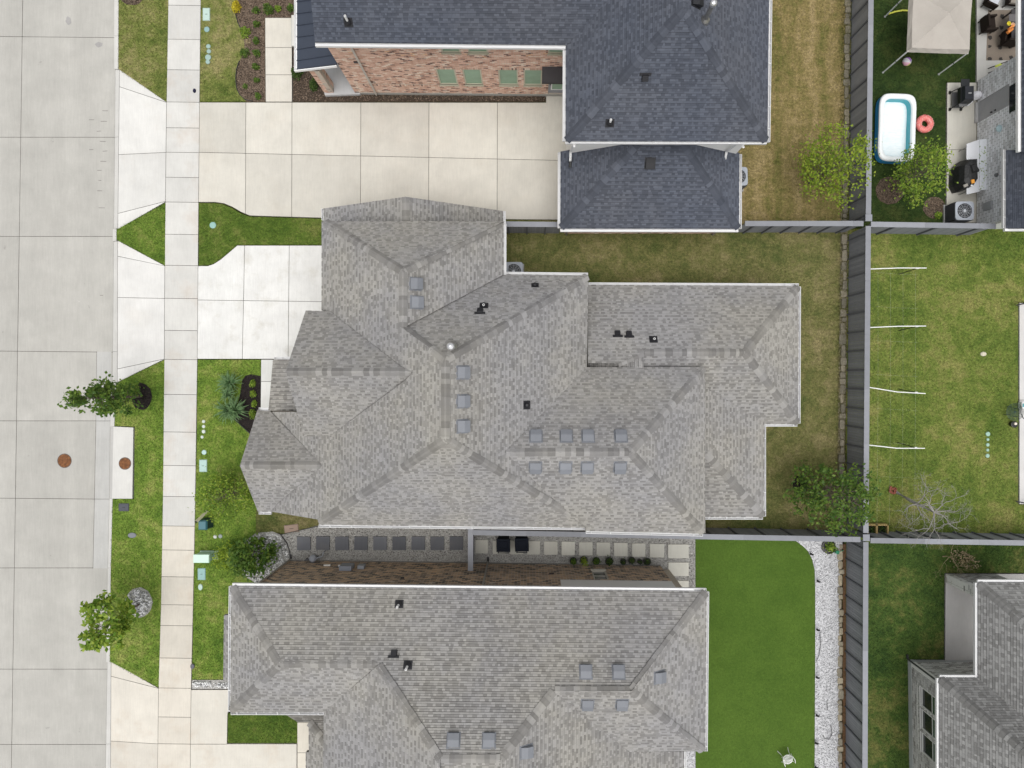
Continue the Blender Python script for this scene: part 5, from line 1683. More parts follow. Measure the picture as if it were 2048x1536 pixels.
tree('shrub', 'loose yellow-green shrub between the broad dark shrub and the mint green cabinet', 462, 1110, [(.1, .4), (.5, .62), (.9, .3)], 34, 26, .10, 'leaf_lime', trunk_r=.02, cr=.24, group='shrubs in the front yards', cat='shrub', twigs=False)

def shrub(name, label, px, py, r, h, n, size, leaf, group='shrubs in the front yards', sq=(1, 1), rotleaf=.5):
    b = G(px, py, 0)
    t = thing(name, label, 'shrub', b, group)
    wd = MB()
    for i in range(6):
        a = i * 1.05 + random.uniform(-.3, .3)
        wd.tube([(b.x, b.y, 0), (b.x + math.cos(a) * r * .5, b.y + math.sin(a) * r * .5, h * .7)], [.012, .005], 4)
    wd.build('stems', M['bark'], t)
    cs = []
    lobes = [(random.uniform(-.35, .35) * r, random.uniform(-.35, .35) * r, random.uniform(.6, 1)) for _ in range(5)]
    for _ in range(n):
        lx, ly, ls = random.choice(lobes)
        a, u = random.uniform(0, 6.283), math.acos(random.uniform(0, 1))
        k = ls * random.uniform(.65, 1.0)
        cs.append((b.x + (lx + math.cos(a) * math.sin(u) * r * .75 * k) * sq[0], b.y + (ly + math.sin(a) * math.sin(u) * r * .75 * k) * sq[1], .03 + math.cos(u) * h * k))
    leaf_mesh('foliage', cs, size, M[leaf], t, up=rotleaf)
    return t
row = [(513, 22, 'the uppermost shrub of the row left of the walkway'), (515, 49, 'round green shrub in the walkway row, second from the top'), (515.5, 82, 'green shrub in the walkway row right of the dry white plant'),
       (515, 107, 'small green shrub in the walkway row, fourth from the top'), (514, 134, 'small green shrub in the walkway row, fifth from the top'), (516, 163, 'round green shrub in the walkway row, second from the drive'), (518, 193, 'round green shrub in the walkway row beside the drive corner')]
protos = []
for i, (x, y, lab) in enumerate(row):
    if i < 3:
        protos.append(shrub('shrub', lab, x, y, .23, .34, 230, .075, 'leaf_green'))
    else:
        o = copy_tree(protos[i % 3], G(x, y), lab, rotz=random.uniform(0, 6), scale=(random.uniform(.85, 1.1),) * 3)
shrub('shrub', 'large round green shrub above the end of the walkway', 539, 20, .30, .45, 330, .085, 'leaf_green')
shrub('shrub', 'yellow-tipped small shrub above the walkway', 558.6, 19, .19, .3, 200, .07, 'leaf_fresh')
shrub('shrub', 'green shrub half under the blue metal porch roof', 583, 20, .22, .4, 230, .075, 'leaf_green')
shrub('shrub', 'soft green clump at the edge of the curved bed', 490, 107, .30, .22, 300, .07, 'leaf_green')
shrub('shrub', 'pale grassy clump behind the short black edging', 491, 66, .34, .16, 320, .07, 'leaf_fresh')
shrub('shrub', 'thin sparse shrub in the middle of the curved bed', 490, 173, .17, .2, 90, .06, 'leaf_green')
shrub('shrub', 'dark glossy shrub beside the walkway and the porch roof', 596, 150, .34, .5, 420, .09, 'leaf_dark')
shrub('shrub', 'dark glossy shrub at the foot of the brick pier', 631, 171, .33, .5, 420, .09, 'leaf_dark', sq=(.75, 1.2))
shrub('shrub', 'bright yellow flowering shrub at the top of the bed', 474, 14, .33, .45, 380, .10, 'leaf_yellow', sq=(.8, 1.3))
shrub('shrub', 'dry whitish plant at the edge of the walkway bed', 498, 86, .2, .2, 120, .07, 'leaf_dry')
for x, y, r, lab in ((508, 767, .22, 'uppermost low green shrub beside the white path'), (508, 787, .22, 'low green shrub beside the white path, second from the top'),
                     (508.5, 806.5, .2, 'low green shrub beside the white path, third from the top'), (508, 828, .24, 'lowest green shrub beside the white path, close to the gutter')):
    shrub('shrub', lab, x, y, r, .3, 300, .06, 'leaf_fresh', sq=(.9, 1.1))
shrub('shrub', 'small green plant growing below the condenser side of the mulch patch', 1876, 430, .25, .2, 160, .09, 'leaf_fresh', group='plants in the back yards')
shrub('shrub', 'dry tan shrub behind the pale brick house', 1930, 1117, .85, .9, 230, .10, 'leaf_dry', group='plants in the back yards', sq=(1.1, .7))

def yucca(label, px, py, n, L_, group='yuccas in the dark bed'):
    b = G(px, py, 0)
    t = thing('yucca', label, 'yucca', b, group)
    meshes = []
    for v in range(5):
        mb = MB()
        l = L_ * (.8 + .1 * v)
        pts = []
        for i in range(6):
            k = i / 5
            wd = .030 * (1 - k) ** .7 * (1.2 if i else .7)
            r = l * (k - .1 * k * k)
            z = l * (.42 * k - (.10 + .09 * v) * k * k * 1.5)
            pts.append(((r, -wd, z), (r, wd, z), (r, 0, z - .006)))
        for a, c in zip(pts, pts[1:]):
            mb.raw([a[0], a[2], a[1], c[0], c[2], c[1]], [(0, 1, 4, 3), (1, 2, 5, 4)])
        o = mb.build('leaf', M['leaf_yucca'], None, origin=(0, 0, 0))
        meshes.append(o.data); bpy.data.objects.remove(o)
    for i in range(n):
        o = bpy.data.objects.new('leaf', random.choice(meshes))
        C.objects.link(o)
        o.parent = t
        o.location = (0, 0, .25 + random.uniform(0, .15))
        o.rotation_euler = (0, -random.choice((0, .25, .5, .8, 1.05)) * random.uniform(.7, 1.1), random.uniform(0, 6.283))
        o.scale = (random.uniform(.8, 1.15),) * 3
    MB().lathe(b, [(.09, 0), (.08, .25), (.04, .36)], 8).build('trunk', M['bark'], t)
    return t
yucca('upper spiky green yucca at the edge of the dark bed', 467, 765, 90, .68)
yucca('small yucca squeezed between the two larger ones', 462, 787, 55, .46)
yucca('lower wide yucca with dark green blades', 462, 819, 75, .72)
yucca('lower right yucca leaning against its wide neighbour', 477, 820, 70, .70)

# bare trees: every twig real
def bare(name, label, px, py, mat, top, levels, seed, cat='dead tree', r0=.07, spread=.7, n0=5, len0=1.0):
    rd = random.Random(seed)
    b = G(px, py, 0)
    t = thing(name, label, cat, b)
    mb, tw = MB(), MB()
    tip = Vector(top)
    trunk = [b + (tip - b) * k + Vector((rd.uniform(-.06, .06), rd.uniform(-.06, .06), 0)) * (1 if 0 < k < 1 else 0) for k in (0, .3, .6, 1)]
    mb.tube(trunk, [r0, r0 * .85, r0 * .7, r0 * .55], 7)
    def grow(p, d, l, r, lev):
        pts, rs = [p], [r]
        q = p
        for i in range(3):
            d = (d + Vector((rd.gauss(0, .22), rd.gauss(0, .22), rd.gauss(0, .16)))).normalized()
            q = q + d * l / 3
            pts.append(q); rs.append(r * (1 - .22 * (i + 1)))
        (mb if lev < 2 else tw).tube(pts, rs, 4 if lev else 5, caps=False)
        if lev < levels:
            for i in range(rd.choice((2, 3, 3))):
                k = rd.uniform(.35, 1)
                bp = pts[0] + (pts[-1] - pts[0]) * k if k < .95 else pts[-1]
                nd = (d + Vector((rd.gauss(0, spread), rd.gauss(0, spread), rd.gauss(.05, .3)))).normalized()
                grow(pts[-1] if rd.random() < .5 else pts[2], nd, l * rd.uniform(.55, .85), max(.003, r * .5), lev + 1)
    ax = (tip - b).normalized()
    for i in range(n0):
        a = 6.283 * i / n0 + rd.uniform(-.4, .4)
        d = (Vector((math.cos(a), math.sin(a), rd.uniform(.1, .7))) + Vector((ax.x, ax.y, 0)) * .9).normalized()
        grow(tip if i % 3 else trunk[2], d, len0 * rd.uniform(.7, 1.2), r0 * .42, 0)
    mb.build('trunk', M[mat], t)
    tw.build('twigs', M[mat], t, kind='stuff')
    return t
bare('dead_tree', 'bare grey dead tree standing in the open lawn', 1792, 984, 'dead_wood', G(1868, 1024, 2.3), 4, 12, n0=12, len0=.74, r0=.085, spread=.85)
bare('dead_shrub', 'bare straw-coloured shrub behind the lower side fence', 1885, 1113, 'leaf_dry', G(1905, 1118, .5), 3, 5, cat='dead shrub', r0=.03, n0=6, len0=.6)
bt = thing('brick_ring', 'small pile of red bricks at the foot of the dead tree', 'bricks', G(1786, 979))
for i in range(5):
    p = G(1784 + random.uniform(-5, 6), 979 + random.uniform(-5, 6))
    MB().box(p.x, p.y, 0, .2, .1, .09, random.uniform(0, 3)).build('brick', M['wood'], bt, color=(.22, .07, .045))

# ================================================================== THINGS IN THE FRONT YARDS
def flat(name, label, cat, px, py, w_, l_, col, h=.03, round_=False, mat='plastic', group=None, rot=0, z=0.0):
    c = G(px, py, z)
    t = thing(name, label, cat, c, group)
    W_, L2 = w_ / 42, l_ / 42
    if round_:
        MB().lathe(c, [(W_ / 2 + .015, -.02), (W_ / 2 + .015, h * .6)], 16, sy=L2 / W_).build('rim', M[mat], t, color=tuple(x * .75 for x in col))
        MB().lathe(c, [(W_ / 2, 0), (W_ / 2, h), (W_ * .42, h + .006)], 16, sy=L2 / W_).build('lid', M[mat], t, color=col)
    else:
        MB().box(c.x, c.y, z - .02, W_ + .04, L2 + .04, h * .6 + .02, rot).build('rim', M[mat], t, color=tuple(x * .75 for x in col))
        MB().box(c.x, c.y, z + h * .3, W_, L2, h * .7, rot, top_scale=.97).build('lid', M[mat], t, color=col)
        MB().box(c.x, c.y, z + h, W_ * .3, .03, .006, rot).build('lift_slot', M[mat], t, color=tuple(x * .4 for x in col))
    return t
GRN, BLU = (.36, .50, .44), (.24, .38, .37)
gu = 'utility covers in the front lawns'
flat('utility_cover', 'pale green rectangular cover at the top of the walkway lawn', 'utility cover', 413, 29, 13, 24, (.45, .58, .52), group=gu)
flat('utility_cover', 'round blue-green cover below the top pale green cover', 'utility cover', 414, 59, 10, 10, BLU, round_=True, group=gu)
for i, (x, y, s, lab) in enumerate(((417, 93, 8, 'uppermost'), (418, 103, 8, 'second'), (416.5, 115, 11, 'third and largest'), (416, 124, 8, 'lowest'))):
    flat('valve_box', '%s pale blue valve lid of the column in the walkway lawn' % lab, 'valve box', x, y, s, s, (.30, .42, .38), round_=True, group='valve lids in a column')
flat('utility_cover', 'blue-green lid in the narrow lawn between the drives', 'utility cover', 426, 450.5, 12, 12, (.26, .44, .40), round_=True, group=gu)
for i, (x, y, s, lab) in enumerate(((407.5, 843, 5.5, 'uppermost'), (407.5, 853, 5.5, 'second'), (407.5, 863, 6.5, 'third'), (404.5, 874, 5, 'lowest'))):
    flat('valve_box', '%s small pale lid of the column by the yucca lawn sidewalk' % lab, 'valve box', x, y, s, s, (.55, .60, .55), round_=True, group='valve lids in a column')
flat('utility_cover', 'round pale blue lid above the mint rectangular cover', 'utility cover', 408.5, 904.5, 8.5, 8.5, (.42, .58, .55), round_=True, group=gu)
flat('utility_cover', 'mint green rectangular cover left of the front gable', 'utility cover', 406.5, 931.5, 14, 23, (.40, .56, .52), group=gu)
flat('utility_cover', 'blue-green rectangular cover below the mint cabinet', 'utility cover', 403.5, 1148, 14, 22, (.24, .40, .38), group=gu)
flat('utility_cover', 'small oval mint lid nearest the southern house roof', 'utility cover', 401, 1174, 8, 11, (.42, .55, .48), round_=True, group=gu)
flat('utility_cover', 'dark rectangular meter lid in the verge below the storm inlet', 'utility cover', 248, 1014.5, 19, 14, (.055, .06, .075), group=gu)
flat('utility_cover', 'grey oval meter lid in the long verge', 'utility cover', 264.5, 1070.5, 16, 10, (.17, .18, .20), round_=True, group=gu)
flat('valve_box', 'pale round lid between the teal box and the dark shrub, the left one', 'valve box', 430.5, 1073.5, 6, 6, (.5, .52, .48), round_=True, group=gu)
flat('valve_box', 'grey round lid between the teal box and the dark shrub, the right one', 'valve box', 441, 1072.5, 7, 7, (.25, .29, .27), round_=True, group=gu)
flat('clean_out', 'dark clean-out cap with a pale ring at the edge of the sidewalk', 'pipe cap', 385, 1332.5, 7, 9, (.09, .09, .11), round_=True, z=.03)
flat('dropped_bag', 'small dark bag lying on the upper sidewalk', 'bag', 389, 181.5, 5, 7, (.02, .02, .045), z=.03, mat='fabric', round_=True)
flat('stepping_slab', 'two pinkish pavers lying in the dry grass by the gravel path', 'pavers', 583, 1057, 27, 14, (.34, .25, .20), mat='concrete', rot=.12)
c = G(415, 1112)
t = thing('transformer', 'mint green utility cabinet on a pale pad in the front lawn', 'utility cabinet', c)
MB().box(G(419, 1110).x, G(419, 1110).y, -.02, .86, .42, .06).build('pad', M['concrete'], t, color=(.40, .52, .44))
MB().box(G(417, 1109.5).x, G(417, 1109.5).y, .04, .66, .34, .62).build('cabinet', M['plastic'], t, color=(.46, .66, .54))
MB().box(G(416.6, 1109.5).x, G(416.6, 1109.5).y, .66, .76, .40, .10, top_scale=.94).build('cabinet_lid', M['plastic'], t, color=(.55, .74, .62))
MB().box(G(424.5, 1109.5).x, G(424.5, 1109.5).y, .30, .10, .36, .2).build('side_step', M['plastic'], t, color=(.44, .62, .52))
c = G(417, 1045)
t = thing('pedestal_box', 'dark teal utility pedestal standing in the front lawn', 'utility pedestal', c)
MB().box(c.x, c.y, 0, .46, .46, .62, top_scale=.8).build('body', M['plastic'], t, color=(.018, .05, .065))
MB().box(c.x, c.y, .58, .42, .46, .09, top_scale=.75).build('lid', M['plastic'], t, color=(.05, .15, .18))
a, b = G(415.5, 1021.5), G(391, 1045, .95)
t = thing('marker_post', 'cream marker post leaning over the sidewalk edge', 'marker post', a)
d = (b - a); nn_ = d.cross(Vector((0, 0, 1))).normalized()
MB().obox(a - nn_ * .075, nn_ * .15, Vector((0, 0, .02)) + d.normalized() * 0 + Vector((.015, .015, 0)), d * .93).build('post', M['plastic'], t, color=(.66, .62, .45))
MB().obox(a + d * .93 - nn_ * .057, nn_ * .114, Vector((.015, .015, .02)), d * .07).build('tip', M['plastic'], t, color=(.02, .02, .02))

# ================================================================== SIDE PATH: BINS AND POTS
def bin_(px, py, label, rot):
    c = G(px, py)
    t = thing('wheelie_bin', label, 'bin', c, 'wheelie bins on the side path')
    MB().box(c.x, c.y, .06, .50, .50, .92, rot, top_scale=1.18).build('body', M['fabric'], t, color=(.010, .011, .015))
    m = MB(); m.box(c.x, c.y, .98, .64, .62, .05, rot, top_scale=.95); m.box(c.x, c.y + .03, 1.02, .44, .36, .035, rot, top_scale=.85)
    m.build('lid', M['fabric'], t, color=(.010, .012, .018))
    MB().tube([(c.x - .26, c.y - .36, .96), (c.x + .26, c.y - .36, .96)], .02).build('handle', M['plastic'], t, color=(.012, .012, .016))
    for s in (-.25, .25):
        MB().tube([(c.x + s - .03, c.y - .27, .12), (c.x + s + .03, c.y - .27, .12)], .12, 14).build('wheel', M['plastic'], t, color=(.01, .01, .01))
        MB().box(c.x + s * .9, c.y - .33, .93, .05, .1, .05).build('handle_bracket', M['plastic'], t, color=(.012, .012, .016))
    return t
bin_(1008, 1081, 'black wheelie bin on the cream pavers, nearer the gate fence', 0)
bin_(1044, 1080, 'black wheelie bin on the cream pavers, farther from the gate fence', .03)
def pot(px, py, r, label, leaf, hh, n, size=.07, sq=1.0):
    c = G(px, py)
    t = thing('potted_plant', label, 'potted plant', c, 'potted plants along the brown brick wall')
    MB().lathe(c, [(r * .7, 0), (r, .24), (r * 1.08, .25), (r * 1.08, .28), (r * .92, .28), (r * .9, .24)], 18).build('pot', M['plastic'], t, color=(.022, .02, .02))
    MB().lathe(c + Vector((0, 0, .225)), [(r * .9, 0), (r * .88, .012)], 14).build('soil', M['mulch_dark'], t)
    cs = [(c.x + random.gauss(0, r * .42) * sq, c.y + random.gauss(0, r * .4), .27 + abs(random.gauss(0, hh * .5))) for _ in range(n)]
    leaf_mesh('foliage', cs, size, M[leaf], t)
for a in ((1146, 1118.5, .16, 'potted dark plant at the west end of the pot row', 'leaf_green', .25, 150), (1167, 1117, .17, 'potted tall yellow-green plant second in the pot row', 'leaf_lime', .75, 150),
          (1191.5, 1119, .17, 'potted rounded green plant third in the pot row', 'leaf_green', .25, 170), (1217, 1119.5, .18, 'wide potted plant fourth in the pot row', 'leaf_dark', .2, 190),
          (1245, 1120.5, .14, 'potted plant with a trailing stem fifth in the pot row', 'leaf_dark', .1, 50), (1262, 1118, .16, 'potted sparse plant sixth in the pot row', 'leaf_dark', .3, 70),
          (1278, 1120.5, .12, 'small nearly bare pot seventh in the pot row', 'leaf_dark', .08, 25), (1292.5, 1120.5, .17, 'potted twiggy plant at the east end of the pot row', 'leaf_dark', .2, 70)):
    pot(*a)
c = G(1656, 1093)
t = thing('tree_well', 'dark round planter with a leafy green plant on the pale gravel', 'planter', c)
MB().lathe(c, [(.33, 0), (.33, .12), (.29, .13), (.28, .06)], 22).build('planter', M['plastic'], t, color=(.02, .018, .016))
leaf_mesh('foliage', [(c.x + random.gauss(.03, .12), c.y + random.gauss(0, .11), .12 + abs(random.gauss(0, .15))) for _ in range(130)], .11, M['leaf_fresh'], t)
p = G(1672, 1103)
t2 = thing('watering_can', 'small green watering can beside the round planter', 'watering can', p)
MB().lathe(p, [(.09, 0), (.09, .18), (.05, .2)], 12).build('can', M['plastic'], t2, color=(.03, .22, .12))
MB().tube([(p.x + .08, p.y, .05), (p.x + .26, p.y + .1, .22)], .018).build('spout', M['plastic'], t2, color=(.03, .22, .12))
MB().tube([(p.x - .08, p.y, .05), (p.x - .17, p.y, .14), (p.x - .06, p.y, .2)], .012).build('handle', M['plastic'], t2, color=(.03, .22, .12))
for px, py, lab in ((1620.5, 1107, 'black garden spotlight at the rounded corner of the turf'), (1634, 1161, 'black garden spotlight on the gravel edge just below the turf corner'), (1633, 1257.5, 'black garden spotlight on the turf edge, third from the top'),
                    (1632.5, 1352.5, 'black garden spotlight on the turf edge, fourth from the top'), (1632, 1428, 'black garden spotlight on the turf edge, third from the bottom'), (1630.5, 1483, 'black garden spotlight on the turf edge, second from the bottom'), (1630, 1531, 'black garden spotlight beside the white garden chair end of the turf')):
    c = G(px, py)
    t = thing('garden_light', lab, 'garden light', c, 'garden spotlights along the turf edge')
    MB().tube([(c.x, c.y, -.05), (c.x, c.y, .2)], .014, 5).build('spike', M['plastic'], t, color=(.012, .012, .012))
    MB().tube([(c.x + .07, c.y - .02, .18), (c.x - .02, c.y + .0, .2), (c.x - .07, c.y + .05, .25)], [.04, .045, .052], 8).build('lamp_head', M['plastic'], t, color=(.012, .012, .012))
for pts, lab in (([(1640, 1265), (1641, 1290), (1638, 1310), (1633, 1322)], 'thin black hose end lying on the upper pale gravel'), ([(1662, 1450), (1664, 1468), (1658, 1478), (1649, 1477), (1646, 1470)], 'thin black curled hose on the lower pale gravel'), ([(1654, 1403), (1655, 1420)], 'short black hose piece in the middle of the pale gravel')):
    tag(MB().tube([G(x, y, .07) for x, y in pts], .013, 5).build('hose', M['plastic'], color=(.03, .03, .03)), lab, 'hose')

def iron_chair(px, py, rot, label):
    c = G(px, py, .012)
    t = thing('garden_chair', label, 'chair', c)
    R_ = Matrix.Rotation(rot, 3, 'Z')
    def w_(x, y, z): return c + R_ @ Vector((x, y, z))
    col = (.82, .82, .80)
    seat = MB()
    ring = [w_(.22 * math.cos(a), .21 * math.sin(a), .43) for a in [i * math.pi / 8 for i in range(17)]]
    seat.tube(ring, .016, 5)
    for k in range(-3, 4):
        x = k * .055; y = math.sqrt(max(0.001, 1 - (x / .22) ** 2)) * .21
        seat.tube([w_(x, -y, .43), w_(x, y, .43)], .011, 4)
        seat.tube([w_(-y, x, .432), w_(y, x, .432)], .011, 4)
    seat.build('seat', M['white'], t, color=col)
    back = MB()
    arc = [w_(.23 * math.cos(a), .20 + .02 * math.sin(a), .43 + .46 * math.sin(a)) for a in [i * math.pi / 8 for i in range(9)]]
    back.tube(arc, .016, 5)
    for k in (-.14, -.07, 0, .07, .14):
        back.tube([w_(k, .2, .43), w_(k * .8, .215, .43 + .44 * math.sqrt(1 - (k / .24) ** 2))], .011, 4)
    for k in (.6, .75):
        back.tube([w_(-.2, .21, k), w_(0, .21, k + .06), w_(.2, .21, k)], .011, 4)
    back.build('backrest', M['white'], t, color=col)
    for s in (-1, 1):
        MB().tube([w_(s * .22, .2, .66), w_(s * .27, 0, .66), w_(s * .25, -.17, .62), w_(s * .2, -.16, .43)], .014, 5).build('armrest', M['white'], t, color=col)
        for y in (-1, 1):
            MB().tube([w_(s * .17, y * .16, .43), w_(s * .2, y * .2, .2), w_(s * .26, y * .27, 0)], .017, 5).build('leg', M['white'], t, color=col)
iron_chair(1569, 1509, .35, 'white ornate iron garden chair on the bright turf')

# ================================================================== EASTERN LAWN
for i, (y0, y1, yb, lab) in enumerate(((538, 536, 548, 'uppermost white pole reaching from the fence over the open lawn'), (655, 652, 661.5, 'second white pole from the top reaching over the open lawn'),
                                       (774.5, 787, 778, 'bent white pole, third from the top over the open lawn'), (890, 896.5, 885, 'lowest white pole reaching over the open lawn'))):
    x = fx(y0)
    b = G(1799 - i * 1.5, yb)
    t = thing('netting_pole', lab, 'pole', b, 'white poles holding the garden netting')
    p0, p2 = G(x + 5, y0, 1.75), G(1853 - i * 1.2, y1, 1.5)
    p1 = (p0 + p2) / 2 + Vector((0, .07 * (1 if i > 1 else -.3) * -1, .03))
    pm = p0 + (p2 - p0) * .84
    MB().tube([p0, p1, p2], .022, 8).build('pole', M['white'], t, color=(.86, .86, .85))
    MB().tube([b, Vector((pm.x, pm.y, 1.5))], .020, 6).build('post', M['plastic'], t, color=(.012, .012, .012))
    MB().tube([pm - (p2 - p0) * .02, pm + (p2 - p0) * .02], .038, 8).build('clamp', M['plastic'], t, color=(.75, .75, .75))
net = MB()
for i in range(8):
    y = 545 + i * 68
    a, b = G(1752, y, 1.35 if y > 700 else 1.2), G(1835, y + 4, 1.2)
    net.tube([a, (a + b) / 2 - Vector((0, 0, .12)), b], 0.0011, 3, caps=False)
for i in range(4):
    x = 1756 + i * 25
    net.tube([G(x, 545, 1.2), G(x, 800, 1.1), G(x - 2, 1050, 1.2)], 0.0011, 3, caps=False)
tag(net.build('garden_netting', M['white'], color=(.55, .55, .5)), 'faint garden netting hung between the white poles along the fence', 'netting')
t = thing('planter_frame', 'yellow wooden raised planter with two compartments against the fence', 'planter', G(1757, 1062))
def at(x, y, z): return G(x, y, z)
for x0, x1 in ((1736, 1753), (1754.5, 1776)):
    for a, b in (((x0, 1050), (x1, 1050)), ((x0, 1072), (x1, 1072)), ((x0, 1050), (x0, 1072)), ((x1, 1050), (x1, 1072))):
        A_, B_2 = at(*a, .45), at(*b, .45)
        d = (B_2 - A_).normalized(); n_ = Vector((-d.y, d.x, 0))
        MB().obox(A_ - n_ * .025 - d * .025 + Vector((0, 0, -.35)), B_2 - A_ + d * .05, n_ * .05, (0, 0, .36)).build('board', M['wood'], t, color=(.52, .38, .16))
    q = P2([(x0, 1050), (x1, 1050), (x1, 1072), (x0, 1072)], .4)
    m = MB(); m.prism(q, 0, .22); m.build('soil', M['mulch_dark'], t)
    c = at((x0 + x1) / 2, 1061, .3)
    leaf_mesh('foliage', [(c.x + random.uniform(-.18, .18), c.y + random.uniform(-.2, .2), .25 + random.uniform(0, .15)) for _ in range(70)], .09, M['leaf_dark'], t)
c = G(1966, 708)
tag(MB().lathe(c, [(.13, -.03), (.14, .04), (.08, .08)], 7, sx=1.1, sy=.8).build('rock', M['concrete'], color=(.60, .56, .44)), 'pale flat rock lying in the open lawn', 'rock')
for i, (y, s, lab) in enumerate(((868, 8, 'uppermost and largest'), (879, 5, 'second'), (889.5, 6, 'third'), (900, 5, 'fourth'), (911.5, 7, 'lowest'))):
    flat('valve_box', '%s mint valve lid of the column in the open lawn' % lab, 'valve box', 1975.5 - i * .2, y, s, s, (.30, .46, .38), round_=True, group='valve lids in a column')
c = G(2018, 823)
t = thing('mesh_table', 'round dark mesh garden table beside the pale patio', 'garden table', c)
m = MB()
for r in (.06, .12, .18, .24, .30, .36, .40):
    m.tube([(c.x + r * math.cos(a), c.y + r * math.sin(a), .42) for a in [i * math.pi / 14 for i in range(29)]], .008, 3)
for i in range(18):
    a = i * math.pi / 9
    m.tube([(c.x, c.y, .42), (c.x + .4 * math.cos(a), c.y + .4 * math.sin(a), .42)], .006, 3)
m.build('mesh_top', M['paint'], t, color=(.03, .06, .055))
for a in (.5, 2.1, 3.7, 5.3):
    MB().tube([(c.x + .3 * math.cos(a), c.y + .3 * math.sin(a), 0), (c.x + .25 * math.cos(a), c.y + .25 * math.sin(a), .42)], .014, 5).build('leg', M['paint'], t, color=(.03, .04, .04))
c = G(2022, 848)
t = thing('flower_pot', 'small black pot with a pale lid beside the mesh table', 'pot', c)
MB().lathe(c, [(.12, 0), (.16, .25), (.13, .26)], 14).build('pot', M['plastic'], t, color=(.012, .012, .012))
MB().lathe(c + Vector((.03, .03, .26)), [(.07, 0), (.06, .04)], 10).build('lid', M['plastic'], t, color=(.75, .68, .55))
c = G(2041, 811, .06)
t = thing('hose_box', 'white and teal box on the edge of the pale patio', 'box', c)
MB().box(c.x, c.y, .06, .22, .3, .25).build('body', M['plastic'], t, color=(.68, .70, .70))
MB().box(c.x - .01, c.y + .02, .31, .14, .17, .02).build('panel', M['plastic'], t, color=(.10, .30, .33))
MB().tube([(c.x, c.y - .15, .1), (c.x + .02, c.y - .4, .08), (c.x + .12, c.y - .6, .08), (c.x + .3, c.y - .7, .08)], .015, 5).build('hose', M['plastic'], t, color=(.02, .02, .02))

# ================================================================== NORTH-EASTERN YARD
def torus(c, R_, r, n=28, k=12, sx=1, sy=1, flat_=1.0, pinch=None):
    mb = MB()
    vs, fs = [], []
    for i in range(n):
        a = 2 * math.pi * i / n
        for j in range(k):
            b = 2 * math.pi * j / k
            rr = R_ + r * math.cos(b)
            vs.append((c.x + rr * math.cos(a), c.y + rr * math.sin(a), c.z + r * flat_ * math.sin(b)))
    for i in range(n):
        for j in range(k):
            fs.append((i * k + j, ((i + 1) % n) * k + j, ((i + 1) % n) * k + (j + 1) % k, i * k + (j + 1) % k))
    return mb.raw(vs, fs)
# paddling pool: outline with soft corners and a slightly pinched waist
pc = G(1784, 262); pc.z = .02
def pool_ring(ins, z, n=56):
    out = []
    hx, hy = 0.92 - ins, 1.58 - ins
    for i in range(n):
        a = 2 * math.pi * i / n
        ca, sa = math.cos(a), math.sin(a)
        x, y = math.copysign(abs(ca) ** .42, ca) * hx, math.copysign(abs(sa) ** .42, sa) * hy
        x *= 1 - .075 * (1 - (y / hy) ** 2)
        rot = -.035
        out.append((pc.x + x * math.cos(rot) - y * math.sin(rot), pc.y + x * math.sin(rot) + y * math.cos(rot), pc.z + z))
    return out
def pool_skin(prof):
    mb = MB(); n = 56
    vs, fs = [], []
    for ins, z in prof:
        vs += pool_ring(ins, z)
    for i in range(len(prof) - 1):
        for k in range(n):
            fs.append((i * n + k, i * n + (k + 1) % n, (i + 1) * n + (k + 1) % n, (i + 1) * n + k))
    return mb.raw(vs, fs)
pool = thing('paddling_pool', 'inflatable paddling pool with white rim and blue sides', 'paddling pool', pc)
pool_skin([(.06, 0), (-.01, .05), (-.02, .10), (.0, .17), (.03, .19)]).build('lower_tube', M['plastic'], pool, color=(.03, .20, .42), smooth=True)
pool_skin([(.03, .19), (-.01, .24), (-.015, .29), (.01, .35), (.03, .37)]).build('middle_tube', M['plastic'], pool, color=(.04, .27, .50), smooth=True)
pool_skin([(.03, .37), (-.01, .40), (-.02, .45), (.02, .51), (.11, .545), (.19, .51), (.225, .45), (.215, .38)]).build('rim', M['plastic'], pool, color=(.87, .90, .90), smooth=True)
pool_skin([(.215, .38), (.235, .30), (.215, .24), (.235, .14), (.235, .05)]).build('inner_wall', M['plastic'], pool, color=(.06, .42, .50), smooth=True)
fl = MB(); rg = pool_ring(.233, .05); fl.face(rg)
fm, fnt, fb = new_mat('pool_floor')
fw = noise(fnt, pos_of(fnt), 5, 5, .6, (1, 3, 1))
L(fnt, ramp(fnt, fw, [(.3, (.74, .82, .84)), (.6, (.85, .89, .90))]), fb.inputs['Base Color']); fb.inputs['Roughness'].default_value = .3
bump(fnt, fb, fw, .5, .03)
fl.build('floor', fm, pool)
c = G(1845.5, 250); c.z = .14
t = thing('swim_ring', 'coral pink swim ring lying beside the paddling pool', 'swim ring', G(1845.5, 250))
torus(c, .285, .145, flat_=.95).build('ring', M['plastic'], t, color=(.72, .20, .18), smooth=True)
sp = MB()
for i in range(150):
    a, b = random.uniform(0, 6.283), random.uniform(.25, 2.7)
    rr = .285 + .147 * math.cos(b)
    sp.box(c.x + rr * math.cos(a), c.y + rr * math.sin(a), c.z + .138 * math.sin(b) - .004, .035, .014, .012, random.uniform(0, 3), random.random())
sp.build('sprinkles', mat_tone('sprinkles', [(0, (.75, .45, .40)), (.35, (.80, .55, .50)), (.7, (.62, .12, .14)), (1, (.85, .70, .60))], interp='CONSTANT'), t, kind='stuff')
c = G(1809.5, 127, 0); c.z = .2
t = thing('beach_ball', 'beach ball with coloured panels on the lush lawn', 'ball', G(1809.5, 127))
bx = Matrix.Rotation(.6, 3, 'X') @ Matrix.Rotation(.5, 3, 'Y')
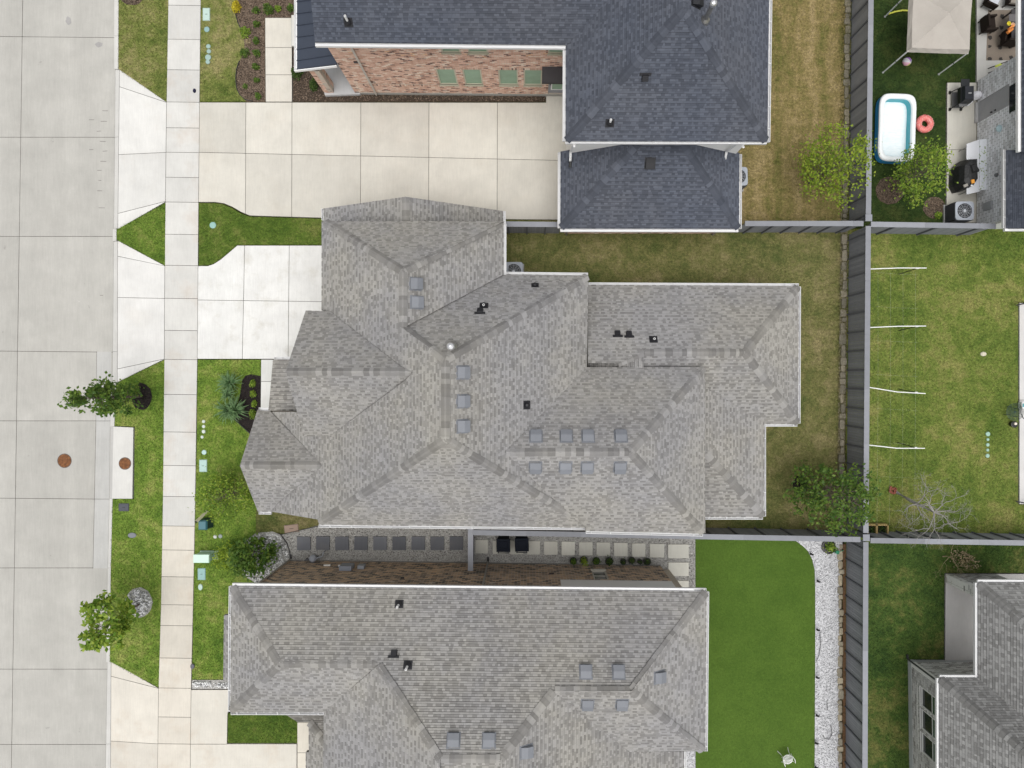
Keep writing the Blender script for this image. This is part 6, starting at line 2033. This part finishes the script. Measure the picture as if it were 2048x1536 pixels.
for i, col in enumerate(((.80, .80, .82), (.36, .16, .52), (.78, .74, .80), (.80, .45, .55), (.70, .68, .18), (.80, .82, .85))):
    mb = MB(); vs, fs = [], []
    for j in range(9):
        th = math.pi * j / 8
        for k in range(5):
            ph = 2 * math.pi * (i + k / 4) / 6
            vs.append(c + bx @ Vector((math.sin(th) * math.cos(ph), math.sin(th) * math.sin(ph), math.cos(th))) * .2)
    for j in range(8):
        for k in range(4):
            fs.append((j * 5 + k, (j + 1) * 5 + k, (j + 1) * 5 + k + 1, j * 5 + k + 1))
    mb.raw(vs, fs).build('panel', M['plastic'], t, color=col, smooth=True)
tag(MB().tube([G(1777, 28, .05), G(1790, 23.5, .05), G(1804, 21, .05), G(1825, 21.5, .05), G(1845, 25, .05)], .04, 8).build('pool_noodle', M['fabric'], color=(.72, .72, .12), smooth=True), 'yellow pool noodle poking out from under the tent', 'pool noodle')
# pop-up tent
t = thing('canopy_tent', 'beige pop-up canopy tent on four white legs', 'tent', G(1840, 40))
zc = 2.33
SW, SE = G(1816, 102, zc), G(1939.5, 106, zc)
ln_ = (SE - SW).length
NW, NE = SW + Vector((.10, ln_, 0)), SE + Vector((.16, ln_, 0))
PK = G(1899, 26, 3.12)
cm = mat_grain('tent_cloth', [(.3, (.42, .385, .345)), (.7, (.47, .435, .39))], 1.5, rough=.9, fine=(60, .06), bmp=(6, .35, .03), spec=.1)
for a, b in ((SW, SE), (SE, NE), (NE, NW), (NW, SW)):
    mb = MB(); n = 10
    vs, fs = [], []
    ins = .12
    cc = (SW + SE + NE + NW) / 4
    a2, b2 = a + (cc - a) * .07 + Vector((0, 0, .14)), b + (cc - b) * .07 + Vector((0, 0, .14))
    for i in range(n + 1):
        for j in range(n + 1 - i) if False else range(n + 1):
            k = i / n
            e0, e1 = a2 + (PK - a2) * k, b2 + (PK - b2) * k
            p = e0 + (e1 - e0) * (j / n)
            sag = math.sin(math.pi * j / n) * (1 - k) * .05 + math.sin(math.pi * k) * .05
            vs.append(p - Vector((0, 0, sag)))
    for i in range(n):
        for j in range(n):
            fs.append((i * (n + 1) + j, i * (n + 1) + j + 1, (i + 1) * (n + 1) + j + 1, (i + 1) * (n + 1) + j))
    mb.raw(vs, fs).build('canopy_panel', cm, t, smooth=True)
    mb = MB(); vs, fs = [], []
    m = 12
    for j in range(m + 1):
        k = j / m
        w0 = a2 + (b2 - a2) * k - Vector((0, 0, math.sin(math.pi * k) * .05))
        w1 = a + (b - a) * k + Vector((0, 0, -.12 + random.uniform(-.015, .015)))
        wm = (w0 + w1) / 2 + (w1 - w0).cross(b - a).normalized() * random.uniform(-.012, .012)
        vs += [w0, wm, w1]
    for j in range(m):
        fs += [(j * 3, (j + 1) * 3, (j + 1) * 3 + 1, j * 3 + 1), (j * 3 + 1, (j + 1) * 3 + 1, (j + 1) * 3 + 2, j * 3 + 2)]
    mb.raw(vs, fs).build('valance', cm, t)
for p in (SW, SE, NE, NW):
    q = p + (cc - p) * .03
    lg = MB().tube([(q.x, q.y, 0), (q.x, q.y, zc - .06)], .032, 6).build('leg', M['white'], t, color=(.84, .85, .85))
    MB().tube([(q.x, q.y, 1.18), (q.x, q.y, 1.25)], .032, 6).build('leg_joint', M['plastic'], lg, color=(.03, .03, .03))
    MB().box(q.x, q.y, 0, .08, .08, .02).build('foot', M['plastic'], lg, color=(.5, .5, .5))

# grill on the narrow patio
c = G(1909, 203, .06)
t = thing('smoker_grill', 'black cart grill with a flat lid and wheels on the narrow patio', 'grill', c)
BK = (.016, .017, .019)
x0, x1, y0, y1 = c.x - .26, c.x + .26, c.y - .40, c.y + .40
MB().box(c.x + .04, c.y, .62, .48, .74, .26).build('firebox', M['plastic'], t, color=BK)
m = MB().box(c.x + .06, c.y, .88, .46, .72, .24, top_scale=.86); m.build('lid', M['plastic'], t, color=(.022, .024, .03))
MB().box(c.x + .08, c.y - .02, 1.12, .14, .05, .012).build('badge', M['metal'], t, color=(.6, .6, .6))
MB().box(c.x + .02, c.y + .56, .84, .40, .34, .03).build('side_shelf', M['plastic'], t, color=(.018, .02, .022))
MB().tube([(c.x + .32, c.y - .3, .98), (c.x + .32, c.y + .3, .98)], .018).build('lid_handle', M['plastic'], t, color=BK)
MB().box(c.x + .0, c.y - .42, .70, .36, .12, .04).build('front_tray', M['metal'], t, color=(.35, .35, .36))
for x in (x0, x1):
    for y in (y0, y1):
        lg = MB().tube([(x, y, .06), (x * .8 + c.x * .2, y * .9 + c.y * .1, .66)], .022, 6).build('leg', M['plastic'], t, color=BK)
        MB().tube([(x - .03, y, .13), (x + .03, y, .13)], .075, 12).build('wheel', M['plastic'], lg, color=(.01, .01, .01))
MB().box(c.x, c.y, .22, .46, .74, .025).build('lower_shelf', M['plastic'], t, color=(.10, .10, .10))
p = G(1948, 197, .3)
t = thing('plastic_bag', 'white plastic bag with a dark red mark hanging beside the grill', 'bag', G(1945, 198))
m = MB().lathe(G(1944, 196, .06), [(.10, 0), (.20, .16), (.21, .34), (.14, .52), (.05, .6)], 12, sx=1.2, sy=.95)
m.build('bag', M['fabric'], t, color=(.80, .80, .84), smooth=True)
MB().box(G(1944, 196).x + .02, G(1944, 196).y, .58, .11, .11, .035).build('mark', M['fabric'], t, color=(.16, .05, .06))
MB().tube([G(1944, 202, .4), G(1938, 208, .25), G(1935, 212, .2)], [.07, .05, .02], 6).build('bag_tail', M['fabric'], t, color=(.80, .80, .84))
# covered grill
c = G(1911, 357, .06)
t = thing('covered_grill', 'big grill under a creased black cover beside the white table', 'grill cover', c)
ol = [(-.34, -.42), (-.30, .38), (-.02, .68), (.32, .70), (.36, -.30), (.12, -.66), (-.18, -.72)]
m = MB(); vs, fs = [], []
lay = [(1.0, 0), (1.03, .35), (.98, .72), (.9, .98)]
for s, z in lay:
    for i, (x, y) in enumerate(ol):
        vs.append((c.x + x * s + (.12 if z > .9 else .04 if z > .5 else 0), c.y + y * s, .06 + z))
n = len(ol)
for i in range(3):
    for k in range(n):
        fs.append((i * n + k, i * n + (k + 1) % n, (i + 1) * n + (k + 1) % n, (i + 1) * n + k))
tc = len(vs)
vs += [(c.x + x * .55 + .16, c.y + y * .62 + .03, 1.12) for x, y in ol]
for k in range(n):
    fs.append((3 * n + k, 3 * n + (k + 1) % n, tc + (k + 1) % n, tc + k))
fs.append(tuple(range(tc, tc + n)))
cv, cnt, cb = new_mat('cover_cloth')
cb.inputs['Base Color'].default_value = (.012, .012, .012, 1); cb.inputs['Roughness'].default_value = .55
L(cnt, ramp(cnt, noise(cnt, pos_of(cnt), 4, 4, .6), [(.3, (.009, .009, .009)), (.7, (.02, .02, .021))]), cb.inputs['Base Color'])
bump(cnt, cb, noise(cnt, pos_of(cnt), 5, 5, .6), .8, .06)
if area2([(v[0], v[1]) for v in vs[:n]]) and sum(a[0] * b[1] - b[0] * a[1] for a, b in zip(ol, ol[1:] + ol[:1])) < 0:
    fs = [tuple(reversed(f)) for f in fs]
m.raw(vs, fs).build('cover', cv, t)
m = MB().box(c.x + .22, c.y + .18, 1.10, .34, .40, .10, .3, top_scale=.7); m.box(c.x + .36, c.y + .12, 1.02, .2, .26, .12, .5, top_scale=.7)
m.build('cover_bunch', cv, t)
def small(name, label, cat, px, py, z, sx_, sy_, sz, col, rot=0, mat='fabric', ts=.9):
    p = G(px, py, z)
    return tag(MB().box(p.x, p.y, z, sx_, sy_, sz, rot, top_scale=ts).build(name, M[mat], color=col), label, cat)
small('oven_glove', 'orange glove lying on the black grill cover', 'glove', 1945, 363, 1.16, .15, .18, .05, (.75, .33, .06), .2)
small('foil_tray', 'silver tray lying on the black grill cover', 'tray', 1931, 371, 1.14, .22, .14, .03, (.5, .47, .42), .4, 'metal')
small('white_cup', 'small white cup at the edge of the black grill cover', 'cup', 1942, 371.5, 1.13, .07, .07, .07, (.85, .85, .85))
c = G(1940, 340, .06)
t = thing('folding_table', 'long white folding table against the pale brick wall', 'table', c)
q = [G(1933, 288, .78), G(1961, 278, .78), G(1960, 383, .78), G(1933, 389, .78)]
MB().prism([(p.x, p.y) for p in q], .75, .79).build('table_top', M['plastic'], t, color=(.72, .73, .76))
for p in q:
    pp = p + (c - p) * .12
    MB().tube([(pp.x, pp.y, .06), (pp.x, pp.y, .75)], .018, 6).build('leg', M['metal'], t, color=(.3, .3, .3))
q = [G(1958.5, 280, .80), G(1972, 278, .80), G(1972, 380, .80), G(1957.5, 381, .80)]
fm2, n2_, b2_ = new_mat('floral_print')
vo = N(n2_, 'ShaderNodeTexVoronoi'); vo.inputs['Scale'].default_value = 9
L(n2_, pos_of(n2_), vo.inputs['Vector'])
L(n2_, ramp(n2_, vo.outputs['Distance'], [(0, (.06, .07, .09)), (.16, (.10, .12, .12)), (.24, (.42, .50, .22)), (.36, (.66, .70, .70)), (.6, (.74, .76, .80))]), b2_.inputs['Base Color'])
o = tag(MB().prism([(p.x, p.y) for p in q], .79, .86).build('floral_cloth', fm2), 'folded floral cloth along the wall side of the white table', 'cloth')
# condensers
def condenser(px, py, label, s=.86, dark=True):
    c = G(px, py, .06)
    t = thing('condenser', label, 'air conditioner', c, 'air conditioner condensers beside the houses')
    MB().box(c.x, c.y, -.02, s + .1, s + .1, .10).build('pad', M['concrete'], t, color=(.33, .33, .32))
    MB().box(c.x, c.y, .08, s * .97, s * .97, .80).build('housing', M['paint'], t, color=(.035, .036, .04))
    lv = MB()
    for i in range(18):
        z = .12 + i * .042
        for dx, dy, sx_, sy_ in ((s * .49, 0, .02, s * .9), (-s * .49, 0, .02, s * .9), (0, s * .49, s * .9, .02), (0, -s * .49, s * .9, .02)):
            lv.box(c.x + dx, c.y + dy, z, sx_, sy_, .016)
    lv.build('louvres', M['paint'], t, color=(.06, .062, .068))
    r = s * .40
    top = MB(); n = 40
    outer, inner = [], []
    for i in range(n):
        a = 2 * math.pi * i / n
        ca, sa = math.cos(a), math.sin(a)
        outer.append((c.x + math.copysign(abs(ca) ** .28, ca) * s * .5, c.y + math.copysign(abs(sa) ** .28, sa) * s * .5))
        inner.append((c.x + ca * r, c.y + sa * r))
    vs = [(x, y, .88) for x, y in outer] + [(x, y, .93) for x, y in outer] + [(x, y, .94) for x, y in inner] + [(x, y, .78) for x, y in inner]
    top.raw(vs, [(k * n + i, k * n + (i + 1) % n, (k + 1) * n + (i + 1) % n, (k + 1) * n + i) for k in range(3) for i in range(n)])
    top.build('top_panel', M['paint'], t, color=(.36, .385, .43))
    fan = MB()
    for i in range(4):
        a = i * math.pi / 2 + .4
        for da in (0,):
            p = [Vector((c.x, c.y, .80)) + Vector((math.cos(a + k) * rr, math.sin(a + k) * rr, dz)) for k, rr, dz in ((0, .05, 0), (-.15, r * .9, .02), (.55, r * .92, -.03), (.5, .06, -.02))]
            fan.face(p); fan.face([q + Vector((0, 0, -.008)) for q in reversed(p)])
    fan.build('fan_blades', M['paint'], t, color=(.17, .18, .20))
    MB().lathe((c.x, c.y, .70), [(r, 0), (r * .98, .01)], 20).build('fan_well', M['paint'], t, color=(.06, .06, .065))
    g = MB()
    for k in range(12):
        a = k * math.pi / 6
        g.tube([(c.x + .06 * math.cos(a), c.y + .06 * math.sin(a), .945), (c.x + r * math.cos(a), c.y + r * math.sin(a), .945)], .006, 3)
    for rr in (.12, .20, .28):
        g.tube([(c.x + rr * math.cos(a), c.y + rr * math.sin(a), .947) for a in [i * math.pi / 12 for i in range(25)]], .005, 3)
    g.lathe((c.x, c.y, .93), [(.07, 0), (.07, .02), (.04, .028)], 12)
    g.build('fan_guard', M['paint'], t, color=(.45, .47, .5))
    return t
ac = condenser(1907, 430, 'grey condenser with a fan grille at the end of the narrow patio')
copy_tree(ac, G(1466, 363, .06), 'condenser half hidden beside the blue-roofed garage', rotz=.02)
copy_tree(ac, G(1028, 548, .06), 'condenser half hidden under the northern gutter of the grey-roofed house', rotz=.0)
copy_tree(ac, G(1000, 548, .06), 'condenser mostly hidden beside another under the northern gutter', rotz=.0)

# patio furniture on the rug
rm, rnt, rb_ = new_mat('patterned_rug')
rp = pos_of(rnt)
vo = N(rnt, 'ShaderNodeTexVoronoi'); vo.inputs['Scale'].default_value = 2.05; vo.inputs['Randomness'].default_value = .25
L(rnt, rp, vo.inputs['Vector'])
wv_ = noise(rnt, rp, 14, 3, .6)
ad = N(rnt, 'ShaderNodeMath', operation='ADD'); ml = N(rnt, 'ShaderNodeMath', operation='MULTIPLY'); ml.inputs[1].default_value = .35
L(rnt, wv_, ml.inputs[0]); L(rnt, vo.outputs['Distance'], ad.inputs[0]); L(rnt, ml.outputs[0], ad.inputs[1])
cl = ramp(rnt, ad.outputs[0], [(.0, (.10, .08, .065)), (.30, (.045, .04, .038)), (.385, (.05, .045, .04)), (.40, (.25, .205, .165)), (.8, (.27, .225, .18))])
cl = gain(rnt, cl, noise(rnt, rp, 60, 2, .6), .85, 1.15)
L(rnt, cl, rb_.inputs['Base Color']); rb_.inputs['Roughness'].default_value = .95
q = P2([(1976, 20), (2100, 20), (2100, 120), (1972, 121)], .06)
rug = MB(); rug.prism([(p.x, p.y) for p in q], .055, .072)
tag(rug.build('outdoor_rug', rm), 'tan outdoor rug with dark medallions on the patio', 'rug')
def wicker(px, py, rot, label, col=(.030, .022, .018), cushion=None):
    c = G(px, py, .07)
    t = thing('wicker_chair', label, 'chair', c, 'dark wicker chairs around the patio table')
    R_ = Matrix.Rotation(rot, 3, 'Z')
    def bx_(x, y, z, sx_, sy_, sz, nm, cl_, ts=1.0, mt='fabric'):
        p = c + R_ @ Vector((x, y, 0))
        MB().box(p.x, p.y, .07 + z, sx_, sy_, sz, rot, top_scale=ts).build(nm, M[mt], t, color=cl_)
    bx_(0, 0, .25, .58, .58, .14, 'seat', col)
    if cushion:
        bx_(.02, 0, .39, .50, .48, .09, 'cushion', cushion, .92)
    bx_(-.29, 0, .25, .10, .62, .62, 'backrest', col, .92)
    for s in (-1, 1):
        bx_(.0, s * .31, .25, .56, .08, .34, 'armrest', col)
        for x in (-.25, .25):
            bx_(x, s * .28, 0, .05, .05, .26, 'leg', col, 1, 'plastic')
wicker(1968, 56, .1, 'dark brown wicker chair at the left edge of the rug')
wicker(1976, 8, -.45, 'dark wicker chair with a pale cushion at the top of the patio', cushion=(.62, .64, .68))
wicker(2018, 6, -1.7, 'dark wicker armchair with a taupe cushion at the upper end of the rug', cushion=(.30, .27, .23))
wicker(2009, 84, 1.45, 'dark wicker chair pushed under the lower end of the patio table')
c = G(2020, 62, .07)
t = thing('patio_table', 'dark patio table holding towels and bowls on the rug', 'table', c)
MB().box(c.x + .05, c.y, .72, .9, 1.35, .05).build('table_top', M['plastic'], t, color=(.05, .045, .045))
for sx_ in (-.35, .42):
    for sy_ in (-.6, .6):
        MB().box(c.x + sx_, c.y + sy_, .07, .06, .06, .65).build('leg', M['plastic'], t, color=(.03, .027, .027))
small('towel', 'rolled bright orange towel on the patio table, the lower one', 'towel', 2019, 62, .77, .34, .14, .10, (.80, .28, .07), .7, ts=.8)
small('towel', 'rolled bright orange towel on the patio table, the upper one', 'towel', 2021, 56, .77, .30, .13, .10, (.80, .30, .09), .7, ts=.8)
for px, py, r, col, lab in ((2016, 48.5, .10, (.70, .60, .04), 'yellow bowl on the patio table'), (2024, 51, .10, (.72, .45, .28), 'peach bowl on the patio table')):
    p = G(px, py, .77)
    tag(MB().lathe(p, [(r * .5, 0), (r, .07), (r * 1.02, .08), (r * .9, .075), (r * .5, .02)], 14).build('bowl', M['plastic'], color=col), lab, 'bowl')
small('placemat', 'grey placemat at the upper end of the patio table', 'placemat', 2027, 36, .77, .44, .34, .02, (.16, .15, .15), 0, 'fabric', 1)
c = G(2012, 86, .5)
t = thing('cool_box', 'dark grey cool box with a white handle at the lower end of the rug', 'cool box', c)
p = G(2022, 88, .07)
MB().box(p.x, p.y, .8, .5, .42, .30).build('body', M['plastic'], t, color=(.045, .045, .05))
MB().box(p.x - .15, p.y, 1.1, .06, .22, .015).build('handle', M['white'], t, color=(.8, .8, .8))
c = G(1998, 136, .06)
t = thing('folded_lounger', 'dark folded lounger with a blue towel leaning at the brick wall', 'lounger', c)
a, b = G(1976, 137, .06), G(2000, 128, .5)
for off in (0, .22):
    MB().tube([a + Vector((0, -off, 0)), b + Vector((0, -off, 0)), b + Vector((.25, .05 - off, .2))], .022, 6).build('frame_bar', M['plastic'], t, color=(.015, .015, .016))
MB().obox(G(1986, 142, .1), (.5, .22, .25), (.05, -.2, 0), (0, 0, .03)).build('sling', M['fabric'], t, color=(.05, .06, .09))
MB().box(G(1996, 131, .5).x, G(1996, 131, .5).y, .5, .3, .1, .04, .4).build('towel_strip', M['fabric'], t, color=(.55, .62, .12))
# short dark scuffs where wheels cross the gutter
sk = MB()
for y in (222, 243, 263, 283, 303, 323, 341, 361, 382, 416, 591, 300, 240):
    x = 199 + random.uniform(-6, 7) if y not in (300, 240) else 178
    p = G(x, y, ROADZ + .006)
    l = random.uniform(.12, .3)
    sk.obox(p, (l, random.uniform(-.02, .02), 0), (0, .022, 0), (0, 0, .002))
tag(sk.build('scuff_marks', M['paint'], color=(.17, .16, .15), kind='stuff'), 'short dark wheel scuffs along the street gutter', 'scuff marks')
# faint marks on the street
for px, py, rx, ry, rot, col, lab in ((137, 42, 6, 8, 0, (.33, .32, .31), 'dark oil spot near the top of the street'), (198, 89, 7, 5, .4, (.33, .32, .31), 'dull grey stain in the upper street near the kerb')):
    c = G(px, py, ROADZ)
    q = disc(px, py, rx, ry, 14, .25)
    w2 = P2(q, ROADZ + .006)
    m = MB(); m.face([(p.x, p.y, ROADZ + .006) for p in (w2 if sum(a.x * b.y - b.x * a.y for a, b in zip(w2, w2[1:] + w2[:1])) > 0 else list(reversed(w2)))])
    tag(m.build('road_stain', M['road_concrete'], color=col, kind='structure'), lab, 'stain')
